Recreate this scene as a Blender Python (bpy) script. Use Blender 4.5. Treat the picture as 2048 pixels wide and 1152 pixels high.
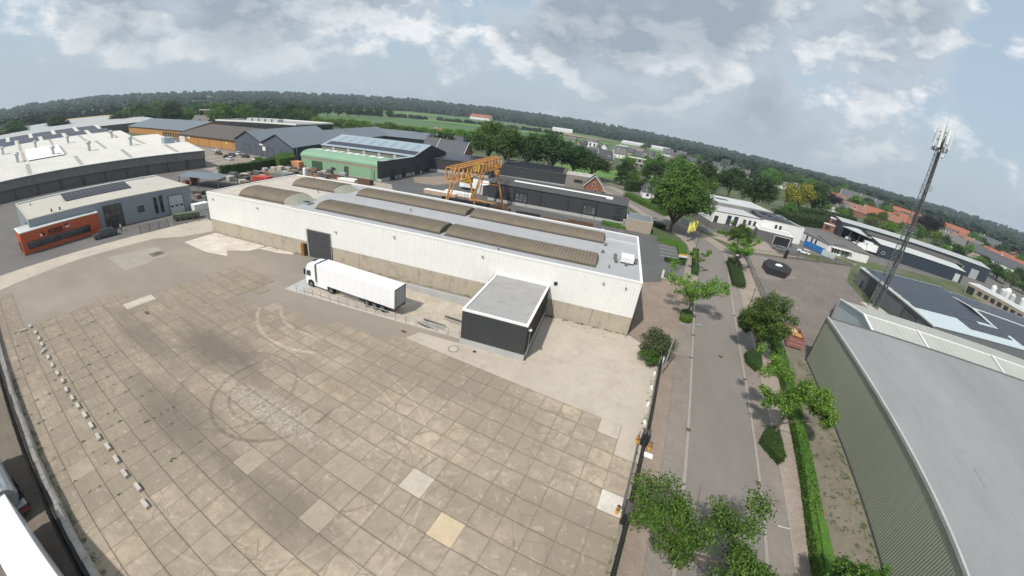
import bpy, bmesh, math, random
from mathutils import Vector, Matrix, noise
from mathutils.geometry import tessellate_polygon
PI = math.pi; R = math.radians; rnd = random.Random(7)
for o in list(bpy.data.objects): bpy.data.objects.remove(o)
S = bpy.context.scene; C = S.collection

# ---------------------------------------------------------------- camera (wide action-camera lens, 25.9 m above the yard)
CAMPOS = Vector((-1.263, -19.652, 25.883))
YAW, PITCH, ROLL = -0.38897, 0.4373, 0.131
cd = bpy.data.cameras.new('camera'); cam = bpy.data.objects.new('camera', cd); C.objects.link(cam); S.camera = cam
cd.type = 'PANO'; cd.panorama_type = 'FISHEYE_LENS_POLYNOMIAL'
cd.sensor_width = 36.0; cd.sensor_fit = 'HORIZONTAL'
cd.fisheye_fov = R(170)
cd.fisheye_polynomial_k0 = 0.0
cd.fisheye_polynomial_k1 = -0.07913683544847074
cd.fisheye_polynomial_k2 = 0.0007568911147250472
cd.fisheye_polynomial_k3 = 3.5440231524587065e-05
cd.fisheye_polynomial_k4 = -1.4173248405594842e-06
cd.clip_start = 0.3; cd.clip_end = 12000
fw = Vector((math.sin(YAW)*math.cos(PITCH), math.cos(YAW)*math.cos(PITCH), -math.sin(PITCH)))
r0 = Vector((math.cos(YAW), -math.sin(YAW), 0)); u0 = r0.cross(fw)
RX = math.cos(ROLL)*r0 + math.sin(ROLL)*u0; UX = -math.sin(ROLL)*r0 + math.cos(ROLL)*u0
cam.matrix_world = Matrix.Translation(CAMPOS) @ Matrix((RX, UX, -fw)).transposed().to_4x4()

# ---------------------------------------------------------------- exposure, sky, sun
S.render.engine = 'CYCLES'
S.view_settings.view_transform = 'Standard'; S.view_settings.look = 'None'
S.view_settings.exposure = 0.20; S.view_settings.gamma = 1.0; S.view_settings.use_curve_mapping = False
S.cycles.use_denoising = True; S.cycles.max_bounces = 5; S.cycles.diffuse_bounces = 2; S.cycles.glossy_bounces = 2
S.cycles.transparent_max_bounces = 6; S.cycles.volume_bounces = 0; S.cycles.use_adaptive_sampling = True
S.cycles.adaptive_threshold = 0.02; S.cycles.caustics_reflective = False; S.cycles.caustics_refractive = False
SUN_EL = R(52); SUN_DIR = Vector((-0.24, -0.97, 0)).normalized()      # horizontal direction towards the sun
sun_vec = Vector((SUN_DIR.x*math.cos(SUN_EL), SUN_DIR.y*math.cos(SUN_EL), math.sin(SUN_EL)))
sl = bpy.data.lights.new('sun', 'SUN'); sl.energy = 3.9; sl.angle = R(1.6); sl.color = (1.0, 0.95, 0.87)
so = bpy.data.objects.new('sun', sl); C.objects.link(so); so.rotation_euler = sun_vec.to_track_quat('Z', 'Y').to_euler(); so.location = (0, 0, 200)

W = bpy.data.worlds.new('World'); S.world = W; W.use_nodes = True
def world():
    nt = W.node_tree; N = nt.nodes; L = nt.links; N.clear()
    def nd(t, **k):
        n = N.new(t)
        for a, b in k.items(): setattr(n, a, b)
        return n
    def mth(op, a, b=None, c=None):
        n = nd('ShaderNodeMath', operation=op)
        for i, v in enumerate((a, b, c)):
            if v is None: continue
            if isinstance(v, (int, float)): n.inputs[i].default_value = v
            else: L.new(v, n.inputs[i])
        return n.outputs[0]
    sky = nd('ShaderNodeTexSky', sky_type='NISHITA'); sky.sun_disc = False
    sky.sun_elevation = SUN_EL; sky.sun_rotation = math.atan2(SUN_DIR.x, SUN_DIR.y)
    sky.altitude = 50; sky.air_density = 1.2; sky.dust_density = 2.5; sky.ozone_density = 1.5
    tc = nd('ShaderNodeTexCoord'); sx = nd('ShaderNodeSeparateXYZ'); L.new(tc.outputs['Generated'], sx.inputs[0])
    zz = mth('MAXIMUM', mth('ADD', sx.outputs[2], 0.10), 0.02)
    cx = mth('DIVIDE', sx.outputs[0], zz); cy = mth('DIVIDE', sx.outputs[1], zz)
    cb = nd('ShaderNodeCombineXYZ'); L.new(cx, cb.inputs[0]); L.new(cy, cb.inputs[1])
    # cloud bodies are looked up on direction, flattened vertically, so that they stay heaped and not smeared
    c3 = nd('ShaderNodeMapping'); c3.inputs['Scale'].default_value = (1, 1, 1.7); L.new(tc.outputs['Generated'], c3.inputs[0])
    def noi(src, scale, det, rough, off, dist=0.0):
        mp = nd('ShaderNodeMapping'); mp.inputs['Location'].default_value = off; L.new(src, mp.inputs[0])
        n = nd('ShaderNodeTexNoise'); n.inputs['Scale'].default_value = scale; n.inputs['Detail'].default_value = det
        n.inputs['Roughness'].default_value = rough; n.inputs['Distortion'].default_value = dist; L.new(mp.outputs[0], n.inputs['Vector']); return n.outputs[0]
    def ramp(v, pts):
        r = nd('ShaderNodeValToRGB'); e = r.color_ramp.elements
        while len(e) < len(pts): e.new(0.5)
        for i, (p, c) in enumerate(pts): e[i].position = p; e[i].color = (*(c if isinstance(c, tuple) else (c,)*3), 1)
        L.new(v, r.inputs[0]); return r.outputs[0]
    def mixc(f, a, b):
        n = nd('ShaderNodeMix', data_type='RGBA')
        if isinstance(f, float): n.inputs[0].default_value = f
        else: L.new(f, n.inputs[0])
        for i, v in ((6, a), (7, b)):
            if isinstance(v, tuple): n.inputs[i].default_value = (*v, 1)
            else: L.new(v, n.inputs[i])
        return n.outputs[2]
    O = SKYOFF; big = noi(c3.outputs[0], 1.7, 3, 0.5, (O[0]+5, O[1]+2, O[2]))
    det = noi(c3.outputs[0], 4.6, 9, 0.56, O, 0.1); det2 = noi(c3.outputs[0], 4.6, 9, 0.56, (O[0], O[1]+.01, O[2]-.075), 0.1)
    fld = mth('ADD', mth('MULTIPLY', big, 0.5), mth('MULTIPLY', det, 0.5))
    cover = ramp(fld, [(0.435, 0.0), (0.485, 1.0)])
    lit = ramp(mth('ADD', mth('MULTIPLY', mth('SUBTRACT', det, det2), 1.0), 0.5), [(0.50, 0.0), (0.59, 1.0)])     # upper edges catch the sun, bases stay grey
    dens = ramp(fld, [(0.47, 0.0), (0.57, 1.0)])
    body = mixc(dens, CLOUD_THIN, CLOUD_DARK)
    edge = mth('MULTIPLY', lit, ramp(fld, [(0.45, 1.0), (0.60, 0.22)]))
    cloud = mixc(edge, body, CLOUD_LIT)
    base = mixc(0.80, sky.outputs[0], VEIL)               # thin high cloud veils the blue
    both = mixc(mth('MULTIPLY', cover, 0.92), base, cloud)
    hz = ramp(sx.outputs[2], [(0.0, 1.0), (0.06, 0.5), (0.17, 0.0)])   # towards the horizon the air is pale
    fin = mixc(mth('MULTIPLY', hz, 0.95), both, HORIZON)
    bg = nd('ShaderNodeBackground'); L.new(fin, bg.inputs[0]); bg.inputs[1].default_value = 0.125
    o = nd('ShaderNodeOutputWorld'); L.new(bg.outputs[0], o.inputs[0])
CLOUD_THIN = (3.9, 4.4, 4.9); CLOUD_DARK = (2.45, 2.9, 3.4); CLOUD_LIT = (7.3, 7.3, 7.3)
VEIL = (3.3, 4.1, 4.9); HORIZON = (3.55, 4.1, 4.45); SKYOFF = (1.3, 7.2, 3.1)
world()

# ---------------------------------------------------------------- materials
class NT:
    def __init__(s, name):
        s.m = bpy.data.materials.new(name); s.m.use_nodes = True; s.t = s.m.node_tree; s.b = s.t.nodes['Principled BSDF']; s.out = s.t.nodes['Material Output']
    def n(s, t, **k):
        x = s.t.nodes.new(t)
        for a, b in k.items(): setattr(x, a, b)
        return x
    def l(s, a, b): s.t.links.new(a, b)
    def set(s, i, v):
        if isinstance(v, (int, float)): i.default_value = v
        elif isinstance(v, tuple): i.default_value = (*v, 1) if len(v) == 3 and len(i.default_value) == 4 else v
        else: s.l(v, i)
    def pos(s, kind='W'):
        if kind == 'W': return s.n('ShaderNodeNewGeometry').outputs['Position']
        return s.n('ShaderNodeTexCoord').outputs['Object']
    def map(s, v, sc=(1, 1, 1), rot=(0, 0, 0), loc=(0, 0, 0)):
        m = s.n('ShaderNodeMapping'); m.inputs['Scale'].default_value = sc; m.inputs['Rotation'].default_value = rot; m.inputs['Location'].default_value = loc; s.l(v, m.inputs[0]); return m.outputs[0]
    def noise(s, v, scale, det=4, rough=0.55, dist=0):
        x = s.n('ShaderNodeTexNoise'); x.inputs['Scale'].default_value = scale; x.inputs['Detail'].default_value = det; x.inputs['Roughness'].default_value = rough; x.inputs['Distortion'].default_value = dist; s.l(v, x.inputs['Vector']); return x.outputs[0]
    def math(s, op, a, b=0.0, c=0.0, clamp=False):
        x = s.n('ShaderNodeMath', operation=op); x.use_clamp = clamp; s.set(x.inputs[0], a); s.set(x.inputs[1], b); s.set(x.inputs[2], c); return x.outputs[0]
    def ramp(s, v, pts, interp='LINEAR'):
        r = s.n('ShaderNodeValToRGB'); r.color_ramp.interpolation = interp; e = r.color_ramp.elements
        while len(e) < len(pts): e.new(0.5)
        for i, (p, c) in enumerate(pts):
            e[i].position = p; e[i].color = (*(c if isinstance(c, tuple) else (c,)*3), 1)
        s.l(v, r.inputs[0]); return r.outputs[0]
    def mix(s, f, a, b, mode='MIX'):
        x = s.n('ShaderNodeMix', data_type='RGBA'); x.blend_type = mode; s.set(x.inputs[0], f); s.set(x.inputs[6], a); s.set(x.inputs[7], b); return x.outputs[2]
    def bump(s, h, strength=0.3, dist=0.05):
        x = s.n('ShaderNodeBump'); x.inputs['Strength'].default_value = strength; x.inputs['Distance'].default_value = dist; s.l(h, x.inputs['Height']); s.l(x.outputs[0], s.b.inputs['Normal'])
    def done(s, col=None, rough=0.8, metal=0.0, spec=None):
        if col is not None: s.set(s.b.inputs['Base Color'], col)
        s.set(s.b.inputs['Roughness'], rough); s.b.inputs['Metallic'].default_value = metal
        if spec is not None: s.b.inputs['Specular IOR Level'].default_value = spec
        return s.m
def k(c, f): return tuple(min(1, x*f) for x in c)
MATS = {}
def plain(name, col, rough=0.7, metal=0.0, var=0.18, scale=0.6, bump=0.0, streak=False, spec=None, grime=None):
    """paint, metal, timber, masonry with uneven colour: broad blotches, fine grain, optional vertical streaks"""
    if name in MATS: return MATS[name]
    t = NT(name); p = t.pos('W')
    a = t.noise(p, scale, 5, 0.6); f = t.noise(p, scale*14, 3, 0.6)
    v = t.math('ADD', t.math('MULTIPLY', a, 0.65), t.math('MULTIPLY', f, 0.35))
    if streak:
        st = t.noise(t.map(p, (2.2, 2.2, 0.12)), 1.3, 4, 0.6); v = t.math('ADD', t.math('MULTIPLY', v, 0.55), t.math('MULTIPLY', st, 0.45))
    c = t.ramp(v, [(0.30, k(col, 1-var)), (0.50, col), (0.70, k(col, 1+var*0.8))])
    if grime: c = t.mix(t.ramp(t.noise(p, scale*2.7, 6, 0.65), [(0.52, 0.0), (0.72, 0.6)]), c, grime)
    if bump: t.bump(f, bump, 0.03)
    MATS[name] = t.done(c, rough, metal, spec); return MATS[name]
def ground_mat(name, cols, scale=0.25, fine=6.0, rough=0.95, bump=0.3, streak=None, pav=None, extra=None):
    if name in MATS: return MATS[name]
    t = NT(name); p = t.pos('W'); q = t.map(p, streak) if streak else p
    a = t.noise(q, scale, 6, 0.62, 0.4); b = t.noise(p, fine, 3, 0.7); g = t.noise(p, 45, 2, 0.6); m = t.noise(q, scale*5, 4, 0.6)
    v = t.math('ADD', t.math('ADD', t.math('MULTIPLY', a, 0.5), t.math('MULTIPLY', m, 0.25)), t.math('ADD', t.math('MULTIPLY', b, 0.16), t.math('MULTIPLY', g, 0.09)))
    n = len(cols); c = t.ramp(v, [(0.34 + 0.32*i/(n-1), cols[i]) for i in range(n)])
    if pav:   # small paver joints
        br = t.n('ShaderNodeTexBrick'); br.inputs['Scale'].default_value = 1.0; br.inputs['Brick Width'].default_value = pav[0]; br.inputs['Row Height'].default_value = pav[1]
        br.inputs['Mortar Size'].default_value = 0.012; br.inputs['Mortar Smooth'].default_value = 0.3; br.inputs['Color1'].default_value = (1, 1, 1, 1); br.inputs['Color2'].default_value = (0.80, 0.80, 0.80, 1); br.inputs['Mortar'].default_value = (0.55, 0.53, 0.5, 1)
        t.l(t.map(p, (1, 1, 1), (0, 0, pav[2])), br.inputs['Vector']); c = t.mix(0.75, c, br.outputs[0], 'MULTIPLY')
    if extra: c = extra(t, p, c)
    t.bump(b, bump, 0.03)
    MATS[name] = t.done(c, rough); return MATS[name]

def glass(name='dark_glass', col=(0.02, 0.025, 0.03)):
    if name in MATS: return MATS[name]
    t = NT(name); p = t.pos(); c = t.ramp(t.noise(p, 0.8, 3), [(0.4, col), (0.6, k(col, 2.2))]); MATS[name] = t.done(c, 0.08, 0.0, 0.8); return MATS[name]
WHITE = plain('white_cladding', (0.74, 0.74, 0.72), 0.45, 0, 0.07, 0.25, streak=True, grime=(0.66, 0.65, 0.62))
WHITE2 = plain('white_paint', (0.70, 0.70, 0.69), 0.6, 0, 0.07, 0.2)
TRUCKW = plain('truck_white', (0.80, 0.81, 0.82), 0.25, 0, 0.03, 0.2)
COPING = plain('coping_white', (0.72, 0.72, 0.70), 0.5, 0, 0.08, 0.4)
ANTH = plain('anthracite_cladding', (0.042, 0.045, 0.050), 0.5, 0, 0.14, 0.3, streak=True)
ANTHD = plain('black_steel', (0.020, 0.020, 0.022), 0.45, 0, 0.2, 0.8)
NAVY = plain('navy_cladding', (0.028, 0.038, 0.055), 0.5, 0, 0.15, 0.2, streak=True)
BLUEG = plain('blue_grey_cladding', (0.085, 0.10, 0.125), 0.5, 0, 0.1, 0.2, streak=True)
ROOFBG = plain('blue_grey_roof', (0.125, 0.15, 0.175), 0.5, 0, 0.1, 0.1)
ROOFLB = plain('pale_blue_metal_roof', (0.33, 0.40, 0.45), 0.4, 0.3, 0.12, 0.15, streak=True)
ROOFLG = plain('light_grey_roof', (0.46, 0.48, 0.48), 0.6, 0, 0.10, 0.15)
MEMB = None
GALV = plain('galvanised_steel', (0.42, 0.44, 0.45), 0.4, 0.6, 0.2, 1.5)
DGALV = plain('dark_galvanised_steel', (0.15, 0.155, 0.15), 0.5, 0.4, 0.25, 1.5)
CONC = plain('concrete_panel', (0.40, 0.35, 0.28), 0.9, 0, 0.16, 0.35, 0.2, streak=True, grime=(0.19, 0.165, 0.135))
CONCL = plain('pale_concrete', (0.42, 0.39, 0.35), 0.9, 0, 0.15, 0.7, 0.2, grime=(0.25, 0.23, 0.2))
CONCG = plain('grey_concrete', (0.38, 0.385, 0.38), 0.9, 0, 0.12, 0.5, 0.2)
GREYW = plain('grey_blue_wall', (0.235, 0.265, 0.295), 0.6, 0, 0.06, 0.15)
RED = plain('orange_red_panel', (0.42, 0.085, 0.030), 0.6, 0, 0.10, 0.3)
GREENL = plain('light_green_sheet', (0.21, 0.36, 0.22), 0.6, 0, 0.12, 0.2, streak=True)
GREENR = plain('green_barrel_roof', (0.185, 0.32, 0.215), 0.6, 0, 0.14, 0.15)
GREEND = plain('dark_green_door', (0.045, 0.085, 0.045), 0.6, 0, 0.15, 0.5)
GREENH = plain('grey_green_cladding', (0.27, 0.295, 0.23), 0.55, 0, 0.10, 0.12, streak=True)
ORANGE = plain('crane_orange', (0.56, 0.26, 0.065), 0.6, 0, 0.2, 1.2, grime=(0.30, 0.13, 0.05))
WOODO = plain('orange_timber', (0.42, 0.215, 0.068), 0.7, 0, 0.18, 0.5, streak=True)
WOOD = plain('timber', (0.20, 0.145, 0.10), 0.85, 0, 0.3, 1.5)
RUST = plain('rusty_steel', (0.10, 0.060, 0.040), 0.9, 0, 0.4, 1.8)
UPGREY = plain('pale_weathered_sheet', (0.20, 0.195, 0.19), 0.9, 0, 0.2, 0.3, streak=True, grime=(0.13, 0.125, 0.12))
OLDGREY = plain('weathered_grey_sheet', (0.135, 0.130, 0.125), 0.9, 0, 0.2, 0.2, streak=True, grime=(0.08, 0.075, 0.07))
CREAM = plain('cream_fibre_roof', (0.53, 0.525, 0.49), 0.85, 0, 0.10, 0.12, grime=(0.46, 0.43, 0.37))
BROWNR = plain('brown_roofing', (0.085, 0.075, 0.068), 0.9, 0, 0.2, 0.3)
BARREL = plain('brown_corrugated_sheet', (0.155, 0.128, 0.096), 0.85, 0, 0.2, 0.5, grime=(0.10, 0.085, 0.065))
PALEG = plain('pale_green_end', (0.27, 0.27, 0.22), 0.8, 0, 0.1, 0.5)
BRICKR = plain('red_brick', (0.25, 0.10, 0.065), 0.9, 0, 0.25, 1.0)
BRICKB = plain('beige_brick', (0.33, 0.28, 0.22), 0.9, 0, 0.15, 0.7)
BRICKG = plain('grey_brown_brick', (0.235, 0.21, 0.185), 0.9, 0, 0.12, 0.7)
TILEO = plain('orange_roof_tiles', (0.27, 0.095, 0.052), 0.8, 0, 0.28, 0.5)
TILEO2 = plain('faded_orange_roof_tiles', (0.22, 0.11, 0.075), 0.8, 0, 0.28, 0.5)
TILED = plain('dark_roof_tiles', (0.060, 0.064, 0.074), 0.6, 0, 0.22, 0.5)
TILEG = plain('grey_roof_tiles', (0.12, 0.115, 0.11), 0.8, 0, 0.22, 0.5)
THATCH = plain('thatch', (0.17, 0.145, 0.115), 0.95, 0, 0.2, 0.7)
SOLAR = plain('solar_cell', (0.020, 0.021, 0.036), 0.35, 0, 0.25, 0.7, spec=0.5)
BLUEP = plain('pale_blue_roof_film', (0.43, 0.50, 0.52), 0.6, 0, 0.05, 0.2)
BLUE = plain('blue_panel', (0.02, 0.14, 0.38), 0.5, 0, 0.15, 0.6)
DBLUE = plain('dark_blue_plastic', (0.015, 0.035, 0.10), 0.5, 0, 0.15, 0.6)
REDP = plain('red_paint', (0.38, 0.05, 0.035), 0.6, 0, 0.2, 0.9)
PINKC = plain('faded_red_container', (0.31, 0.15, 0.13), 0.7, 0, 0.2, 1.0, grime=(0.24, 0.12, 0.1))
BOLL = plain('bollard_orange_yellow', (0.72, 0.34, 0.05), 0.5, 0, 0.15, 2)
YEL = plain('yellow_cloth', (0.62, 0.54, 0.11), 0.8, 0, 0.15, 1)
RUBBER = plain('rubber', (0.018, 0.018, 0.018), 0.85, 0, 0.2, 3)
RIM = plain('wheel_rim', (0.22, 0.225, 0.23), 0.35, 0.6, 0.1, 3)
BARK = plain('bark', (0.13, 0.105, 0.078), 0.95, 0, 0.3, 3, 0.4)
GLASS = glass(); GLASSL = glass('grey_glass', (0.09, 0.105, 0.11))
REDLAMP = plain('red_lamp_glass', (0.35, 0.02, 0.02), 0.3, 0, 0.1, 3); CLEARLAMP = plain('clear_lamp_glass', (0.7, 0.7, 0.68), 0.15, 0, 0.1, 3)
SKIN = plain('skin', (0.5, 0.3, 0.22), 0.6, 0, 0.05, 3)
def leaf_mat(name, c0, c1, c2):
    t = NT(name); g = t.n('ShaderNodeNewGeometry'); oi = t.n('ShaderNodeObjectInfo')
    r = g.outputs['Random Per Island']; p = t.pos('O')
    v = t.math('ADD', t.math('MULTIPLY', r, 0.55), t.math('MULTIPLY', t.noise(p, 0.35, 3), 0.45))
    c = t.ramp(v, [(0.15, c0), (0.5, c1), (0.85, c2)])
    hsv = t.n('ShaderNodeHueSaturation'); t.l(c, hsv.inputs['Color'])
    t.set(hsv.inputs['Hue'], t.math('ADD', 0.485, t.math('MULTIPLY', oi.outputs['Random'], 0.03)))
    t.set(hsv.inputs['Value'], t.math('ADD', 0.78, t.math('MULTIPLY', oi.outputs['Random'], 0.5)))
    t.done(hsv.outputs[0], 0.55, 0, 0.35)
    tr = t.n('ShaderNodeBsdfTranslucent'); t.l(hsv.outputs[0], tr.inputs[0]); mx = t.n('ShaderNodeMixShader'); mx.inputs[0].default_value = 0.34
    t.l(t.b.outputs[0], mx.inputs[1]); t.l(tr.outputs[0], mx.inputs[2]); t.l(mx.outputs[0], t.out.inputs[0]); MATS[name] = t.m; return t.m
LEAF = leaf_mat('leaf_green', (0.026, 0.062, 0.011), (0.075, 0.158, 0.022), (0.155, 0.265, 0.045))
LEAFD = leaf_mat('leaf_dark', (0.015, 0.036, 0.009), (0.036, 0.076, 0.016), (0.068, 0.125, 0.026))
LEAFB = leaf_mat('leaf_bright', (0.045, 0.10, 0.012), (0.115, 0.225, 0.026), (0.23, 0.37, 0.055))
LEAFY = leaf_mat('leaf_yellow', (0.12, 0.13, 0.012), (0.24, 0.25, 0.02), (0.38, 0.38, 0.04))
LEAFG = leaf_mat('leaf_grey', (0.05, 0.075, 0.028), (0.10, 0.14, 0.055), (0.17, 0.21, 0.09))
LEAFP = leaf_mat('leaf_purple', (0.012, 0.010, 0.014), (0.028, 0.018, 0.024), (0.05, 0.03, 0.036))
LEAFF = leaf_mat('leaf_far', (0.010, 0.022, 0.010), (0.020, 0.038, 0.015), (0.036, 0.058, 0.022))

# ---------------------------------------------------------------- mesh helpers
class MB:
    def __init__(s): s.v = []; s.f = []; s.mi = []; s.mats = []
    def m(s, mat):
        if mat not in s.mats: s.mats.append(mat)
        return s.mats.index(mat)
    def add(s, vs, fs, mat):
        n = len(s.v); i = s.m(mat); s.v += [tuple(p) for p in vs]; s.f += [tuple(n+a for a in f) for f in fs]; s.mi += [i]*len(fs)
    def box(s, x0, x1, y0, y1, z0, z1, mat):
        s.add([(x, y, z) for z in (z0, z1) for y in (y0, y1) for x in (x0, x1)], [(0, 2, 3, 1), (4, 5, 7, 6), (0, 1, 5, 4), (2, 6, 7, 3), (0, 4, 6, 2), (1, 3, 7, 5)], mat)
    def quad(s, a, b, c, d, mat): s.add([a, b, c, d], [(0, 1, 2, 3)], mat)
    def prism(s, poly, z0, z1, mat):
        n = len(poly)
        a = sum(poly[i][0]*poly[(i+1) % n][1]-poly[(i+1) % n][0]*poly[i][1] for i in range(n))
        if a < 0: poly = poly[::-1]
        s.add([(p[0], p[1], z0) for p in poly]+[(p[0], p[1], z1) for p in poly], [tuple(range(n-1, -1, -1)), tuple(range(n, 2*n))]+[(i, (i+1) % n, n+(i+1) % n, n+i) for i in range(n)], mat)
    def bar(s, a, b, r, mat, n=4, r2=None):
        a = Vector(a); b = Vector(b); d = (b-a)
        if d.length < 1e-6: return
        r2 = r if r2 is None else r2
        q = d.normalized().to_track_quat('Z', 'Y').to_matrix(); ang0 = PI/n
        vs = [a+q @ Vector((r*math.cos(ang0+2*PI*i/n), r*math.sin(ang0+2*PI*i/n), 0)) for i in range(n)]+[b+q @ Vector((r2*math.cos(ang0+2*PI*i/n), r2*math.sin(ang0+2*PI*i/n), 0)) for i in range(n)]
        s.add(vs, [tuple(range(n-1, -1, -1)), tuple(range(n, 2*n))]+[(i, (i+1) % n, n+(i+1) % n, n+i) for i in range(n)], mat)
    def tube(s, pts, rs, mat, n=6):
        for i in range(len(pts)-1): s.bar(pts[i], pts[i+1], rs[i], mat, n, rs[i+1])
    def mesh(s, name):
        me = bpy.data.meshes.new(name); me.from_pydata(s.v, [], s.f)
        for m in s.mats: me.materials.append(m)
        if len(s.mats) > 1: me.polygons.foreach_set('material_index', s.mi)
        me.update(); return me
    def build(s, name, parent=None, smooth=False, **kw):
        me = s.mesh(name)
        if smooth: me.polygons.foreach_set('use_smooth', [True]*len(me.polygons))
        return link(name, me, parent, **kw)
def link(name, me, parent=None, loc=None, rotz=None, label=None, cat=None, group=None, kind=None):
    o = bpy.data.objects.new(name, me); C.objects.link(o)
    if parent: o.parent = parent
    if loc: o.location = loc
    if rotz is not None: o.rotation_euler = (0, 0, rotz)
    tag(o, label, cat, group, kind); return o
def tag(o, label=None, cat=None, group=None, kind=None):
    if label: o['label'] = label
    if cat: o['category'] = cat
    if group: o['group'] = group
    if kind: o['kind'] = kind
    return o
def thing(name, label, cat, loc=(0, 0, 0), rotz=0, group=None): return link(name, None, None, loc, rotz, label, cat, group)
def dup(root, loc, rotz=None, label=None, group=None, scale=None):
    r = root.copy(); C.objects.link(r); r.location = loc
    if rotz is not None: r.rotation_euler = (0, 0, rotz)
    if scale: r.scale = scale
    if label: r['label'] = label
    if group: r['group'] = group
    for ch in list(root.children):
        c = ch.copy(); C.objects.link(c); c.parent = r
        for g in list(ch.children):
            d = g.copy(); C.objects.link(d); d.parent = c
    return r
def sheet(name, poly, z, mat, holes=(), parent=None, kind='structure'):
    loops = [[Vector((p[0], p[1], 0)) for p in poly]]+[[Vector((p[0], p[1], 0)) for p in h] for h in holes]
    tris = tessellate_polygon(loops); vs = [p for l in loops for p in l]; fs = []
    for t in tris:
        a, b, c = (vs[i] for i in t); fs.append(tuple(t) if (b-a).cross(c-a).z > 0 else tuple(reversed(t)))
    b = MB(); b.add([(p.x, p.y, z) for p in vs], fs, mat); return b.build(name, parent, kind=kind)
def ribbon(center, o0, o1):
    """left and right edge of a strip that follows a centre line, offsets to the right of travel"""
    L = []; Rr = []
    for i, p in enumerate(center):
        a = Vector(center[max(0, i-1)]); b = Vector(center[min(len(center)-1, i+1)]); d = (b-a).normalized(); n = Vector((d.y, -d.x))
        L.append((p[0]+n.x*o0, p[1]+n.y*o0)); Rr.append((p[0]+n.x*o1, p[1]+n.y*o1))
    return L, Rr
def strip(name, center, o0, o1, z, mat, kind='structure', parent=None, h=0):
    L, Rr = ribbon(center, o0, o1); b = MB()
    for i in range(len(center)-1):
        if h: b.add([(*L[i], z), (*Rr[i], z), (*Rr[i+1], z), (*L[i+1], z), (*L[i], z+h), (*Rr[i], z+h), (*Rr[i+1], z+h), (*L[i+1], z+h)], [(4, 5, 6, 7), (0, 4, 7, 3), (1, 2, 6, 5)], mat)
        else: b.quad((*L[i], z), (*Rr[i], z), (*Rr[i+1], z), (*L[i+1], z), mat)
    return b.build(name, parent, kind=kind)
def smoothline(pts, n=5):
    out = []
    for i in range(len(pts)-1):
        p0 = Vector(pts[max(0, i-1)]); p1 = Vector(pts[i]); p2 = Vector(pts[i+1]); p3 = Vector(pts[min(len(pts)-1, i+2)])
        for j in range(n):
            t = j/n; out.append(tuple(0.5*((2*p1)+(p2-p0)*t+(2*p0-5*p1+4*p2-p3)*t*t+(3*p1-p0-3*p2+p3)*t**3)))
    out.append(tuple(pts[-1])); return out
def pix(P):
    """size check only: how far from the lens axis and how near a point is (used to pick the slabs that show largest)"""
    D = Vector(P)-CAMPOS; x = D.dot(RX); y = D.dot(UX); z = D.dot(fw); rr = math.hypot(x, y); th = math.atan2(rr, z)
    r = 734.36*(th+0.2698*th**3-0.06104*th**5); return 1024+x*r/rr, 576-y*r/rr
# ================================================================ the ground
def azr(az, r): return (CAMPOS.x+math.sin(R(az))*r, CAMPOS.y+math.cos(R(az))*r)
ELT = [(-180, .5), (-87, .48), (-70, .7), (-54, .86), (-41, 1.1), (-27, 1.14), (-13, 1.03), (1, .57), (14, .13), (26, .13), (39, .75), (60, .8), (180, .5)]
def elat(az):
    for (a, e), (b, f) in zip(ELT, ELT[1:]):
        if a <= az <= b: return e+(f-e)*(az-a)/(b-a)
    return .5
def hgt(az, r):
    A = 25.9+math.tan(R(elat(az)))*2600-15
    return 0 if r < 700 else A*min(1.15, ((r-700)/1900)**2)
def zat(x, y):
    dx = x-CAMPOS.x; dy = y-CAMPOS.y; return hgt(math.degrees(math.atan2(dx, dy)), math.hypot(dx, dy))
BU = Vector((math.cos(R(8.92)), math.sin(R(8.92)))); BN = Vector((-BU.y, BU.x)); BO = Vector((-82.62, 15.68))    # frame of the long white hall
def bw(u, v): p = BO+BU*u+BN*v; return (p.x, p.y)
PO = Vector((-48.7, 9.35))                                            # corner of the loading pit
def pw(u, v): p = PO+BU*u+BN*v; return (p.x, p.y)
PL, PD = 28.6, 10.2
pit = [pw(3, .35), pw(PL, .35), pw(PL, PD), pw(3, PD)]

def far_cols(t, p, c):
    n = t.noise(p, 0.012, 4, 0.6); b = t.noise(p, 0.09, 5, 0.6)
    return t.mix(t.ramp(b, [(0.46, 0.0), (0.62, 1.0)]), t.mix(t.ramp(n, [(0.45, 0.0), (0.6, 1.0)]), c, (0.055, 0.085, 0.03)), (0.10, 0.10, 0.06))
GRASS = ground_mat('grass_ground', [(0.035, 0.055, 0.018), (0.055, 0.085, 0.025), (0.085, 0.10, 0.04)], 0.03, 1.5, extra=far_cols)
g = MB(); NA = 96; n0 = NA
ring = [azr(360*i/NA, 240) for i in range(NA)]
loops = [[Vector((*p, 0)) for p in ring], [Vector((*p, 0)) for p in pit]]
tr = tessellate_polygon(loops); vs = [p for l in loops for p in l]; fs = []
for a in tr:
    q = [vs[i] for i in a]; fs.append(tuple(a) if (q[1]-q[0]).cross(q[2]-q[0]).z > 0 else tuple(reversed(a)))
V = [(p.x, p.y, 0) for p in vs]
rad = [320, 450, 600, 750, 900, 1050, 1200, 1400, 1600, 1800, 2000, 2200, 2400, 2600, 2900, 3300]
prev = list(range(NA))
for r_ in rad:
    cur = []
    for i in range(NA):
        az = 360*i/NA; az = az-360 if az > 180 else az
        cur.append(len(V)); V.append((*azr(az, r_), hgt(az, r_)))
    for i in range(NA):
        j = (i+1) % NA; fs.append((prev[j], prev[i], cur[i], cur[j]))
    prev = cur
g.add(V, [f if len(f) == 3 else f for f in fs], GRASS); g.build('ground', kind='structure')

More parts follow.
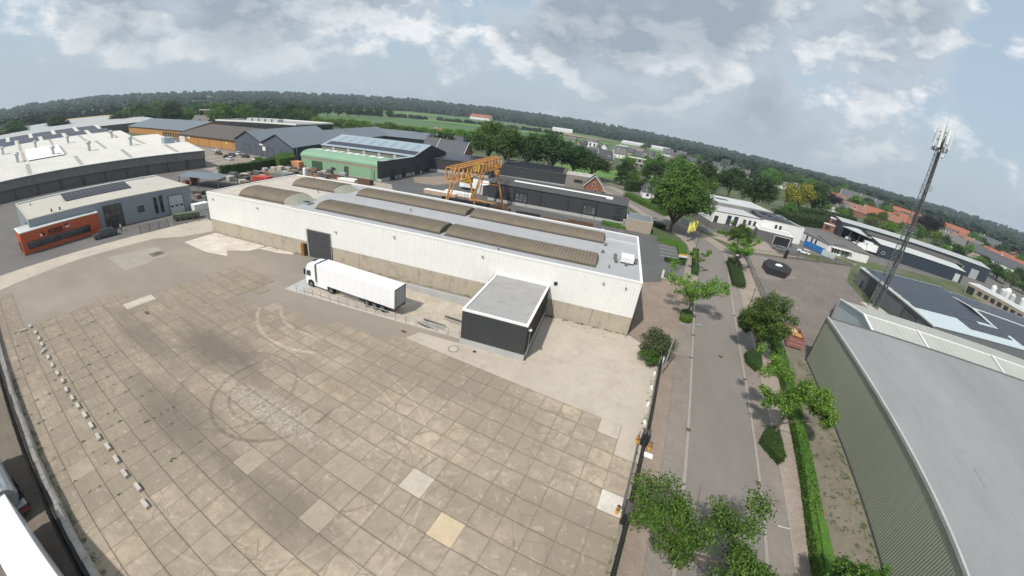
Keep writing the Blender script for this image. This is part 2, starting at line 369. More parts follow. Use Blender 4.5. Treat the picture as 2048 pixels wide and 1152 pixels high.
def farpatch(name, az0, az1, r0f, r1f, mat, lift=0.6, n=24, m=14):
    b = MB(); vs = []
    for i in range(n+1):
        az = az0+(az1-az0)*i/n; a = r0f(az); c = r1f(az)
        for j in range(m+1):
            r_ = a+(c-a)*j/m; vs.append((*azr(az, r_), hgt(az, r_)+lift))
    b.add(vs, [(i*(m+1)+j, (i+1)*(m+1)+j, (i+1)*(m+1)+j+1, i*(m+1)+j+1) for i in range(n) for j in range(m)], mat)
    return b.build(name, kind='structure')
def lin(pts): 
    def f(a):
        for (x, y), (u, v) in zip(pts, pts[1:]):
            if x <= a <= u: return y+(v-y)*(a-x)/(u-x)
        return pts[0][1] if a < pts[0][0] else pts[-1][1]
    return f
def rows(t, p, c): 
    w = t.noise(t.map(p, (0.0015, 0.03, 1), (0, 0, R(35))), 3, 4, 0.6); return t.mix(t.ramp(w, [(0.45, 0.0), (0.6, 0.7)]), c, (0.075, 0.115, 0.045))
FIELD = ground_mat('green_field', [(0.045, 0.105, 0.028), (0.058, 0.125, 0.035), (0.075, 0.145, 0.04)], 0.01, 0.6, extra=rows)
FIELD2 = ground_mat('bright_meadow', [(0.07, 0.15, 0.025), (0.085, 0.175, 0.03), (0.10, 0.19, 0.04)], 0.012, 0.6)
FIELDB = ground_mat('brown_field', [(0.21, 0.15, 0.09), (0.25, 0.18, 0.11), (0.28, 0.21, 0.13)], 0.02, 0.8)
TANF = ground_mat('ripe_grain_field', [(0.34, 0.26, 0.14), (0.40, 0.31, 0.17), (0.44, 0.35, 0.2)], 0.02, 0.8)
farpatch('green_field', -54.5, -3, lin([(-55, 620), (-45, 330), (-30, 300), (-12, 480), (-3, 700)]), lin([(-55, 900), (-41, 1400), (-27, 1420), (-13, 1250), (-3, 1020)]), FIELD)
farpatch('meadow', -38, -4, lin([(-38, 800), (-20, 760), (-4, 830)]), lin([(-38, 960), (-20, 880), (-4, 930)]), FIELD2, 1.3)
farpatch('meadow', -53, -36, lin([(-53, 1060), (-36, 1180)]), lin([(-53, 1130), (-36, 1330)]), FIELD2, 1.3)
farpatch('ploughed_field', -25, -9, lin([(-25, 1100), (-17, 960), (-9, 940)]), lin([(-25, 1110), (-17, 1100), (-9, 945)]), FIELDB, 2.2)
farpatch('grain_field', -81, -75.5, lin([(-90, 760)]), lin([(-90, 900)]), TANF, 1.4)
farpatch('grain_field', -64, -57, lin([(-90, 800)]), lin([(-90, 950)]), TANF, 1.4)
farpatch('meadow', -19, -9, lin([(-19, 205), (-9, 235)]), lin([(-19, 270), (-9, 290)]), FIELD2, 0.05)

# ---- near sheets, each a few millimetres above the one below
ASPH = ground_mat('asphalt', [(0.105, 0.100, 0.096), (0.125, 0.12, 0.115), (0.15, 0.145, 0.138)], 0.12, 7)
ASPHD = ground_mat('dark_asphalt', [(0.078, 0.077, 0.078), (0.092, 0.091, 0.092), (0.115, 0.113, 0.112)], 0.12, 7)
def wear(t, p, c):
    # worn tyre lanes along the straight road, lighter crown; a few patched stains
    x = t.n('ShaderNodeSeparateXYZ'); t.l(p, x.inputs[0]); lane = t.math('ABSOLUTE', t.math('SUBTRACT', t.math('ABSOLUTE', t.math('SUBTRACT', x.outputs[0], 10.0)), 1.7))
    l = t.ramp(lane, [(0.0, (0.45,)*3), (0.8, (0.0,)*3)]); c = t.mix(t.math('MULTIPLY', l, 0.35), c, (0.17, 0.155, 0.145))
    sp = t.noise(t.map(p, (1, .35, 1)), 0.9, 5, 0.7); return t.mix(t.ramp(sp, [(0.66, 0.0), (0.74, 0.45)]), c, (0.06, 0.058, 0.056))
ROADM = ground_mat('road_asphalt', [(0.155, 0.138, 0.125), (0.18, 0.161, 0.146), (0.205, 0.185, 0.168)], 0.15, 8, extra=wear, streak=(1, .4, 1))
PAVR = ground_mat('reddish_pavers', [(0.215, 0.17, 0.135), (0.27, 0.215, 0.175), (0.32, 0.265, 0.22)], 0.35, 7, pav=(0.22, 0.11, 0.0))
PAVG = ground_mat('grey_pavers', [(0.19, 0.165, 0.145), (0.235, 0.205, 0.18), (0.28, 0.25, 0.22)], 0.3, 7, pav=(0.22, 0.11, R(45)))
PAVP = ground_mat('footpath_pavers', [(0.25, 0.205, 0.17), (0.30, 0.25, 0.21), (0.35, 0.30, 0.255)], 0.3, 7, pav=(0.3, 0.3, 0.0))
def lits(t, p, c): return t.mix(t.ramp(t.noise(p, 2.2, 2, 0.5), [(0.70, 0.0), (0.72, 0.6)]), c, (0.42, 0.39, 0.34))
DIRT = ground_mat('bare_earth', [(0.115, 0.10, 0.075), (0.165, 0.145, 0.11), (0.21, 0.185, 0.15)], 0.4, 5, bump=0.5)
GRAVEL = ground_mat('gravel_yard', [(0.115, 0.10, 0.088), (0.15, 0.13, 0.115), (0.195, 0.17, 0.15)], 0.12, 5, bump=0.5, extra=lits)
def yardcols(t, p, c):
    n = t.noise(t.map(p, (0.4, 1, 1)), 0.10, 5, 0.6); c = t.mix(t.ramp(n, [(0.42, 0.0), (0.6, .6)]), c, (0.20, 0.178, 0.152))
    x = t.n('ShaderNodeSeparateXYZ'); t.l(p, x.inputs[0]); w = t.ramp(x.outputs[0], [(0.0, 0.0), (1.0, 1.0)])
    return c
YARD = ground_mat('yard_asphalt', [(0.225, 0.19, 0.152), (0.255, 0.217, 0.176), (0.29, 0.25, 0.205)], 0.08, 6, extra=yardcols)
YCONC = ground_mat('poured_concrete', [(0.34, 0.295, 0.245), (0.41, 0.36, 0.30), (0.47, 0.415, 0.35)], 0.18, 5, extra=lambda t, p, c: t.mix(t.ramp(t.noise(t.map(p, (1, 1, 1), (0, 0, .6)), 0.5, 7, 0.7), [(0.55, 0.0), (0.75, 0.55)]), c, (0.25, 0.215, 0.18)))
PATCH = ground_mat('pale_concrete_patch', [(0.38, 0.33, 0.28), (0.50, 0.45, 0.39), (0.60, 0.56, 0.50)], 0.35, 5)
BEIGE = ground_mat('beige_patch', [(0.25, 0.22, 0.18), (0.29, 0.26, 0.22), (0.34, 0.31, 0.26)], 0.3, 5)
UNDER = ground_mat('joint_dirt', [(0.055, 0.047, 0.035), (0.10, 0.085, 0.064), (0.17, 0.145, 0.11)], 0.5, 6)
KERB = plain('kerb_stone', (0.27, 0.245, 0.215), 0.9, 0, 0.15, 1.2)
PAINT = plain('road_paint_white', (0.62, 0.62, 0.6), 0.7, 0, 0.2, 2.5)

sheet('ground_paving', [(-330, -60), (-60, -60), (2.4, -60), (2.4, 28), (-1, 32), (6, 40), (4.9, 84), (0, 88), (-14, 93), (-17, 108), (-36, 131), (-60, 150), (-100, 150), (-150, 135), (-215, 100), (-330, 90)], .004, ASPH, [pit])
sheet('pavement', [bw(70, 24.2), (-14, 90), (-58, 88), (-62, 110), (-100, 108), (-97, 84), bw(13, 24.5)], .008, ASPHD)
sheet('pavement', [(-1, 32), (-.4, 54), (1.6, 55.5), (4.6, 70), (4.9, 84), (-3.6, 88), (-14, 92), (-12.5, 84), (-8.2, 52), (-3.2, 34)], .010, ASPHD)
sheet('pavement', [(-97, 98), (-92.6, 113), (-80, 105), (-83, 92), (-90, 90)], .012, PAVR)
sheet('yard_ground', [(-93.2, -24), (2.4, -24), (2.4, 24), bw(81.6, -.02), bw(0, -.02), (-92.5, 19)], .010, YARD, [pit])
sheet('ground', [(-110, -45), (2, -45), (2, -24.6), (-110, -24.6)], .009, ground_mat('muddy_paving', [(0.10, 0.085, 0.065), (0.15, 0.125, 0.10), (0.20, 0.17, 0.135)], 0.2, 4))
sheet('ground', [(2.25, 6.05), (2.25, 25), (1.2, 26.3), bw(81.5, -.05), bw(69.2, -.05), (-12.2, 14.3), (-20.5, 12.9), (-26, 12), (-26.5, 10.05), (0.05, 10.05), (0.05, 6.05)], .014, YCONC)
sheet('ground', [(-80.5, 8.9), (-81.4, 15.6), (-66.3, 17.9), (-66.8, 14.5), (-70, 12), (-67.3, 10.7), (-72, 9.2)], .014, PATCH)
sheet('ground', [(-66.6, 16.2), (-66.8, 18.0), (-60.0, 19.1), (-59.4, 18.3), (-62, 17.2)], .014, PATCH)
sheet('ground', [(-84.0, -3.8), (-82.3, 4.4), (-76.1, 4.3), (-75.8, 1.2), (-74.9, 1.0), (-75.0, -3.6)], .014, BEIGE)
sheet('ground', [(-92.9, -24), (-92.9, 19.4), (-84.5, 18), (-82.7, 15.6), (-84.2, 10), (-87.6, 6), (-87.9, -8), (-85, -24)], .013, YCONC)
sheet('pavement', [bw(81.4, .2), (1.6, 26.4), (6.1, 36), (6.2, 60), (4.4, 61.5), (1.8, 54.6), (-3.2, 50.6)], .015, PAVR)
sheet('gravel_ground', [(20.3, 42), (24.3, 38.2), (31.5, 38.2), (32, 53.5), (48.3, 60), (50.2, 97), (60, 120.5), (34, 104.5), (25.3, 100), (21.2, 97.5), (20.3, 70)], .010, GRAVEL)
sheet('ground', [(21, 75), (26, 77), (33, 84), (30, 99), (24, 97.5), (21.2, 95)], .014, PAVG)
sheet('pavement', [(18.1, 44), (20.5, 44), (20.6, 96), (24, 100), (20, 101), (17.5, 95)], .012, PAVP)
sheet('ground', [(18.3, -25), (24, -25), (24.3, 38), (20.4, 42), (19.6, 40)], .011, DIRT)
sheet('grass', [(40, 117), (46, 114), (62, 121), (78, 135), (78, 142), (57, 131)], .010, ground_mat('rough_grass', [(0.05, 0.065, 0.02), (0.075, 0.095, 0.03), (0.12, 0.12, 0.06)], 0.5, 5))
sheet('pavement', [(22, 100), (34, 105.5), (61, 122), (80, 142), (135, 160), (160, 140), (210, 160), (200, 240), (120, 225), (70, 200), (30, 160), (8, 122)], .006, ASPH)
sheet('pavement', [(12, 108), (24, 100.5), (34, 106), (41, 112), (49, 139), (40, 133), (25, 127)], .010, PAVP)
sheet('pavement', [(33, 108), (41, 113), (50, 140), (44, 139), (40, 128), (31, 124)], .014, ASPHD)
sheet('pavement', [(13, 112), (22, 109.5), (27, 120), (13, 117)], .014, PAVG)

road = smoothline([(9.9, -60), (9.9, -20), (9.9, 15), (10.05, 40), (10.6, 62), (11.3, 78), (10.9, 89), (7.6, 99), (1.0, 109.5), (-7, 122), (-18, 141), (-29, 157), (-39, 170)], 6)
main = smoothline([(60, 120), (20, 145), (-12, 163), (-38, 176), (-58, 190), (-80, 194), (-105, 189), (-131, 190), (-160, 203), (-200, 225), (-300, 300)], 5)
strip('road', main, -3.4, 3.4, .016, ASPH); strip('path', main, 6, 8.5, .016, PAVR)
strip('road', road, -3.3, 3.3, .020, ROADM)
def kerb(nm, line, o, w, h, z=.0):
    return strip(nm, line, o, o+w, z, KERB, h=h)
kerb('kerb', road, -3.62, .3, .045); kerb('kerb', road, 3.32, .3, .045)
strip('pavement', road[:40], 3.64, 4.05, .022, PAVG)
st = [(9.9, -60), (9.9, -20), (9.9, 15), (9.95, 36), (10.0, 45)]
strip('pavement', st, -7.25, -5.6, .018, PAVR); strip('pavement', st, -5.58, -3.64, .018, PAVG)
st2 = st+[(10.4, 60), (11.1, 78), (11.0, 92)]
strip('pavement', st2, 3.66, 5.7, .018, PAVG)
strip('footpath', st2, 5.85, 8.2, .030, PAVP); kerb('kerb', st2, 5.7, .14, .05)
strip('pavement', [p for p in road if p[1] > 55], -6.2, -3.64, .018, PAVP)
strip('pavement', [p for p in road if 90 < p[1]], 3.64, 7.5, .018, PAVP)
# worn slab seams, painted marks
b = MB()
for i, (a, c) in enumerate([((-3.3, 84.9), (1.9, 85.7)), ((-2.6, 81.6), (2.2, 82.5)), ((-2.2, 78.6), (2.5, 79.5)), ((-1.9, 75.4), (2.9, 76.3)), ((-1.5, 72.4), (3.4, 73.4))]):
    d = (Vector(c)-Vector(a)).normalized(); n = Vector((-d.y, d.x))*.07; a = Vector(a); c = Vector(c); b.quad((*(a-n), .019), (*(c-n), .019), (*(c+n), .019), (*(a+n), .019), PAINT)
b.build('road_marking', kind='structure')
b = MB()
for a, c in (((14.6, 4.9), (15.7, 5.0)), ((14.3, 24.2), (15.5, 23.9))):
    for j in range(5):
        p = Vector(a).lerp(Vector(c), j/5); b.box(p.x, p.x+.14, p.y-.05, p.y+.05, .02, .0235, PAINT)
b.build('road_marking', kind='structure')
b = MB()
for j in range(5):
    b.quad((-190+j*9, 70+j*-2, .012), (-189.6+j*9, 70+j*-2, .012), (-184.6+j*9, 56+j*-2, .012), (-185+j*9, 56+j*-2, .012), PAINT)
b.build('road_marking', kind='structure')
sheet('pavement', [(-163, 50), (-142, 48), (-150, 80), (-200, 84), (-262, 82), (-240, 52)], .010, ground_mat('rear_pavers', [(0.18, 0.155, 0.13), (0.22, 0.19, 0.16), (0.26, 0.23, 0.19)], 0.1, 5))
sheet('ground', [bw(-6, 24.6), bw(30, 24.6), (-92, 80), (-140, 74), (-150, 60)], .012, ground_mat('sandy_yard', [(0.24, 0.21, 0.17), (0.30, 0.27, 0.23), (0.34, 0.31, 0.27)], 0.2, 5))

# ================================================================ the yard of 2 m concrete slabs
RUBX, RUBY, RUBA = 28.5, 6.5, R(-3)
def slab_material():
    t = NT('yard_slab'); p = t.pos(); fl = t.n('ShaderNodeVectorMath', operation='FLOOR')
    t.l(t.map(p, (.5, .5, 0)), fl.inputs[0]); wn = t.n('ShaderNodeTexWhiteNoise'); wn.noise_dimensions = '3D'; t.l(fl.outputs[0], wn.inputs['Vector'])
    cell = wn.outputs['Value']
    c = t.ramp(cell, [(0.0, (0.155, 0.137, 0.117)), (0.14, (0.21, 0.182, 0.151)), (0.35, (0.272, 0.236, 0.194)), (0.60, (0.30, 0.26, 0.212)), (0.80, (0.33, 0.285, 0.23)), (0.90, (0.355, 0.285, 0.215)), (0.96, (0.365, 0.295, 0.205)), (1.0, (0.42, 0.37, 0.30))])
    x = t.n('ShaderNodeSeparateXYZ'); t.l(p, x.inputs[0])
    # the east side is newer and paler, the west side darker and streaked by wheels
    ew = t.math('MULTIPLY_ADD', x.outputs[0], 1/62, 1.0, clamp=True)
    c = t.mix(t.ramp(ew, [(0.25, 0.0), (0.85, 0.5)]), c, (0.43, 0.378, 0.315))
    big = t.noise(t.map(p, (.55, 1, 1), (0, 0, 0.25)), 0.085, 5, 0.6); c = t.mix(t.ramp(big, [(0.42, 0.0), (0.60, 0.68)]), c, (0.135, 0.12, 0.102))
    wq = t.noise(t.map(p, (.10, .28, 1), (0, 0, .1), (3, 8, 0)), 1.0, 5, .6); c = t.mix(t.math('MULTIPLY', t.ramp(wq, [(.40, 0.0), (.58, .75)]), t.ramp(ew, [(.30, 1.0), (.80, .25)])), c, (0.150, 0.127, 0.103))
    # stains inside single slabs: every slab has its own pattern
    sh = t.n('ShaderNodeVectorMath', operation='MULTIPLY_ADD'); t.l(wn.outputs['Color'], sh.inputs[0]); sh.inputs[1].default_value = (60, 60, 60); t.l(p, sh.inputs[2])
    s1 = t.noise(sh.outputs[0], 0.9, 6, 0.68, 0.6); c = t.mix(t.ramp(s1, [(0.43, 0.0), (0.63, 0.72)]), c, (0.185, 0.155, 0.122))
    s2 = t.noise(sh.outputs[0], 1.4, 7, 0.7, 0.8); c = t.mix(t.ramp(s2, [(0.56, 0.0), (0.64, 0.45)]), c, (0.47, 0.41, 0.33))
    # broom streaks across the west half
    stq = t.noise(t.map(p, (0.35, 5, 1), (0, 0, 0.05)), 1.0, 5, 0.7); c = t.mix(t.math('MULTIPLY', t.ramp(stq, [(0.40, 0.0), (0.64, 0.75)]), t.ramp(ew, [(0.2, 1.0), (0.75, 0.15)])), c, (0.15, 0.128, 0.104))
    stq = t.noise(t.map(p, (0.3, 4, 1), (0, 0, 0.1), (7, 3, 0)), 1.0, 5, 0.7); c = t.mix(t.math('MULTIPLY', t.ramp(stq, [(0.55, 0.0), (0.7, 0.5)]), t.ramp(ew, [(0.1, 1.0), (0.5, 0.1)])), c, (0.37, 0.33, 0.26))
    rag = t.noise(p, 1.6, 5, 0.7)
    def arc(cx, cy, r, w, col, amt, ylo=None, side=1):
        nonlocal c
        v = t.n('ShaderNodeVectorMath', operation='DISTANCE'); fp = t.n('ShaderNodeCombineXYZ'); t.l(x.outputs[0], fp.inputs[0]); t.l(x.outputs[1], fp.inputs[1]); t.l(fp.outputs[0], v.inputs[0]); v.inputs[1].default_value = (cx, cy, 0)
        d = t.math('ABSOLUTE', t.math('SUBTRACT', t.math('ADD', v.outputs[1 if len(v.outputs) > 1 and v.outputs[1].type == 'VALUE' else 0], t.math('MULTIPLY', rag, .25)), r+.12))
        m = t.math('MULTIPLY', t.ramp(t.math('DIVIDE', d, w*2), [(0.25, 1.0), (0.6, 0.0)]), t.ramp(rag, [(0.35, 0.15), (0.6, 1.0)]))
        if ylo: m = t.math('MULTIPLY', m, t.ramp(t.math('MULTIPLY_ADD', x.outputs[ylo[0]], side*.15, -ylo[1]*side*.15+.5, clamp=True), [(0.4, 0.0), (0.6, 1.0)]))
        c = t.mix(t.math('MULTIPLY', m, amt), c, col)
    arc(-25.7, -11.2, 14.9, .12, (0.44, 0.395, 0.34), .45, (0, -24)); arc(-24.5, -8.8, 10.3, .12, (0.44, 0.395, 0.34), .4, (0, -24))
    arc(-30.0, -4.7, 6.0, .2, (0.08, 0.07, 0.062), .95, (1, -3), -1); arc(-30.4, -4.6, 4.3, .16, (0.09, 0.08, 0.07), .85, (1, -4), -1)
    arc(-34, -6.7, 5.7, .2, (0.10, 0.09, 0.08), .7); arc(-38, 11.6, 11.3, .25, (0.42, 0.39, 0.35), .65, (0, -32), -1); arc(-38, 13, 9.6, .22, (0.42, 0.39, 0.35), .55, (0, -34), -1)
    
    # broken, scoured zone
    fp = t.n('ShaderNodeCombineXYZ'); t.l(x.outputs[0], fp.inputs[0]); t.l(x.outputs[1], fp.inputs[1])
    for (ox, oy, sx_, sy_, am) in ((41.5, 4.5, .085, .26, .75), (34, 12.5, .07, .3, .6), (20, 12, .1, .3, .5), (52, 9, .07, .35, .5)):   # oily dark areas
        e0 = t.n('ShaderNodeVectorMath', operation='LENGTH'); t.l(t.map(t.map(fp.outputs[0], (1, 1, 1), (0, 0, 0), (ox, oy, 0)), (sx_, sy_, 1)), e0.inputs[0])
        m0 = t.math('SUBTRACT', 1.25, t.math('ADD', e0.outputs[1 if len(e0.outputs) > 1 and e0.outputs[1].type == 'VALUE' else 0], t.math('MULTIPLY', t.noise(t.map(p, (.4, 1.2, 1)), .7, 5, .7), .9)), clamp=True); c = t.mix(t.math('MULTIPLY', t.ramp(m0, [(0.0, 0.0), (.5, 1.0)]), am), c, (0.055, 0.048, 0.042))
    e = t.n('ShaderNodeVectorMath', operation='LENGTH')
    t.l(t.map(t.map(t.map(fp.outputs[0], (1, 1, 1), (0, 0, 0), (RUBX, RUBY, 0)), (1, 1, 1), (0, 0, RUBA)), (0.062, 0.27, 1)), e.inputs[0])
    msk = t.math('SUBTRACT', 1.0, t.math('ADD', e.outputs[1 if len(e.outputs) > 1 and e.outputs[1].type == 'VALUE' else 0], t.math('MULTIPLY', rag, 1.0)), clamp=True)
    rub = t.noise(p, 3.2, 6, 0.75, 1.0); c = t.mix(t.ramp(msk, [(0.0, 0.0), (0.22, 0.85)]), c, t.ramp(rub, [(0.35, (0.10, 0.09, 0.078)), (0.50, (0.26, 0.235, 0.205)), (0.66, (0.46, 0.43, 0.385))]))
    # dirt that gathers along the joints of every slab
    fr = t.n('ShaderNodeVectorMath', operation='FRACTION'); t.l(t.map(p, (.5, .5, 0)), fr.inputs[0]); fs_ = t.n('ShaderNodeSeparateXYZ'); t.l(fr.outputs[0], fs_.inputs[0])
    ex = t.math('MINIMUM', fs_.outputs[0], t.math('SUBTRACT', 1.0, fs_.outputs[0])); ey = t.math('MINIMUM', fs_.outputs[1], t.math('SUBTRACT', 1.0, fs_.outputs[1])); ed = t.math('MINIMUM', t.math('ADD', ex, .02), ey)
    ed = t.math('SUBTRACT', ed, t.math('MULTIPLY', t.math('SUBTRACT', rag, .42), .16)); c = t.mix(t.ramp(ed, [(0.0, .5), (.03, .2), (.08, 0.0)]), c, (0.135, 0.115, 0.09))
    cr = t.n('ShaderNodeTexVoronoi', feature='DISTANCE_TO_EDGE'); cr.inputs['Scale'].default_value = .34; t.l(sh.outputs[0], cr.inputs['Vector'])
    c = t.mix(t.math('MULTIPLY', t.ramp(cr.outputs[0], [(0.0, .8), (.012, 0.0)]), t.ramp(cell, [(.55, 0.0), (.6, 1.0)])), c, (0.10, 0.088, 0.07))
    f = t.noise(p, 18, 4, 0.7); c = t.mix(0.22, c, t.ramp(f, [(0.3, (0.16, 0.145, 0.125)), (0.7, (0.34, 0.31, 0.27))]))
    sp = t.n('ShaderNodeTexVoronoi'); sp.inputs['Scale'].default_value = 1.3; t.l(p, sp.inputs['Vector']); c = t.mix(t.ramp(sp.outputs['Distance'], [(0.035, 0.7), (0.06, 0.0)]), c, (0.07, 0.06, 0.05))
    c = t.mix(1.0, c, (1.18, 1.12, 1.03), 'MULTIPLY')
    t.bump(f, 0.25, 0.02); return t.done(c, 0.9)
SLABM = slab_material()
YSL = ground_mat('sandstone_slab', [(0.42, 0.335, 0.225), (0.48, 0.385, 0.265), (0.53, 0.43, 0.305)], 0.5, 5); CRS = ground_mat('cream_slab', [(0.35, 0.305, 0.25), (0.43, 0.38, 0.315), (0.49, 0.44, 0.37)], 0.6, 5)
WHS = ground_mat('whitish_slab', [(0.40, 0.37, 0.32), (0.56, 0.52, 0.46), (0.64, 0.60, 0.54)], 0.7, 5); ORS = ground_mat('ochre_slab', [(0.24, 0.198, 0.155), (0.305, 0.252, 0.195), (0.355, 0.295, 0.232)], 0.6, 5)
special = {(-5, -4): YSL, (0, 0): WHS, (-9, -4): ORS, (-9, -6): ORS, (-10, -4): ORS, (-7, -3): CRS, (-13, -6): ORS, (-11, -9): ORS, (-14, -12): ORS, (-18, -11): ORS, (-31, -3): CRS, (-31, -4): CRS, (-23, 2): ORS, (-1, 4): CRS}
cells = []
for i in range(-41, 1):
    for j in range(-12, 5):
        x = i*2; y = j*2
        if i == 0 and j >= 3: continue
        if i < -33 and j > -11: continue
        if i < -31 and j > -4: continue
        if j == 4 and not (i >= -14 or -31 <= i <= -27): continue
        if j == 3 and not (i >= -18 or i <= -26): continue
        if j == 2 and i in (-26, -25, -24): continue
        cells.append((i, j, x, y))
b = MB()
for i, j, x, y in cells: b.quad((x-.02, y-.02, .018), (x+2.02-.04, y-.02, .018), (x+1.98, y+1.98, .018), (x-.02, y+1.98, .018), UNDER)
yard = b.build('yard_ground', kind='structure')
def inframe(x, y): px, py = pix((x+1, y+1, 0)); return -30 < px < 2078 and -20 < py < 1172
vis = sorted([c for c in cells if inframe(c[2], c[3])], key=lambda c: (c[2]+1-CAMPOS.x)**2+(c[3]+1-CAMPOS.y)**2)
near = set(c[:2] for c in vis[:300])
def slab_mb(mat, w=1.968, h=.032):
    b = MB(); e = .02; lo = [(-.994, -w/2), (.994, -w/2), (.994, w/2), (-.994, w/2)]; hi = [(x-math.copysign(e, x), y-math.copysign(e, y)) for x, y in lo]
    b.add([(x, y, 0) for x, y in lo]+[(x, y, h-.008) for x, y in lo]+[(x, y, h) for x, y in hi], [(8, 9, 10, 11)]+[(i, (i+1) % 4, 4+(i+1) % 4, 4+i) for i in range(4)]+[(4+i, 4+(i+1) % 4, 8+(i+1) % 4, 8+i) for i in range(4)], mat); return b
meshes = {}
stuff = MB()
for i, j, x, y in cells:
    mat = special.get((i, j), SLABM); dz = .020+rnd.uniform(0, .010); dx = rnd.uniform(-.003, .003)+(.10 if j % 5 == 3 and i < -18 else 0)
    if (i, j) in near:
        if mat.name not in meshes: meshes[mat.name] = slab_mb(mat).mesh('slab')
        o = link('slab', meshes[mat.name], yard, (x+1+dx, y+1+rnd.uniform(-.006, .006), dz)); o.rotation_euler = (rnd.uniform(-.002, .002), rnd.uniform(-.002, .002), rnd.uniform(-.0015, .0015))
        if (i, j) == (-5, -4): tag(o, 'pale sandstone coloured slab, brightest in the middle of the yard')
        if (i, j) == (0, 0): tag(o, 'whitish square slab beside the sliding gate')
    else:
        s = slab_mb(mat); n = len(stuff.v); mi = stuff.m(mat); stuff.v += [(a+x+1+dx, b_+y+1, c_+dz) for a, b_, c_ in s.v]; stuff.f += [tuple(n+q for q in f) for f in s.f]; stuff.mi += [mi]*len(s.f)
stuff.build('far_slabs', yard, kind='stuff')
# small things in the ground
def disc(name, x, y, r, mat, label, z=.016, ring=None, cat='manhole cover', n=20):
    b = MB()
    if ring: b.prism([(math.cos(2*PI*i/n)*r*1.18, math.sin(2*PI*i/n)*r*1.18) for i in range(n)], 0, .012, ring)
    b.prism([(math.cos(2*PI*i/n)*r, math.sin(2*PI*i/n)*r) for i in range(n)], 0, .02, mat)
    return b.build(name, None, loc=(x, y, z), label=label, cat=cat)
disc('manhole_cover', -20.5, 11.45, .55, CONCL, 'round pale manhole cover with dark rim in front of the black annex', ring=UNDER)
disc('manhole_cover', -18.15, 12.45, .22, ANTHD, 'small black round drain lid right of the pale manhole cover')
b = MB(); b.box(-.5, .5, -.2, .2, 0, .06, RUST); b.build('drain_grate', None, loc=(-56.7, -6.5, .04), label='small rusty rectangular drain grate among the slabs at the left', cat='drain grate')
b = MB(); b.box(-.35, .35, -.2, .2, 0, .04, RUST); b.build('drain_grate', None, loc=(-27.6, 11.0, .012), label='small dark drain grate in the asphalt below the pit railing', cat='drain grate')
b = MB(); b.box(-1.1, 1.1, -1.1, 1.1, 0, .03, plain('dark_hatch', (0.13, 0.12, 0.10), .9)); b.box(-.5, .5, -.5, .5, .03, .05, RUST); b.build('inspection_hatch', None, loc=(-78.3, 3.0, .016), label='square dark inspection hatch at the corner of the beige patch', cat='hatch')
bm_ = MB(); bm_.box(-.48, .48, -.17, .17, 0, .2, CONCL); bm_.box(-.46, .46, -.12, .12, .2, .27, CONCL); pbm = bm_.mesh('parking_block')
for i, (x, y, a) in enumerate([(-66.0, -19.3, .1), (-65.6, -20.3, 1.4), (-63.4, -19.0, .1), (-61.2, -18.9, 0), (-59.3, -18.9, .05), (-57.4, -19.1, -.9), (-55.4, -18.9, .02), (-53.2, -18.9, 0), (-51.0, -18.8, .08), (-49.0, -18.7, 0), (-47.0, -18.8, -.03), (-45.1, -18.7, .02), (-43.3, -18.6, 0), (-41.4, -18.5, .05), (-39.4, -18.5, 0), (-37.4, -18.5, -.02), (-35.5, -18.3, .03), (-33.5, -18.3, 0), (-31.5, -18.4, .02), (-29.4, -18.2, 0), (-27.5, -18.5, .03)]):
    lab = 'one of the short concrete blocks laid in a row on the slab yard'
    if i == 0: lab = 'topmost concrete block of the row, at its far left end'
    if i == 1: lab = 'concrete block lying crosswise near the far end of the row'
    if i == 5: lab = 'concrete block turned skew in the upper part of the row'
    if i == 20: lab = 'last concrete block of the row, nearest to the camera'
    link('parking_block', pbm, None, (x, y, .05), a, lab, 'concrete block', 'concrete blocks in a row on the slab yard')

# ================================================================ loading pit with ramp, kerb and railing
z1 = -1.12
def zr(u): return 0.0 if u < 3 else z1*min(1, (u-3)/21)
p = MB()
us = [3, 6, 9, 12, 15, 18, 21, 24, PL]
for a, c in zip(us, us[1:]):
    p.quad((*pw(a, .35), zr(a)), (*pw(c, .35), zr(c)), (*pw(c, PD), zr(c)), (*pw(a, PD), zr(a)), ground_mat('pit_floor', [(0.28, 0.235, 0.19), (0.40, 0.35, 0.29), (0.50, 0.45, 0.38)], 0.5, 4, bump=.6))
    p.quad((*pw(c, .35), zr(c)), (*pw(a, .35), zr(a)), (*pw(a, .35), .02), (*pw(c, .35), .02), CONCG)
p.quad((*pw(PL, .35), z1), (*pw(PL, PD), z1), (*pw(PL, PD), .02), (*pw(PL, .35), .02), CONCG)
pitf = p.build('loading_pit', kind='structure')
p = MB()
p.prism([pw(8, PD), pw(PL, PD), pw(PL, PD+.3), pw(8, PD+.3)], .012, .14, CONCG)
for a, c in zip(us, us[1:]): p.quad((*pw(a, PD-.004), zr(a)), (*pw(c, PD-.004), zr(c)), (*pw(c, PD-.004), .14 if a > 7 else .012), (*pw(a, PD-.004), .14 if a > 7 else .012), CONCG)
p.build('retaining_wall', pitf)
sheet('pavement', [pw(0, 0), pw(0, 6.1), pw(3, 6.1), pw(3, .36), pw(3.02, .0)], .016, CONCG)
p = MB(); p.prism([pw(3, 0), pw(PL-.4, 0), pw(PL-.4, .34), pw(3, .34)], .012, .16, CONCL); p.prism([pw(0, 0), pw(3, 0), pw(3, .3), pw(0, .3)], .017, .05, CONCL); p.build('kerb', kind='structure')
rl = thing('pit_railing', 'long low grey steel railing along the loading pit beside the white truck', 'railing', (*pw(2.2, .17), 0), R(8.92))
NL = 17; LR = PL-3.0
post = MB(); post.bar((0, 0, .05), (0, 0, 1.12), .042, GALV, 6); pm = post.mesh('post')
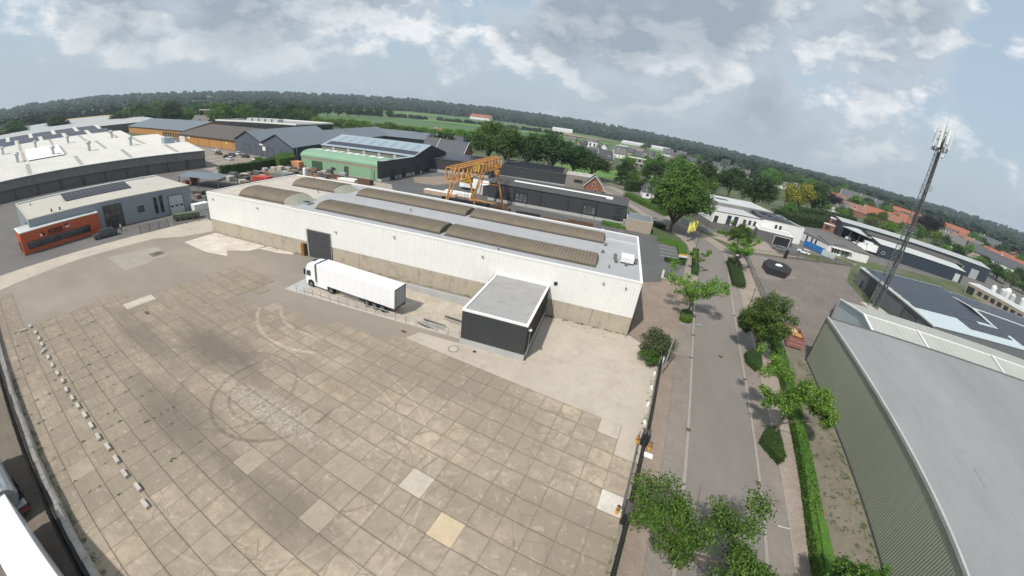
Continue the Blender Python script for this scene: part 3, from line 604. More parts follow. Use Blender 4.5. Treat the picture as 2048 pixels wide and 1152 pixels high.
rz = MB(); rz.bar((-.02, 0, 1.12), (LR, 0, 1.12), .045, GALV, 6); rz.build('top_rail', rl)
rz = MB(); rz.bar((0, 0, .6), (LR, 0, .6), .02, GALV, 4); rz.build('middle_rail', rl)
for i in range(NL+1): link('post', pm, rl, (i*LR/NL, 0, 0))
for (a, bq, w) in (((21.2, 3.3), (24.6, 3.2), .16), ((20.9, 2.2), (24.4, 1.5), .16), ((23.3, 5.6), (25.8, 5.4), .14)):
    s = MB(); aa = (*pw(*a), zr(a[0])+.25); bb = (*pw(*bq), zr(bq[0])+.25); s.bar(aa, bb, .13, DGALV); s.bar((aa[0], aa[1]-.5, aa[2]-.12), (bb[0], bb[1]-.5, bb[2]-.12), .06, GALV)
    s.build('steel_beam', None, label={3.3: 'upper loose steel beam lying in the loading pit', 2.2: 'lower loose steel beam lying in the loading pit', 5.6: 'short steel beam against the pit wall by the annex'}[a[1]], cat='beam')

for i, (x, y) in enumerate(((6.45, 13.0), (6.6, 34.5), (13.35, 26.5), (13.2, 9.0), (13.6, 47.0))):
    b = MB(); b.box(-.22, .22, -.25, .25, 0, .012, RUST); b.build('gully_cover', None, loc=(x, y, .046), label='one of the small dark gully covers along the road kerbs', cat='drain cover', group='gully covers along the road')
for i, (x, y) in enumerate(((10.4, 30.5), (10.8, 43.5))): disc('manhole_cover', x, y, .34, RUST, ['round dark manhole cover in the road, nearer one', 'round dark manhole cover in the road, farther one'][i], z=.022)
# ================================================================ buildings
def fpt(L, D, face, s, z, out):
    return {'f': (s, -out, z), 'b': (s, D+out, z), 'l': (-out, s, z), 'r': (L+out, s, z)}[face]
def fbox(b, L, D, face, s0, s1, z0, z1, o0, o1, mat):
    p = fpt(L, D, face, s0, z0, o0); q = fpt(L, D, face, s1, z1, o1)
    b.box(min(p[0], q[0]), max(p[0], q[0]), min(p[1], q[1]), max(p[1], q[1]), z0, z1, mat)
def hall(name, label, cat, x, y, ang, L, D, prof, wall, roof, axis='u', over=.15, thick=.12, plinth=None, ribs=None, parapet=None, seams=None, group=None, wfaces='fblr', roofname='roof'):
    """prof: heights along v (axis 'u') or along u (axis 'v'): [(0, h0), ..., (D, h1)]"""
    t = thing(name, label, cat, (x, y, 0), R(ang), group); t['L'] = L; t['D'] = D
    W_ = MB(); z0 = plinth[0] if plinth else 0
    def P(a, s, z): return (a, s, z) if axis == 'u' else (s, a, z)
    LA, DA = (L, D) if axis == 'u' else (D, L)
    poly = [(0, z0)]+[(s, z) for s, z in prof]+[(DA, z0)]; n = len(poly)
    vs = [P(0, s, z) for s, z in poly]+[P(LA, s, z) for s, z in poly]
    fs = [tuple(range(n)), tuple(range(2*n-1, n-1, -1))]+[(i, n+i, n+(i+1) % n, (i+1) % n) for i in range(n) if not (0 < i < n-2)]
    if axis == 'v': fs = [tuple(reversed(f)) for f in fs]
    W_.add(vs, [tuple(reversed(f)) for f in fs], wall)
    W_.build('wall', t)
    if plinth:
        q = MB()
        for f in 'fblr':
            Lf = L if f in 'fb' else D; e = .06 if f in 'fb' else -.0
            fbox(q, L, D, f, -e, Lf+e, 0, plinth[0]+.0, -.0, .06, plinth[1])
        q.build('plinth', t)
    if parapet:
        ph, pwid, pm_ = parapet; hz = prof[0][1]
        r_ = MB(); r_.box(.02, L-.02, .02, D-.02, hz-.1, hz-.02, roof); r_.build(roofname, t)
        q = MB()
        for (a, b_, c, d) in ((-.05, L+.05, -.05, pwid), (-.05, L+.05, D-pwid, D+.05), (-.05, pwid, pwid, D-pwid), (L-pwid, L+.05, pwid, D-pwid)): q.box(a, b_, c, d, hz-.12, hz+ph, pm_)
        q.build('coping', t)
    else:
        r_ = MB(); pr = list(prof); (s0, h0), (s1, h1) = pr[0], pr[1]; (e0, g0), (e1, g1) = pr[-2], pr[-1]
        k0 = (h1-h0)/max(.01, s1-s0); k1 = (g1-g0)/max(.01, e1-e0)
        pr[0] = (-over, h0-k0*over); pr[-1] = (DA+over, g1+k1*over)
        m = len(pr); oo = over
        vs = [P(-oo, s, z+.01) for s, z in pr]+[P(-oo, s, z+thick) for s, z in pr]+[P(LA+oo, s, z+.01) for s, z in pr]+[P(LA+oo, s, z+thick) for s, z in pr]
        fs = []
        for i in range(m-1): fs += [(i, i+1, 2*m+i+1, 2*m+i), (m+i, 3*m+i, 3*m+i+1, m+i+1), (i, m+i, m+i+1, i+1), (2*m+i, 2*m+i+1, 3*m+i+1, 3*m+i)]
        fs += [(0, 2*m, 3*m, m), (m-1, 2*m-1, 4*m-1, 3*m-1)]
        if axis == 'v': fs = [tuple(reversed(f)) for f in fs]
        r_.add(vs, fs, roof)
        if seams:
            a = 0
            while a < LA:
                for i in range(m-1):
                    (sa, za), (sb, zb) = pr[i], pr[i+1]; w = seams[1]
                    r_.add([P(a, sa, za+thick), P(a+w, sa, za+thick), P(a+w, sb, zb+thick), P(a, sb, zb+thick), P(a+w/2, sa, za+thick+seams[2]), P(a+w/2, sb, zb+thick+seams[2])], [(0, 4, 5, 3), (1, 2, 5, 4)] if axis == 'u' else [(0, 3, 5, 4), (1, 4, 5, 2)], roof)
                a += seams[0]
        r_.build(roofname, t)
    if ribs:
        pitch, w, dep, faces = ribs[:4]; q = MB()
        for f in faces:
            Lf = L if f in 'fb' else D; s = pitch/2
            while s < Lf-w:
                zt = prof[0][1] if f in ('f', 'l') and axis == 'u' and f == 'f' else None
                def H(s_):
                    for (a, za), (b_, zb) in zip(prof, prof[1:]):
                        if a <= s_ <= b_: return za+(zb-za)*(s_-a)/max(.001, b_-a)
                    return prof[-1][1]
                if axis == 'u': top = prof[0][1] if f == 'f' else prof[-1][1] if f == 'b' else H(s)
                else: top = prof[0][1] if f == 'l' else prof[-1][1] if f == 'r' else H(s)
                skip = any(f == g and a < s+w and s < b_ and zz0 < z0+.1 and zz1 > 1 for (g, a, b_, zz0, zz1) in (ribs[4] if len(ribs) > 4 else []))
                lo = z0 if not skip else [zz1 for (g, a, b_, zz0, zz1) in ribs[4] if f == g and a < s+w and s < b_][0]
                if top-lo > .1: fbox(q, L, D, f, s, s+w, lo, top-.06, 0, dep, wall)
                s += pitch
        q.build('cladding_ribs', t)
    return t
def opening(t, face, s0, s1, z0, z1, kind='window', frame=ANTHD, pane=GLASS, fw_=.08, mull=(), trans=(), label=None, out=.07):
    L, D = t['L'], t['D']; b = MB()
    fbox(b, L, D, face, s0, s1, z0, z0+fw_, -.05, out+.03, frame); fbox(b, L, D, face, s0, s1, z1-fw_, z1, -.05, out+.03, frame)
    fbox(b, L, D, face, s0, s0+fw_, z0+fw_, z1-fw_, -.05, out+.03, frame); fbox(b, L, D, face, s1-fw_, s1, z0+fw_, z1-fw_, -.05, out+.03, frame)
    for m in mull: fbox(b, L, D, face, m-.04, m+.04, z0+fw_, z1-fw_, -.05, out+.02, frame)
    for m in trans: fbox(b, L, D, face, s0+fw_, s1-fw_, m-.03, m+.03, -.05, out+.015, frame)
    o = b.build(kind, t)
    q = MB(); fbox(q, L, D, face, s0+fw_, s1-fw_, z0+fw_, z1-fw_, -.05, out-.03, pane)
    q.build('pane' if kind == 'window' else 'leaf', o)
    if label: o['label'] = label
    return o
def secdoor(t, face, s0, s1, z0, z1, mat, win=None, frame=ANTHD, label=None, nwin=3):
    """sectional overhead door: horizontal panels with recessed joints, optional row of lights"""
    L, D = t['L'], t['D']; b = MB()
    fbox(b, L, D, face, s0-.12, s0, z0, z1+.12, -.05, .12, frame); fbox(b, L, D, face, s1, s1+.12, z0, z1+.12, -.05, .12, frame); fbox(b, L, D, face, s0, s1, z1, z1+.12, -.05, .12, frame)
    o = b.build('door', t)
    n = max(3, int((z1-z0)/.62)); hgt_ = (z1-z0)/n
    for i in range(n):
        q = MB(); za = z0+i*hgt_; fbox(q, L, D, face, s0+.01, s1-.01, za+.012, za+hgt_-.012, -.04, .055, mat); q.build('door_panel', o)
        if win and abs(i-win[0]) < win[1]:
            w = (s1-s0)/nwin
            for j in range(nwin):
                q = MB(); fbox(q, L, D, face, s0+j*w+w*.16, s0+(j+1)*w-w*.16, za+hgt_*.22, za+hgt_*.78, .05, .066, win[2]); q.build('door_window', o)
    if label: o['label'] = label
    return o
def vent(t, u, v, z, r=.12, h=.7, mat=GALV, cap=True):
    b = MB(); b.bar((u, v, z), (u, v, z+h), r, mat, 8)
    if cap: b.bar((u, v, z+h+.05), (u, v, z+h+.18), r*1.9, mat, 8, r*.4)
    return b.build('roof_vent', t)
def rbox(t, name, u0, u1, v0, v1, z0, z1, mat, label=None):
    b = MB(); b.box(u0, u1, v0, v1, z0, z1, mat); return tag(b.build(name, t), label)
def solar(t, org, du, dv, nu, nv, wu, wv, gap=.03, mesh=None, skip=None, name='solar_panel', limit=None):
    """grid of single panels lying in the plane org + a*du + b*dv"""
    du = Vector(du).normalized(); dv = Vector(dv).normalized(); nn = du.cross(dv)
    b = MB(); fr = .022; h = .04
    b.box(0, wu-gap, 0, wv-gap, 0, h, DGALV); b.box(fr, wu-gap-fr, fr, wv-gap-fr, h, h+.006, SOLAR); me = b.mesh(name)
    M = Matrix((du, dv, nn)).transposed().to_4x4()
    for i in range(nu):
        for j in range(nv):
            if skip and skip(i, j): continue
            o = link(name, me, t); o.matrix_local = Matrix.Translation(Vector(org)+du*i*wu+dv*j*wv+nn*.06) @ M

# ---- A. the long white hall in the middle
LM, DM, HM = 81.1, 24.1, 8.08
def membr(t, p, c):
    x = t.n('ShaderNodeVectorMath', operation='SUBTRACT'); t.l(p, x.inputs[0]); x.inputs[1].default_value = (BO.x, BO.y, 0)
    r_ = t.map(x.outputs[0], (1, 1, 1), (0, 0, -R(8.92))); s = t.n('ShaderNodeSeparateXYZ'); t.l(r_, s.inputs[0])
    e = t.math('ADD', s.outputs[0], t.math('MULTIPLY', s.outputs[1], .15)); m = t.ramp(t.math('MULTIPLY', e, .01), [(.2205, 1.0), (.2215, 0.0)], 'LINEAR')
    c = t.mix(m, c, t.ramp(t.noise(p, 0.35, 5, .6), [(.35, (0.40, 0.355, 0.31)), (.65, (0.50, 0.455, 0.41))]))
    w = t.n('ShaderNodeTexWave'); w.inputs['Scale'].default_value = .16; w.bands_direction = 'Y'; t.l(r_, w.inputs['Vector'])
    c = t.mix(t.ramp(w.outputs[1], [(0.0, .22), (.04, 0.0)]), c, (0.2, 0.2, 0.2))
    st = t.noise(t.map(p, (.25, 1, 1)), .5, 6, .7); return t.mix(t.ramp(st, [(.55, 0.0), (.75, .35)]), c, (0.26, 0.25, 0.24))
MEMB = ground_mat('grey_roof_membrane', [(0.30, 0.305, 0.315), (0.335, 0.34, 0.35), (0.375, 0.38, 0.388)], 0.2, 2, .7, .1, extra=membr)
A = hall('warehouse', 'long white corrugated warehouse with brown barrel rooflights on its grey roof', 'warehouse', *BO, 8.92, LM, DM, [(0, HM), (DM, HM)], WHITE, MEMB, plinth=None, parapet=(.12, .30, COPING),
         ribs=None)
for o in list(A.children):
    if o.name.startswith('wall'): bpy.data.objects.remove(o)
b = MB(); b.box(0, LM, 0, DM, 2.78, HM-.12, WHITE); b.build('wall', A)
b = MB()
s = .0
while s < LM-.2:
    if True:
        lo = 5.16 if 26.2 < s < 31.9 else 2.72
        b.add([(s, 0, lo), (s+.06, -.022, lo), (s+.17, -.022, lo), (s+.23, 0, lo), (s, 0, HM-.12), (s+.06, -.022, HM-.12), (s+.17, -.022, HM-.12), (s+.23, 0, HM-.12)], [(0, 1, 5, 4), (1, 2, 6, 5), (2, 3, 7, 6), (0, 3, 2, 1)], WHITE)
    s += .38
s = .1
while s < DM-.2:
    b.add([(LM, s, 2.72), (LM+.045, s+.06, 2.72), (LM+.045, s+.17, 2.72), (LM, s+.23, 2.72), (LM, s, HM-.12), (LM+.045, s+.06, HM-.12), (LM+.045, s+.17, HM-.12), (LM, s+.23, HM-.12)], [(0, 1, 5, 4), (1, 2, 6, 5), (2, 3, 7, 6)], WHITE); s += .38
b.build('cladding_ribs', A)
# concrete base wall of upright panels, each its own piece, with horizontal board lines
cp = [(0, 2.5)]+[(2.5+i*5.9, 2.5+(i+1)*5.9) for i in range(4)]+[(31.7+i*5.49, 31.7+(i+1)*5.49) for i in range(9)]
for i, (a, c) in enumerate(cp):
    if a < 26.3 < c: c = 26.1
    b = MB(); b.box(a+.02, c-.02, .02, .35, -.05, 2.78, CONC)
    for zz in (.55, 1.1, 1.65, 2.2): b.box(a+.03, c-.03, .014, .02, zz, zz+.50, CONC)
    b.build('concrete_panel', A)
b = MB(); b.box(.1, LM-.1, .36, DM-.02, -.05, 2.78, CONC); b.build('inner_wall', A)
for i in range(4):
    b = MB(); a = .1+i*6; b.box(LM-.3, LM-.02, a, a+5.9, -.05, 2.77, CONC); b.build('concrete_panel', A)
for zz in (0,): pass
secdoor(A, 'f', 26.6, 31.5, 0.02, 5.0, plain('dark_door_panel', (0.055, 0.058, 0.064), .5, 0, .1, .6), frame=GALV, label='tall dark grey sectional door in the white wall')
b = MB(); b.box(26.28, 26.46, -.09, 0.05, 0, 5.15, CONCG); b.build('door_post', A)
b = MB(); b.box(25.1, 25.25, -.5, -.02, .0, 2.3, WOODO); b.box(25.3, 25.42, -.25, .1, 0, 2.35, ANTHD); b.box(25.45, 25.6, -.5, -.02, .0, 2.3, WOODO); b.box(25.6, 26.1, -.1, -.02, 0, 2.3, ANTHD); b.build('wooden_side_door', A)
def barrel(u0, u1, v0, v1, h, mat, end0='round', end1='flat', nseg=12, pitch=.5, z=HM-.02):
    """corrugated barrel rooflight; ribs run over the arch"""
    b = MB(); wv = v1-v0; n = nseg; um = []
    u = u0; i = 0
    while u < u1: um.append((u, 0.0 if i % 2 else .15)); u += pitch/2; i += 1
    um.append((u1, 0))
    def ringp(u, e, sc=1.0): return [(u, v0+wv/2-math.cos(PI*j/n)*(wv/2)*(1 if sc == 1 else sc), z+max(0, math.sin(PI*j/n))**.8*(h+e)*sc) for j in range(n+1)]
    rings = [ringp(u, e) for u, e in um]
    vs = [p for r_ in rings for p in r_]; m = n+1
    b.add(vs, [(i*m+j, (i+1)*m+j, (i+1)*m+j+1, i*m+j+1) for i in range(len(rings)-1) for j in range(n)], mat)
    o = b.build('barrel_rooflight', A)
    for (uu, sg, kind) in ((u0, -1, end0), (u1, 1, end1)):
        base = ringp(uu, 0); q = MB()
        if kind == 'flat': q.add(base, [tuple(range(m)) if sg < 0 else tuple(range(m-1, -1, -1))], mat)
        else:   # raked end: the arch runs down to a line on the roof
            ext = .9 if kind == 'round' else 2.4; cur = [(uu+sg*ext*(1 if kind == 'slope' else math.sin(PI*j/n)), v0+wv/2+(p[1]-v0-wv/2)*(.8 if kind == 'slope' else 1), z+.02) for j, p in enumerate(base)]
            q.add(base+cur, [(j, m+j, m+j+1, j+1) if sg > 0 else (j, j+1, m+j+1, m+j) for j in range(n)], PALEG if kind == 'slope' else mat)
        q.build('end_cap', o)
    k_ = MB(); k_.box(u0-.1, u1+.1, v0-.12, v0, z, z+.22, BROWNR); k_.box(u0-.1, u1+.1, v1, v1+.12, z, z+.22, BROWNR); k_.build('kerb_upstand', o); return o
barrel(8.0, 19.8, 1.6, 8.0, 1.25, BARREL, 'round', 'slope', pitch=.8); barrel(9.0, 20.2, 14.2, 20.4, 1.2, BARREL, 'round', 'slope', pitch=.8)
barrel(26.6, 50.4, 2.4, 7.5, .95, BARREL, 'flat', 'flat'); barrel(51.4, 74.6, 2.4, 7.5, .95, BARREL, 'flat', 'flat')
barrel(25.4, 49.3, 15.0, 20.3, .95, BARREL, 'flat', 'flat'); barrel(50.3, 74.9, 15.0, 20.3, .95, BARREL, 'flat', 'flat')
b = MB(); b.box(22.0, 23.7, 3.4, 4.9, HM-.02, HM+.35, GALV); b.box(22.3, 23.4, 3.7, 4.6, HM+.35, HM+.42, ANTHD); b.build('roof_hatch', A)
b = MB(); b.box(75.2, 80.9, 17.6, 18.3, HM-.02, HM+.22, ROOFLG); b.build('cable_duct', A)
ac = MB(); ac.box(78.0, 79.9, 6.4, 8.7, HM+.25, HM+1.0, WHITE2)
for xx, yy in ((78.1, 6.5), (79.8, 6.5), (78.1, 8.6), (79.8, 8.6)): ac.box(xx-.06, xx+.06, yy-.06, yy+.06, HM-.02, HM+.25, DGALV)
aco = ac.build('rooftop_unit', A)
for i, (u, v) in enumerate([(77.2, 9.4), (77.2, 8.2), (77.3, 7.4), (77.4, 6.5), (78.9, 5.9), (80.3, 7.6), (80.4, 8.9), (75.4, 14.2), (75.2, 9.9), (72.6, 15.6)]):
    q = MB(); q.box(u-.22, u+.22, v-.3, v-.12, HM-.02, HM+.35, DGALV); q.box(u-.22, u+.22, v+.12, v+.3, HM-.02, HM+.35, DGALV); q.box(u-.05, u+.05, v-.3, v+.3, HM+.3, HM+.36, GALV); q.build('pipe_support', A)
for u, v in ((60.5, 1.2), (76.5, 3.3), (18, 12.2), (40, 11.5)): vent(A, u, v, HM-.02, .09, .35, DGALV)
for u in (2.0, 14.8, 32.8, 44, 58.6, 76.2, 79.2):
    q = MB(); q.box(u-.12, u+.12, -.28, -.02, 6.9 if u != 32.8 else 5.6, 7.1 if u != 32.8 else 5.8, GALV); q.build('wall_lamp', A)
q = MB(); q.box(69.6, 70.1, -.12, -.02, 5.1, 5.6, DGALV); q.box(69.68, 70.02, -.14, -.12, 5.18, 5.52, ANTHD); q.build('wall_vent', A)
q = MB(); q.bar((6.0, DM-.4, HM), (6.0, DM-.4, HM+2.2), .05, DGALV); q.bar((6.0, DM-.4, HM+1.2), (6.0, DM-1.0, HM+1.2), .04, DGALV); q.build('roof_antenna', A)
q = MB(); q.bar((1.6, DM+1.2, 0), (1.6, DM+1.2, HM+1.5), .45, WHITE2, 12); q.bar((1.6, DM+1.2, HM+1.5), (1.6, DM+1.2, HM+1.9), .45, GALV, 12, .15); 
tag(q.build('silo_pipe', None, label='white round vent pipe standing behind the far corner of the white warehouse', cat='vent pipe'), None).matrix_world = A.matrix_world.copy()
bpy.data.objects['silo_pipe'].location = (*BO, 0); bpy.data.objects['silo_pipe'].rotation_euler = (0, 0, R(8.92))

# ---- annex (loading dock house)
AN = hall('annex', 'small black flat-roofed loading annex in front of the white warehouse', 'annex', -20.52, 12.95, 8.6, 8.06, 12.3, [(0, 4.75), (12.3, 4.75)], ANTH, plain('annex_roof_membrane', (0.30, 0.295, 0.295), .8, 0, .10, .5, grime=(0.21, 0.195, 0.18)), plinth=(.82, CONCG), parapet=(.10, .26, COPING), ribs=(.32, .10, .035, 'flr'))
q = MB(); q.box(-.3, -.02, 9.5, 12.2, -.0, 4.6, ANTHD); q.build('dock_shelter', AN)
q = MB(); q.bar((8.3, .6, 1.5), (8.3, .6, 4.4), .035, GALV); q.box(8.1, 8.5, .3, .6, 4.0, 4.15, COPING); q.bar((8.3, .6, 0), (8.3, .6, 1.5), .05, GALV); q.build('downpipe', AN)

# ---- KOKS office
K1 = hall('office_workshop', 'grey-blue flat-roofed workshop office with solar panels behind the orange-red front block', 'office building', -102.66, -13.12, 91.04, 33.9, 21.8, [(0, 5.9), (21.8, 5.9)], GREYW, plain('beige_roof_membrane', (0.42, 0.40, 0.355), .85, 0, .08, .2), parapet=(.10, .25, CONCL))
RB_ = (-100.26, -15.44, 94.28)
opening(K1, 'f', 14.4, 18.3, .05, 5.0, frame=ANTHD, pane=GLASS, mull=(15.7, 17.0), trans=(2.4, 3.7), label='tall dark glazed entrance beside the orange-red block')
opening(K1, 'f', 21.5, 22.9, 2.0, 3.4, frame=ANTHD)
opening(K1, 'f', 25.2, 25.9, .9, 4.6, frame=ANTHD, trans=(1.8, 2.7, 3.6)); opening(K1, 'f', 26.5, 27.2, .9, 4.8, frame=ANTHD, trans=(1.8, 2.7, 3.6))
secdoor(K1, 'f', 28.6, 31.9, .03, 4.2, ROOFLG, win=(2, .5, GLASS), frame=DGALV, label='pale grey overhead door with three small windows')
opening(K1, 'l', 5, 6.4, 3.2, 4.4, frame=ANTHD)
K1['rooflabel'] = 0; del K1['rooflabel']
solar(K1, (9.2, 9.4, 5.95), (1, 0, 0), (0, .98, .17), 14, 3, 1.05, 1.75, gap=.04)
for (u, v) in ((2.6, 15), (5, 2.2), (6.6, 2.0), (22, 20), (30, 20)): vent(K1, u, v, 5.85, .14, .5, GALV if v > 10 else ANTHD)
q = MB(); q.box(.5, 33.4, 20.0, 20.6, 5.85, 6.15, ROOFLG); q.build('cable_duct', K1)
K2 = hall('office_front_block', 'orange-red office block with dark raised lettering and a dark ribbon window', 'office building', *RB_[:2], RB_[2], 15.33, 5.6, [(0, 4.39), (5.6, 4.39)], RED, ROOFLG, parapet=(.06, .22, COPING), plinth=(.3, plain('red_plinth', (0.21, 0.10, 0.08), .8)))
opening(K2, 'f', 1.0, 13.2, .95, 2.35, frame=ANTHD, mull=(3, 5, 7, 9, 11), label='long dark ribbon window')
opening(K2, 'l', 1.2, 3.6, .6, 2.2, frame=ANTHD)
def text(s, size, ext, mat, parent, name, loc, rot, align='CENTER', label=None, bold=0):
    cu = bpy.data.curves.new(name, 'FONT'); cu.body = s; cu.size = size; cu.extrude = ext; cu.align_x = align; cu.offset = bold
    tmp = bpy.data.objects.new(name, cu); C.objects.link(tmp); me = bpy.data.meshes.new_from_object(tmp); bpy.data.objects.remove(tmp)
    me.materials.clear(); me.materials.append(mat); o = link(name, me, parent); o.location = loc; o.rotation_euler = rot; return tag(o, label)
DKRED = plain('dark_sign_letters', (0.045, 0.012, 0.014), .5)
text('KOKS', 1.05, .05, DKRED, K2, 'sign_lettering', (6.6, -.13, 2.85), (R(90), 0, 0), bold=.035)
q = MB(); q.box(4.9, 8.4, -.09, -.02, 2.60, 2.70, DKRED); q.build('sign_line', K2)
q = MB()
for x, z, s_, m in ((8.55, 3.45, .34, DKRED), (8.95, 3.5, .3, DBLUE), (8.62, 3.05, .3, COPING), (9.0, 3.1, .3, COPING), (8.5, 2.7, .26, DKRED)): q.box(x, x+s_, -.13-.01*s_, -.02, z, z+s_, m)
q.build('cube_emblem', K2); q = MB()
for x, z, s_, m in ((4.15, 2.75, .42, DKRED), (3.6, 2.75, .42, COPING), (4.0, 3.2, .28, DKRED)): q.box(x, x+s_, -.12-.01*s_, -.02, z, z+s_, m)
q.build('cube_emblem', K2)

# ---- big saw-roofed works at the far left
HG = thing('factory_hall', 'big dark grey works with five parallel cream-white corrugated roofs at the left edge', 'factory', (-170.3, -59.65, 0), R(86.2))
# local u runs along the street (away from camera side), v runs to the west
HU, HB = 112.0, 30.0
bays = [(0, 6.45, 17.4, 8.43, 44, 6.3, CREAM), (44, 6.3, 73.7, 8.43, 101, 6.3, CREAM), (101, 6.3, 130, 8.43, 148, 6.6, CREAM), (148, 6.6, 185, 10.6, 212, 8.2, CREAM)]
w = MB(); w.box(0, HU, 0, .3, 3.5, 6.4, UPGREY); w.build('upper_wall', HG)
i = 0
for a in range(0, 112, 7):      # lower wall: recessed bays of boards between posts
    q = MB(); q.box(a+.2, min(HU, a+7)-.05, .45, .7, 0, 3.5, OLDGREY); q.build('lower_wall_bay', HG)
    q = MB(); q.box(a-.05, a+.2, .1, .6, 0, 3.55, BROWNR); q.build('post', HG)
w = MB()
for a in range(0, int(HU/.9)): w.box(a*.9, a*.9+.12, -.05, 0, 3.55, 6.35, UPGREY)
w.build('cladding_ribs', HG)
w = MB(); w.box(-.3, HU+.3, -.45, .0, 6.3, 6.5, ROOFLG); w.build('gutter', HG)
for bi, (v0, z0_, vm, zm, v1, z1_, m) in enumerate(bays):
    q = MB(); us_ = HU if bi == 0 else HU+(4 if bi == 1 else -2 if bi == 2 else -6)
    q.add([(-1, v0-.4, z0_), (us_, v0-.4, z0_), (us_, vm, zm), (-1, vm, zm), (us_, v1, z1_), (-1, v1, z1_)], [(0, 1, 2, 3), (3, 2, 4, 5)], m)
    a = 0
    while a < us_-.3:
        q.add([(a, v0-.4, z0_), (a+.25, v0-.4, z0_), (a+.25, vm, zm), (a, vm, zm), (a+.12, v0-.4, z0_+.07), (a+.12, vm, zm+.07)], [(0, 4, 5, 3), (4, 1, 2, 5)], m); a += .75
    q.build('roof_slope', HG)
    q = MB(); q.add([(us_-.3, v0, 0), (us_-.3, v0, z0_-.05), (us_-.3, vm, zm-.05), (us_-.3, v1, z1_-.05), (us_-.3, v1, 0)], [(0, 4, 3, 2, 1)], OLDGREY); q.build('gable_wall', HG)
    for a in range(6, int(us_), 16):
        q = MB(); k0 = (zm-z0_)/(vm-v0); m0, m1 = v0+1.2+(1.5 if bi else 0), vm-1.5
        q.add([(a, m0, z0_+k0*(m0-v0)+.09), (a+1.3, m0, z0_+k0*(m0-v0)+.09), (a+1.3, m1, z0_+k0*(m1-v0)+.09), (a, m1, z0_+k0*(m1-v0)+.09)], [(0, 1, 2, 3)], plain('rooflight_sheet', (0.34, 0.30, 0.25), .5)); q.build('rooflight_strip', HG)
for u, v in ((38, 48), (52, 48), (66, 49), (80, 47), (97, 47), (46, 104), (62, 103), (78, 105), (100, 104)):
    q = MB(); z = 6.4; q.bar((u, v, z), (u, v, z+2.6), .55, GALV, 10); q.bar((u, v, z+2.6), (u, v, z+3.6), .55, GALV, 10, 1.2); q.bar((u, v, z+3.6), (u, v, z+4.2), 1.2, GALV, 10, .5); q.build('exhaust_cowl', HG)
q = MB(); q.add([(56, 45, 6.8), (70, 45, 6.8), (70, 70, 9.3), (56, 70, 9.3), (56, 70, 6), (70, 70, 6), (56, 45, 6), (70, 45, 6)], [(0, 1, 2, 3), (0, 3, 4, 6), (1, 7, 5, 2)], WHITE2); q.build('raised_white_roof_box', HG)
q = MB(); q.box(104, 108, 21, 25, 7.4, 10.4, ROOFLB); q.build('roof_machine_box', HG)
for a in range(-6, 100, 14):
    for (vv, off) in ((152, 5), (168, 0)):
        solar(HG, (a+off, vv, 6.6+(vv-148)*4.0/37+.12), (1, 0, 0), (0, 37, 4.0), 1, 1, 11.6, 14.5, name='solar_array')
FG = hall('far_grey_sheds', 'far grey shed complex with zigzag pale roofs under the dark trees at the left', 'shed', -372, -110, 97.6, 240, 180, [(0, 7), (45, 9.6), (90, 7.2), (135, 10.2), (180, 8)], OLDGREY, plain('pale_grey_sheet_roof', (0.36, 0.37, 0.37), .7, 0, .08, .1), seams=(8, .5, .12))
opening(FG, 'f', 205, 218, 0, 5, 'door', pane=ANTHD); opening(FG, 'f', 120, 130, 0, 5, 'door', pane=ANTHD)
DG = hall('blue_roof_workshop', 'workshop with blue-grey roof and orange timber wall behind the cream roofs', 'workshop', -392, 92, 2, 104, 40, [(0, 5.2), (20, 9.8), (40, 5.2)], WOODO, ROOFBG, over=.8)
for s_ in range(70, 100, 4): opening(DG, 'f', s_, s_+2.4, .6, 3.4, frame=ANTHD)
EG = hall('timber_workshop', 'workshop with orange timber wall and wide dark brown roof left of the car park', 'workshop', -268, 84.0, 1.5, 67, 44, [(0, 5.2), (22, 9.4), (44, 5.2)], WOODO, BROWNR, over=.9)
for s_ in (12, 25, 38, 51, 63):
    q = MB(); fbox(q, 67, 44, 'f', s_, s_+.12, 0, 5, 0, .08, BROWNR); q.build('batten', EG)
secdoor(EG, 'f', 1.0, 8.4, .05, 4.2, WHITE2, frame=ROOFLG, label='white overhead door at the left end of the timber wall')
q = MB(); fbox(q, 67, 44, 'f', 12.5, 15.5, 3.0, 4.6, .05, .15, WHITE2); q.build('wall_sign', EG); q = MB(); fbox(q, 67, 44, 'f', 56, 58, 2.8, 3.8, .05, .15, YEL); q.build('wall_sign', EG)
FW = hall('flat_roof_office', 'low dark office with wide white-edged flat roof and rooftop units', 'office building', -335, 140, 12, 84, 42, [(0, 8), (40, 8)], ANTHD, plain('mid_grey_roof', (0.28, 0.28, 0.28), .8), parapet=(.9, 1.0, COPING))
for s_ in range(2, 76, 6): opening(FW, 'f', s_, s_+4, 4.4, 6.6, frame=DGALV)
for s_ in range(2, 38, 6): opening(FW, 'r', s_, s_+4, 4.0, 6.6, frame=DGALV)
for i in range(5): rbox(FW, 'rooftop_unit', 20+i*7, 25+i*7, 14, 20, 7.9, 10.2, ROOFLG)
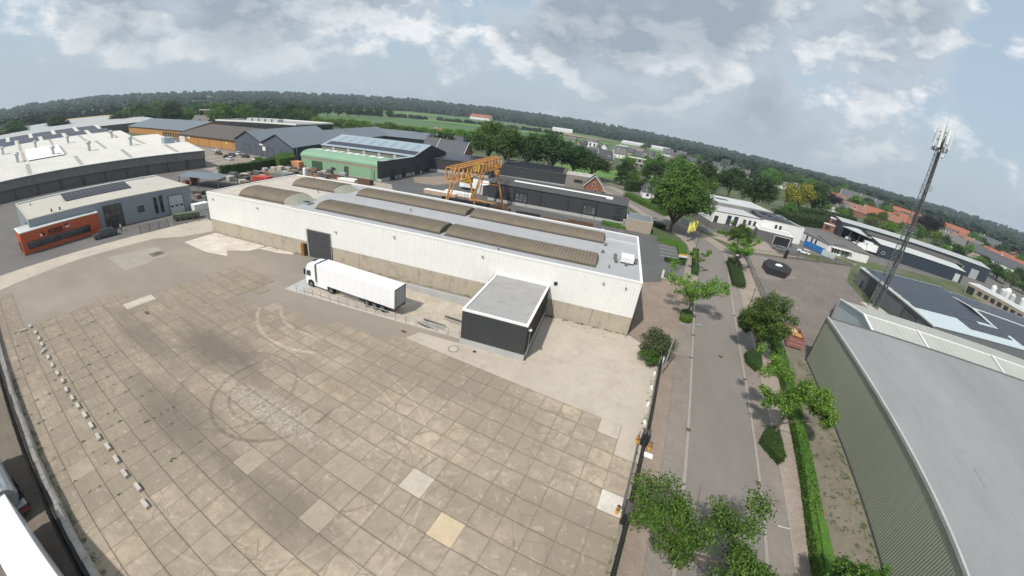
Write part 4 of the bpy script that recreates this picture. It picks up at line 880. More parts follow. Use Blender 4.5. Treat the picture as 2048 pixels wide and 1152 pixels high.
# ---- blue-grey double-gable warehouse
GG = thing('gabled_warehouse', 'dark blue-grey warehouse with two front gables and four doors by the car park', 'warehouse', (-201.0, 84.6, 0), R(-1.6)); GG['L'] = 51; GG['D'] = 112
gp = [(0, 6.0), (12.7, 10.6), (25.5, 6.3), (38.2, 10.6), (51, 6.0)]; dv_ = Vector((-.42, 1, 0)).normalized()
def gs(u, v, z): return (u+dv_.x*v, dv_.y*v, z)
q = MB(); q.add([(0, 0, 0)]+[(a, 0, z) for a, z in gp]+[(51, 0, 0)], [tuple(range(7))], BLUEG); q.add([gs(51, 0, 0), gs(51, 112, 0), gs(51, 112, 6), gs(51, 0, 6)], [(0, 1, 2, 3)], NAVY); q.add([gs(0, 0, 0), gs(0, 60, 0), gs(0, 60, 6), gs(0, 0, 6)], [(0, 3, 2, 1)], BLUEG); q.build('wall', GG)
q = MB()
for (a, za), (c, zc), dd in ((gp[0], gp[1], 62), (gp[1], gp[2], 62), (gp[2], gp[3], 112), (gp[3], gp[4], 112)):
    q.add([gs(a, -.5, za+.12), gs(c, -.5, zc+.12), gs(c, dd, zc+.12), gs(a, dd, za+.12)], [(0, 1, 2, 3)], ROOFBG)
    for v in range(0, dd, 3): q.add([gs(a, v, za+.12), gs(a, v+.3, za+.12), gs(c, v+.3, zc+.12), gs(c, v, zc+.12), gs(a, v+.15, za+.2), gs(c, v+.15, zc+.2)], [(0, 3, 5, 4), (1, 4, 5, 2)], ROOFBG)
q.build('roof', GG)
q = MB()
for (a, za), (c, zc) in zip(gp, gp[1:]): q.add([(a, -.55, za-.1), (c, -.55, zc-.1), (c, -.55, zc+.16), (a, -.55, za+.16)], [(0, 1, 2, 3)], ANTHD)
q.build('verge_trim', GG)
for s_ in (9.5, 20.5, 30.5, 41.0): secdoor(GG, 'f', s_, s_+5.2, .03, 4.4, BLUEG, frame=ANTHD, win=(3, .6, GLASSL) if s_ == 9.5 else None)
q = MB(); fbox(q, 51, 118, 'f', 24.0, 26.8, 5.0, 5.7, .05, .15, COPING); q.build('wall_sign', GG); q = MB(); fbox(q, 51, 118, 'f', 26.6, 29.2, 2.8, 4.6, .12, .25, COPING); q.build('wall_sign', GG)
for s_ in (2, 40, 78):
    q = MB(); q.bar(gs(51.3, s_, 0), gs(51.3, s_, 5.9), .12, ROOFLG, 6); q.build('downpipe', GG)
GH = hall('gabled_warehouse', 'rear wing of the blue-grey warehouse standing open on posts at its right end', 'warehouse', -206, 172, 22, 52, 30, [(0, 6.0), (13, 9.6), (26, 6.0)], ANTHD, ROOFBG, over=.6)
# ---- green barrel hall
GB = thing('green_barrel_hall', 'light green hall with rounded sheet roof and dark green door', 'hall', (-135.76, 76.62, 0), R(7.27))
GB['L'] = 37.8; GB['D'] = 13.0; LL, DD = 37.8, 13.0
q = MB(); q.box(0, LL, 0, DD, .25, 3.9, GREENL); q.build('wall', GB)
q = MB(); q.box(-.05, LL+.05, -.05, 0, 3.9, 4.9, plain('tan_band', (0.30, 0.255, 0.195), .8, 0, .1, .6)); q.box(0, LL, 0, DD, 3.9, 4.9, GREENL); q.build('fascia_band', GB)
q = MB(); q.box(0, LL, -.03, 0, 0, .25, CONCL); q.build('plinth', GB)
q = MB(); n = 14; pts = [(DD/2-math.cos(PI*j/n)*(DD/2+.2), 4.8+math.sin(PI*j/n)**.75*2.5) for j in range(n+1)]
vs = [(-.3, a, z) for a, z in pts]+[(LL+.1, a, z) for a, z in pts]; q.add(vs, [(j, n+1+j, n+2+j, j+1) for j in range(n)]+[tuple(range(n+1)), tuple(range(2*n+1, n, -1))], GREENR); q.build('roof', GB)
for j in range(9):
    a = 3.5+j*3.6; q = MB(); q.add([(a, DD*.34, 7.28), (a+(2.2 if j % 3 else 1.4), DD*.34, 7.28), (a+(2.2 if j % 3 else 1.4), DD*.56, 7.40), (a, DD*.56, 7.40)], [(0, 1, 2, 3)], COPING); q.build('rooflight', GB)
opening(GB, 'f', 5.5, 10.8, .05, 3.6, 'door', frame=GREEND, pane=GREEND, mull=(8.15,)); opening(GB, 'f', 21.4, 23.4, .05, 3.3, 'door', frame=ANTHD, pane=plain('grey_green_door', (0.06, 0.075, 0.07), .6))
q = MB(); q.box(15.4, 17.2, -.35, -.25, 1.6, 2.2, ANTHD); q.build('wall_bracket', GB)
q = MB(); q.bar((34.6, -1.0, 0), (34.6, -1.0, 4.6), .22, GALV, 8); q.build('flue', GB)
# ---- pale blue roofed hall with dark gable front
IH = thing('solar_roof_hall', 'hall with pale blue metal roof, a band of solar panels and a black gable front', 'hall', (-97.33, 80.63, 0), R(99.2))
# local u: from the near corner along the black gable to the right/back; v: away to the left
gl = [(0, 7.06), (22, 7.07), (36.5, 11.0), (52, 7.1)]
IH['L'] = 52; IH['D'] = 46.5
q = MB(); q.add([(0, 0, .9)]+[(a, 0, z) for a, z in gl]+[(52, 0, .9)], [tuple(range(6))], ANTH); q.add([(22, 46, 0), (22, 46, 7.07), (36.5, 46, 11), (52, 46, 7.1), (52, 46, 0)], [(4, 3, 2, 1, 0)], ANTH)
q.add([(0, 0, .9), (0, 1.6, .9), (0, 1.6, 7.06), (0, 0, 7.06)], [(0, 3, 2, 1)], ANTH); q.box(0, 22, .02, 1.6, 0, 7.0, ANTH); q.box(22, 22.2, .02, 46, 2, 7.0, plain('grey_green_sheet_wall', (0.20, 0.205, 0.16), .8, 0, .15, .3)); q.build('wall', IH)
q = MB(); q.box(-.06, 0.0, -.06, 1.6, 0, .9, CONCG); q.build('plinth', IH)
for a, c in ((0, 5.4), (8.8, 10.4), (11.4, 13.2), (16.6, 20.2), (21, 23.2), (27.5, 29)): q = MB(); q.box(a, c, -.08, 0, 0, 1.1, CONCG); q.build('plinth', IH)
q = MB(); q.add([(0, -.3, 7.12), (22, -.3, 7.14), (22, 1.8, 7.14), (0, 1.8, 7.12)], [(0, 1, 2, 3)], ROOFLB); q.add([(21.6, -.3, 7.1), (36.5, -.3, 11.15), (36.5, 46.8, 11.15), (21.6, 46.8, 7.1)], [(0, 1, 2, 3)], ROOFLB); q.add([(36.5, -.3, 11.15), (52.5, -.3, 7.2), (52.5, 46.8, 7.2), (36.5, 46.8, 11.15)], [(0, 1, 2, 3)], ROOFLB); q.build('roof', IH)
sl_ = Vector((14.9, 0, 4.05)).normalized()
for j in range(8):
    o0 = Vector((28.6, 3.5+j*5.4, 9.0)); q = MB(); a = o0; c = o0+sl_*6.2; q.add([a+Vector((0, 0, .06)), c+Vector((0, 0, .06)), c+Vector((0, 1.6, .06)), a+Vector((0, 1.6, .06))], [(0, 1, 2, 3)], plain('blue_grey_rooflight', (0.20, 0.27, 0.32), .3)); q.build('rooflight', IH)
solar(IH, (23.6, .4, 7.66), tuple(sl_), (0, 1, 0), 3, 27, 1.25, 1.65)
for s_ in (6.2, 13.8, 24): opening(IH, 'f', s_, s_+2.7 if s_ < 20 else s_+3.4, .05, 3.6, 'door', frame=ANTHD, pane=ANTHD)
for vv in (8, 15.5, 23, 31, 39):
    q = MB(); q.box(21.85, 22.0, vv, vv+1.2, 4, 6.9, ROOFLG); q.build('wall_pier', IH)
# ---- low black rear buildings
J1 = hall('black_rear_shed', 'low black shed with panelled solar roof right of the pale blue hall', 'shed', -103.5, 117, 22, 26, 20, [(0, 5.6), (20, 6.6)], ANTH, BROWNR, plinth=(1.2, CONCG), over=.2)
solar(J1, (.4, .8, 5.85), (1, 0, 0), (0, 1, .05), 14, 8, 1.75, 2.2)
opening(J1, 'f', 12.5, 16.5, .05, 4, 'door', pane=ANTHD)
J2 = hall('black_rear_hall', 'long black hall with solar panels on its roof behind the gantry crane', 'hall', -79.2, 137, 15.2, 30.5, 18, [(0, 5.2), (18, 6.2)], ANTH, BROWNR, plinth=(.8, CONCG), over=.2)
solar(J2, (1.0, .9, 5.48), (1, 0, 0), (0, 1, .055), 15, 7, 1.85, 2.2, skip=lambda i, j: i < 3 and j > 4)
for s_ in (6, 12, 18, 24):
    q = MB(); fbox(q, 30.5, 18, 'f', s_, s_+.14, .8, 5.0, 0, .1, ANTHD); q.build('downpipe', J2)
J3 = hall('brick_office', 'grey-brown brick office with a pale flat roof beside the side street', 'office building', -49.6, 144.6, 15.2, 13.5, 13, [(0, 5.6), (13, 5.6)], BRICKG, plain('pale_roof', (0.40, 0.385, 0.36), .8, 0, .15, .5), parapet=(.1, .25, CONCL))
opening(J3, 'f', 3.8, 7.6, 2.6, 3.9, frame=ANTHD)
for u, v in ((1, 6), (3, 7), (4.5, 5), (8, 8)): vent(J3, u, v, 5.55, .3, .5, ROOFLG)
# ---- black hall K
KH = hall('black_workshop', 'long black workshop with a white skylight strip along its roof beside the crane yard', 'workshop', -58.12, 88.07, 8.99, 44.2, 16.8, [(0, 5.75), (8.4, 6.9), (16.8, 5.75)], ANTH, plain('dark_ribbed_roof', (0.065, 0.063, 0.065), .7, 0, .15, .3), plinth=(.9, CONCG), over=.25, seams=(1.1, .12, .05), ribs=(.55, .1, .03, 'fr'))
for s_ in (8.7, 17.6, 26.4, 35.3):
    q = MB(); fbox(q, 44.2, 16.8, 'f', s_, s_+.12, .9, 5.6, .03, .12, ANTHD); q.build('downpipe', KH)
for s_ in (9.2, 31.2): secdoor(KH, 'f', s_, s_+3.9, .03, 4.3, ANTH, win=(3, 1.1, GLASSL), frame=ANTHD)
opening(KH, 'f', 41.1, 43.3, 3.5, 4.9, frame=ANTHD); opening(KH, 'f', 40.6, 43.0, .9, 2.3, frame=ANTHD)
q = MB(); k0 = 1.15/8.4; q.add([(7, 4.6, 5.75+k0*4.6+.2), (39.5, 4.6, 5.75+k0*4.6+.2), (39.5, 6.0, 5.75+k0*6+.2), (7, 6.0, 5.75+k0*6+.2)], [(0, 1, 2, 3)], COPING); q.box(37.4, 39.4, 3.4, 4.3, 6.2, 6.6, COPING); q.build('skylight_strip', KH)
LG = hall('beige_garage', 'small beige brick garage with flat roof at the end of the black workshop', 'garage', -13.2, 89.6, 9, 7.4, 9.5, [(0, 3.4), (9.5, 3.4)], BRICKB, plain('blue_grey_flat_roof', (0.16, 0.175, 0.19), .5, 0, .3, .5), parapet=(.08, .2, CONCG))
opening(LG, 'r', .6, 2.2, .4, 2.9, frame=COPING, pane=GLASSL); opening(LG, 'f', -.9, -.1, .2, 3.0, frame=COPING, pane=GLASSL)
# ---- right side, near: green-grey hall with the huge grey roof
TH = hall('green_grey_hall', 'large near hall with grey-green corrugated wall and plain grey flat roof at the right', 'hall', 23.9, -25, 0.0, 60, 62.8, [(0, 7.3), (62.8, 7.3)], GREENH, ground_mat('grey_flat_roof', [(0.20, 0.20, 0.203), (0.235, 0.236, 0.24), (0.27, 0.272, 0.276)], .10, 3, .7, .1, streak=(1, .35, 1), extra=lambda t, p, c: t.mix(t.ramp(t.noise(t.map(p, (.5, .12, 1)), 1.2, 6, .7), [(.55, 0.0), (.72, .5)]), c, (0.19, 0.19, 0.195))), over=0, thick=.05)
q = MB(); s_ = -.0
while s_ < 62.6:
    q.add([(0, s_, .3), (-.028, s_+.05, .3), (-.028, s_+.13, .3), (0, s_+.18, .3), (0, s_, 7.2), (-.028, s_+.05, 7.2), (-.028, s_+.13, 7.2), (0, s_+.18, 7.2)], [(0, 4, 5, 1), (1, 5, 6, 2), (2, 6, 7, 3)], GREENH); s_ += .28
q.build('cladding_ribs', TH)
q = MB(); q.box(-.14, .12, -.1, 62.9, 7.22, 7.52, plain('pale_edge_trim', (0.38, 0.39, 0.37), .6)); q.box(.12, 60, 62.7, 62.9, 7.22, 7.5, DGALV); q.build('roof_edge_trim', TH)
q = MB(); q.box(-.08, 0, 0, 62.8, 0, .3, DGALV); q.build('plinth', TH)
q = MB(); q.bar((-.15, 62.7, 0), (-.15, 62.7, 7.3), .06, ANTHD, 6); q.build('downpipe', TH)
for i in range(14):
    q = MB(); q.box(.2, 59.8, 4+i*4.2, 4.03+i*4.2, 7.35, 7.353, plain('seam_grey', (0.215, 0.22, 0.23))); q.build('membrane_seam', TH)
q = MB(); q.box(7, 7.25, 33, 35.6, 7.35, 7.37, plain('seam_grey', (0.215, 0.22, 0.23))); q.build('roof_patch', TH)
# ---- ribbed light hall S
SH = hall('ribbed_roof_hall', 'low hall with pale blue gable and light grey ribbed roof behind the green-grey hall', 'hall', 31.6, 38.4, .2, 62, 15.0, [(0, 6.6), (5.4, 7.5), (15.0, 6.1)], BLUEP, plain('ribbed_light_roof', (0.36, 0.365, 0.34), .7, 0, .1, .2), over=.1, seams=(1.0, .12, .07), thick=.08)
q = MB()
for (a, za), (c, zc) in (((0, 6.6), (5.4, 7.5)), ((5.4, 7.5), (15.2, 6.1))): q.add([(-.25, a, za+.03), (.05, a, za+.03), (.05, c, zc+.03), (-.25, c, zc+.03), (-.25, a, za+.26), (.05, a, za+.26), (.05, c, zc+.26), (-.25, c, zc+.26)], [(4, 5, 6, 7), (0, 4, 7, 3), (1, 2, 6, 5), (0, 1, 5, 4), (2, 3, 7, 6)], COPING)
q.build('verge_trim', SH)
q = MB(); q.box(-.1, 62, 5.3, 5.5, 7.58, 7.7, COPING)
q.build('ridge_cap', SH)
for a in (9, 23.5, 38, 52): 
    q = MB(); q.add([(a, 0, 6.72), (a+.25, 0, 6.72), (a+.25, 5.4, 7.66), (a, 5.4, 7.66), (a, 0, 6.9), (a+.25, 0, 6.9), (a+.25, 5.4, 7.82), (a, 5.4, 7.82)], [(4, 5, 6, 7), (0, 4, 7, 3), (1, 2, 6, 5)], COPING); q.build('roof_batten', SH)
opening(SH, 'l', 5.6, 7.0, 4.2, 5.0, frame=ANTHD, mull=(6.05, 6.5))
# ---- solar halls Q, R
QH = hall('grey_solar_hall', 'grey hall whose roof is covered with dark solar panels, behind the radio mast', 'hall', 52.6, 97.6, -86.8, 37.0, 25, [(0, 4.75), (25, 5.9)], plain('grey_cladding_dark', (0.145, 0.155, 0.165), .6, 0, .1, .3, streak=True), BLUEP, over=.12, ribs=(1.2, .12, .05, 'f'))
secdoor(QH, 'f', 7.0, 10.6, .03, 3.9, plain('dark_grey_door', (0.06, 0.065, 0.07), .6), frame=ANTHD); opening(QH, 'f', 3.6, 4.5, .1, 2.2, 'door', pane=ANTHD)
secdoor(QH, 'f', 25.5, 31, .03, 3.6, plain('grey_door', (0.11, 0.12, 0.125), .6), frame=ANTHD)
q = MB(); q.box(-.1, 37.1, -.25, .0, 4.6, 4.95, COPING); q.build('gutter', QH)
dq = (0, 25, 1.15)
solar(QH, (1.0, .7, 4.98), (1, 0, 0), dq, 15, 14, 1.78, 1.70, gap=.10, skip=lambda i, j: i == 14 and j > 9)
solar(QH, (27.9, 11.5, 5.45), (1, 0, 0), dq, 3, 7, 1.78, 1.70, gap=.10)
for i in range(7): 
    q = MB(); a = 1.0+i*4.2; q.bar((a, .35, 4.95), (a+3.6, .6, 5.0), .06, COPING, 4); q.build('roof_conduit', QH)
RH = hall('second_solar_hall', 'lower dark hall with two roof slopes full of solar panels at the far right', 'hall', 76.9, 65.0, 3, 42, 33, [(0, 5.5), (16.5, 6.5), (33, 5.5)], ANTHD, ROOFLG, over=.15)
solar(RH, (1.0, .8, 5.72), (1, 0, 0), (0, 16.5, 1), 22, 7, 1.8, 2.1, gap=.09); solar(RH, (1.0, 17.2, 6.6), (1, 0, 0), (0, 16.5, -1), 22, 7, 1.8, 2.1, gap=.09, skip=lambda i, j: i > 18)
for s_ in (5, 11, 17, 23, 29):
    q = MB(); fbox(q, 42, 33, 'l', s_, s_+.15, 0, 5.4, 0, .12, COPING); q.build('downpipe', RH)
vent(RH, 19, 6.5, 5.95, .35, .8)
opening(RH, 'f', 2, 9, 1.2, 3.4, frame=COPING, pane=GLASS, mull=(3.7, 5.5, 7.2)); opening(RH, 'f', 12, 20, 1.2, 3.4, frame=COPING, pane=GLASS, mull=(14, 16, 18))
# ---- white business buildings by the bend
M1 = hall('white_business_building', 'two-storey white business building with grey brick base and tall dark windows behind the big tree', 'business building', 11.8, 121.3, 20, 18.4, 15, [(0, 6.3), (15, 6.3)], WHITE2, plain('light_roof_a', (0.42, 0.42, 0.42), .8, 0, .1, .3), parapet=(.1, .25, BROWNR), plinth=(2.4, plain('grey_brick_base', (0.15, 0.145, 0.14), .9, 0, .15, .6)))
for s_ in (5.2, 7.8): opening(M1, 'f', s_, s_+1.5, .4, 5.6, frame=ANTHD, trans=(2.4, 3.8))
opening(M1, 'f', .6, 2.0, .2, 4.8, frame=ANTHD); opening(M1, 'l', 1.5, 3.4, 4.2, 5.6, frame=ANTHD)
for s_ in (11.4, 13.4, 15.3): opening(M1, 'f', s_, s_+.9, 3.6, 5.2, frame=ANTHD)
M1b = hall('grey_rear_block', 'taller pale-roofed grey hall behind the white business building', 'hall', 13.5, 137.5, 18, 23, 20, [(0, 7.6), (20, 7.6)], plain('mid_grey_cladding', (0.20, 0.20, 0.205), .7), ROOFLG, parapet=(.1, .25, CONCL))
q = MB(); q.box(3, 8, 9, 12, 7.55, 7.75, TILED); q.build('skylight', M1b)
M2 = hall('white_corner_building', 'white two-storey corner building with solar panels on its roof', 'business building', 28.4, 129.5, 15, 17.5, 20, [(0, 6.0), (20, 6.0)], WHITE2, TILEG, parapet=(.1, .25, COPING))
solar(M2, (1.5, 4, 6.1), (1, 0, 0), (0, 1, .1), 8, 6, 1.7, 1.7, skip=lambda i, j: (i+j) % 5 == 0)
for s_ in (6.2, 7.9): opening(M2, 'f', s_, s_+.9, 3.7, 5.2, frame=ANTHD)
opening(M2, 'r', 2, 5, .3, 2.6, frame=ANTHD); vent(M2, 3, 14, 5.9, .5, 1.1, ROOFLG)
PO_ = hall('white_garage_portal', 'low white-framed garage portal with dark gate below the white corner building', 'garage', 27.5, 122.0, 3, 12.0, 8, [(0, 3.7), (8, 3.7)], plain('dark_grey_block', (0.11, 0.11, 0.11), .9, 0, .1, .6), ROOFLG, parapet=(.2, .5, COPING))
secdoor(PO_, 'f', 6.0, 11.2, .03, 2.9, ANTHD, frame=COPING)
M3 = hall('long_white_building', 'long low white building with narrow dark windows and brown-grey roof beyond the gravel yard', 'business building', 46.0, 152, -66, 21.5, 11, [(0, 3.3), (5.5, 3.9), (11, 3.3)], WHITE2, TILEG, over=.3)
for s_ in (9.5, 12.4, 14.6): opening(M3, 'f', s_, s_+.8, .7, 2.7, frame=ANTHD)
M3b = hall('long_white_building', 'white end wing with a white canopy over its glazed door beyond the gravel yard', 'business building', 54.9, 132.2, 7.5, 15.8, 16, [(0, 3.3), (8, 3.9), (16, 3.3)], WHITE2, TILEG, over=.3)
for s_ in (1.6, 2.6, 3.6): opening(M3b, 'f', s_, s_+.6, .8, 2.4, frame=ANTHD, fw_=.05)
opening(M3b, 'f', 5.2, 8.2, .1, 2.4, frame=COPING, pane=GLASSL, mull=(6.4,)); q = MB(); q.box(.9, 9.0, -1.3, 0.02, 2.6, 2.8, COPING); q.build('canopy', M3b)
# ---- navy halls
NH = hall('navy_hall', 'very long navy hall with grey doors below the orange village roofs', 'hall', 77, 188, -1.6, 79, 20, [(0, 7.0), (10, 7.8), (20, 7.0)], NAVY, plain('silver_roof', (0.36, 0.38, 0.38), .6, 0, .08, .1), over=.3)
for s_ in (24, 33, 42, 51, 60, 69): secdoor(NH, 'f', s_, s_+4.6, .03, 4.6, plain('silver_door', (0.33, 0.34, 0.36), .6), frame=ANTHD)
PH = hall('navy_white_roof_hall', 'navy hall with white ribbed roof in front of the very long navy hall', 'hall', 84.5, 158.6, -1.5, 39, 11, [(0, 5.2), (11, 5.9)], NAVY, ROOFLG, over=.3, seams=(1.4, .14, .06))
opening(PH, 'f', 35, 37.8, .05, 3.6, 'door', frame=ANTHD, pane=ROOFLG); opening(PH, 'f', 1.6, 3.0, 1.5, 2.6, frame=COPING)
for s_ in (9.7, 19.4, 29.1):
    q = MB(); fbox(q, 39, 11, 'f', s_, s_+.1, 0, 5.1, 0, .06, ANTHD); q.build('downpipe', PH)
PB = hall('brown_roof_shed', 'long low shed with dark brown roof between the two navy halls', 'shed', 84, 171.5, -6, 44, 12, [(0, 6.2), (6, 7.0), (12, 6.2)], ANTHD, BROWNR)
CN = thing('open_canopy', 'long open white-roofed canopy on posts left of the navy halls', 'canopy', (77.4, 186.5, 0), R(-67.5))
q = MB(); q.add([(0, 0, 5.0), (29, 0, 5.0), (29, 7, 5.6), (0, 7, 5.6), (0, 0, 5.25), (29, 0, 5.25), (29, 7, 5.85), (0, 7, 5.85)], [(4, 5, 6, 7), (0, 3, 2, 1), (0, 1, 5, 4), (3, 7, 6, 2), (0, 4, 7, 3), (1, 2, 6, 5)], ROOFLG); q.build('roof', CN)
for i in range(6):
    for v_ in (.4, 6.6): q = MB(); q.box(i*5.7+.2, i*5.7+.45, v_-.12, v_+.12, 0, 5.05, DGALV); q.build('post', CN)
q = MB(); q.box(0, 29, 6.7, 6.9, 0, 5.4, ANTHD); q.build('back_wall', CN)
OH = hall('beige_office', 'low beige office with white roof edge and a row of dark windows', 'office building', 114.5, 140.0, -62, 34, 9, [(0, 4.0), (9, 4.0)], BRICKB, ROOFLG, parapet=(.15, .4, COPING))
for i in range(10): opening(OH, 'f', 5.0+i*2.8, 6.7+i*2.8, 1.4, 2.9, frame=ANTHD)
opening(OH, 'f', .5, 3.5, .3, 3.0, frame=ANTHD, pane=GLASS)
for i, (x, y, r_) in enumerate(((134, 150, 1.2), (137.5, 148, 1.5), (142, 151, 1.5), (141.5, 146.5, 1.3), (145.5, 144.0, 1.5), (149.0, 141, 1.3))):
    q = MB(); q.bar((0, 0, 0), (0, 0, 4.3+i % 3*.4), r_, ROOFLG if i % 2 else WHITE2, 12); q.bar((0, 0, 4.3+i % 3*.4), (0, 0, 5.2+i % 3*.4), r_, ROOFLG if i % 2 else COPING, 12, r_*.35); q.build('storage_tank', None, loc=(x, y, 0), label='one of the pale round storage tanks behind the beige office', cat='tank', group='storage tanks behind the beige office')
# ================================================================ trees, hedges
def tree_meshes(seed, H, Wd, trunk, n, leaf, mat, lobes=14, open_=0.0, base=.28, flat=.5, limbs=5, shape='round'):
    """trunk with limbs, and a crown of leaf-sized faces gathered in clumps of uneven size"""
    r = random.Random(seed); b = MB(); c = MB(); hb = H*base
    tips = []
    top = Vector((r.uniform(-.3, .3), r.uniform(-.3, .3), H*.72)); b.tube([(0, 0, 0), (r.uniform(-.05, .05)*H*.1, 0, hb), tuple(top)], [trunk*1.25, trunk, trunk*.3], BARK, 7)
    for i in range(limbs):
        a = 2*PI*i/limbs+r.uniform(-.4, .4); z0_ = hb*(.85+.5*r.random()); l = Wd*.5*(r.uniform(.55, 1.0) if open_ else r.uniform(.6, .9))
        m = Vector((math.cos(a)*l*.5, math.sin(a)*l*.5, z0_+(H-z0_)*.3)); e = Vector((math.cos(a)*l, math.sin(a)*l, z0_+(H-z0_)*r.uniform(.35, .7)))
        b.tube([(0, 0, z0_), tuple(m), tuple(e)], [trunk*.55, trunk*.35, trunk*.12], BARK, 5); tips += [m.lerp(e, .6), e]
        for k2 in range(2):
            a2 = a+r.uniform(-.9, .9); e2 = m+Vector((math.cos(a2), math.sin(a2), r.uniform(.1, .9)))*l*.45; b.bar(tuple(m), tuple(e2), trunk*.22, BARK, 4, trunk*.06); tips.append(e2)
    cen = []
    for i in range(lobes):
        if shape == 'cone': z = hb+(H-hb)*r.random(); rr = Wd*.5*(1-(z-hb)/(H-hb))*.8+.1; a = r.random()*2*PI; p = Vector((math.cos(a)*rr, math.sin(a)*rr, z)); s_ = Wd*.16
        else:
            if open_ == 1 or (open_ == 2 and i < lobes*.45):
                tp = tips[i % len(tips)]; p = tp*r.uniform(.72, 1.18)+Vector((r.uniform(-.06, .06)*Wd, r.uniform(-.06, .06)*Wd, r.uniform(-.02, .10)*H)); s_ = Wd*r.uniform(.055, .125)
            elif open_ == 3:
                gi = i % limbs; ga = 2*PI*gi/limbs+.5*math.sin(seed+gi*2.3); gr = Wd*.5*(.62+.30*math.sin(gi*1.9+seed)); gz = hb+(H-hb)*(.50+.24*math.sin(gi*2.7+seed)); p = Vector((math.cos(ga)*gr, math.sin(ga)*gr, gz))+Vector((r.gauss(0, .075)*Wd, r.gauss(0, .075)*Wd, r.gauss(0, .07)*H)); s_ = Wd*r.uniform(.045, .105)
            elif open_ == 2:
                a = r.random()*2*PI; t_ = math.acos(r.uniform(-.45, 1)); q1 = 1+.22*math.sin(a*3+seed)+.12*math.sin(a*5+seed*2); rr = Wd*.5*r.uniform(.35, .86)*q1; hz = (H-hb)*.5
                p = Vector((math.cos(a)*math.sin(t_)*rr, math.sin(a)*math.sin(t_)*rr, hb+hz*.95+math.cos(t_)*hz*r.uniform(.55, .92))); s_ = Wd*r.uniform(.06, .15)
            else:
                a = r.random()*2*PI; t_ = math.acos(r.uniform(-.55, 1)); rr = Wd*.5*r.uniform(.42, .84); hz = (H-hb)*.5
                p = Vector((math.cos(a)*math.sin(t_)*rr, math.sin(a)*math.sin(t_)*rr, hb+hz*.95+math.cos(t_)*hz*.72)); s_ = Wd*r.uniform(.10, .22)
        cen.append((p, s_))
    if open_ != 1 and shape != 'cone': cen.append((Vector((0, 0, hb+(H-hb)*.50)), Wd*(.33 if not open_ else .27 if open_ == 2 else .13)))
    tw = sum(s_**2 for _, s_ in cen)
    for p, s_ in cen:
        for _ in range(int(n*s_**2/tw)):
            d = Vector((r.gauss(0, 1), r.gauss(0, 1), r.gauss(0, 1))).normalized(); q = p+Vector((d.x, d.y, d.z*.85))*s_*(r.random()**.4)*r.choice((1, 1, 1.1, 1.35))
            if q.z < hb*.55: continue
            nn = (d+Vector((r.uniform(-.8, .8), r.uniform(-.8, .8), r.uniform(-.2, 1.1)))).normalized(); t1 = nn.orthogonal().normalized(); t1.rotate(Matrix.Rotation(r.random()*6.28, 3, nn)); t2 = nn.cross(t1)
            L_ = leaf*r.uniform(.6, 1.3); w_ = L_*.62
            c.v += [tuple(q-t1*L_*.5), tuple(q+t2*w_*.5+nn*L_*.08), tuple(q+t1*L_*.5), tuple(q-t2*w_*.5+nn*L_*.08)]; m_ = len(c.v); c.f.append((m_-4, m_-3, m_-2, m_-1)); c.mi.append(c.m(mat))
    return b.mesh('trunk'), c.mesh('crown')
TM = {}
def kind_mesh(key):
    if key in TM: return TM[key]
    P = dict(big=(11, 10, 9, .26, 8500, .42, LEAF, 34, 0, .22), bigd=(12, 10, 9.5, .28, 6500, .45, LEAFD, 30, 0, .2), mid=(13, 10, 8.5, .22, 3200, .55, LEAF, 24, 0, .2), midd=(14, 10, 9, .22, 3200, .58, LEAFD, 24, 0, .16),
             midb=(15, 10, 9, .22, 3200, .55, LEAFB, 24, 0, .16), yel=(16, 10, 10, .22, 5200, .48, LEAFY, 26, 0, .12), grey=(17, 10, 9, .2, 2600, .55, LEAFG, 22, 0, .15), pur=(18, 10, 9, .2, 3200, .55, LEAFP, 22, 0, .15),
             wide=(19, 10, 12, .24, 3600, .6, LEAF, 30, 0, .12), tall=(20, 10, 6, .2, 2600, .5, LEAFD, 20, 0, .1))
    if key == 'cone': TM[key] = tree_meshes(21, 10, 5.5, .2, 4200, .42, LEAFD, 60, 0, .06, shape='cone', limbs=2)
    else: TM[key] = tree_meshes(*P[key][:9], base=P[key][9]) if len(P[key]) > 9 else tree_meshes(*P[key])
    return TM[key]
def tree(key, x, y, H, Wd, label, group=None, meshes_=None, z=0, name='tree', rot=None, cat='tree'):
    tm, cm = meshes_ or kind_mesh(key); base = {'wide': 12, 'tall': 6, 'cone': 5.5, 'yel': 10, 'mid': 8.5}.get(key, 9)
    t = thing(name, label, cat, (x, y, z), rnd.random()*6.28 if rot is None else rot, group)
    if not meshes_: t.scale = (Wd/base, Wd/base, H/10)
    link('trunk', tm, t); link('crown', cm, t); return t
# street trees near the camera have their own meshes with small leaves
def own(seed, H, Wd, tr_, n, leaf, mat, lobes, op, base=.34, limbs=6): return tree_meshes(seed, H, Wd, tr_, n, leaf, mat, lobes, op, base, limbs=limbs)
tree(None, 5.4, 40.6, 9, 8, 'sparse young street tree with spreading open crown left of the road', meshes_=own(31, 8.4, 9.4, .13, 5600, .28, LEAFB, 34, 1, .33, 7), rot=.4)
tree(None, 15.3, 34.2, 9, 7, 'dense round dark green street tree right of the road beside the gravel yard', meshes_=own(32, 9.8, 7.4, .14, 21000, .25, LEAF, 80, 2, .16, 12), rot=1)
tree(None, 15.5, 16.6, 8, 6.5, 'bright green street tree in a hedge island next to the green-grey hall', meshes_=own(33, 8.8, 7.4, .13, 10500, .24, LEAFB, 60, 3, .24, 5), rot=2)
tree(None, 6.7, -2.0, 8, 8.5, 'large leafy street tree at the bottom edge, nearest to the camera', meshes_=own(34, 6.9, 9.4, .15, 21000, .20, LEAF, 84, 3, .25, 6), rot=2.9)
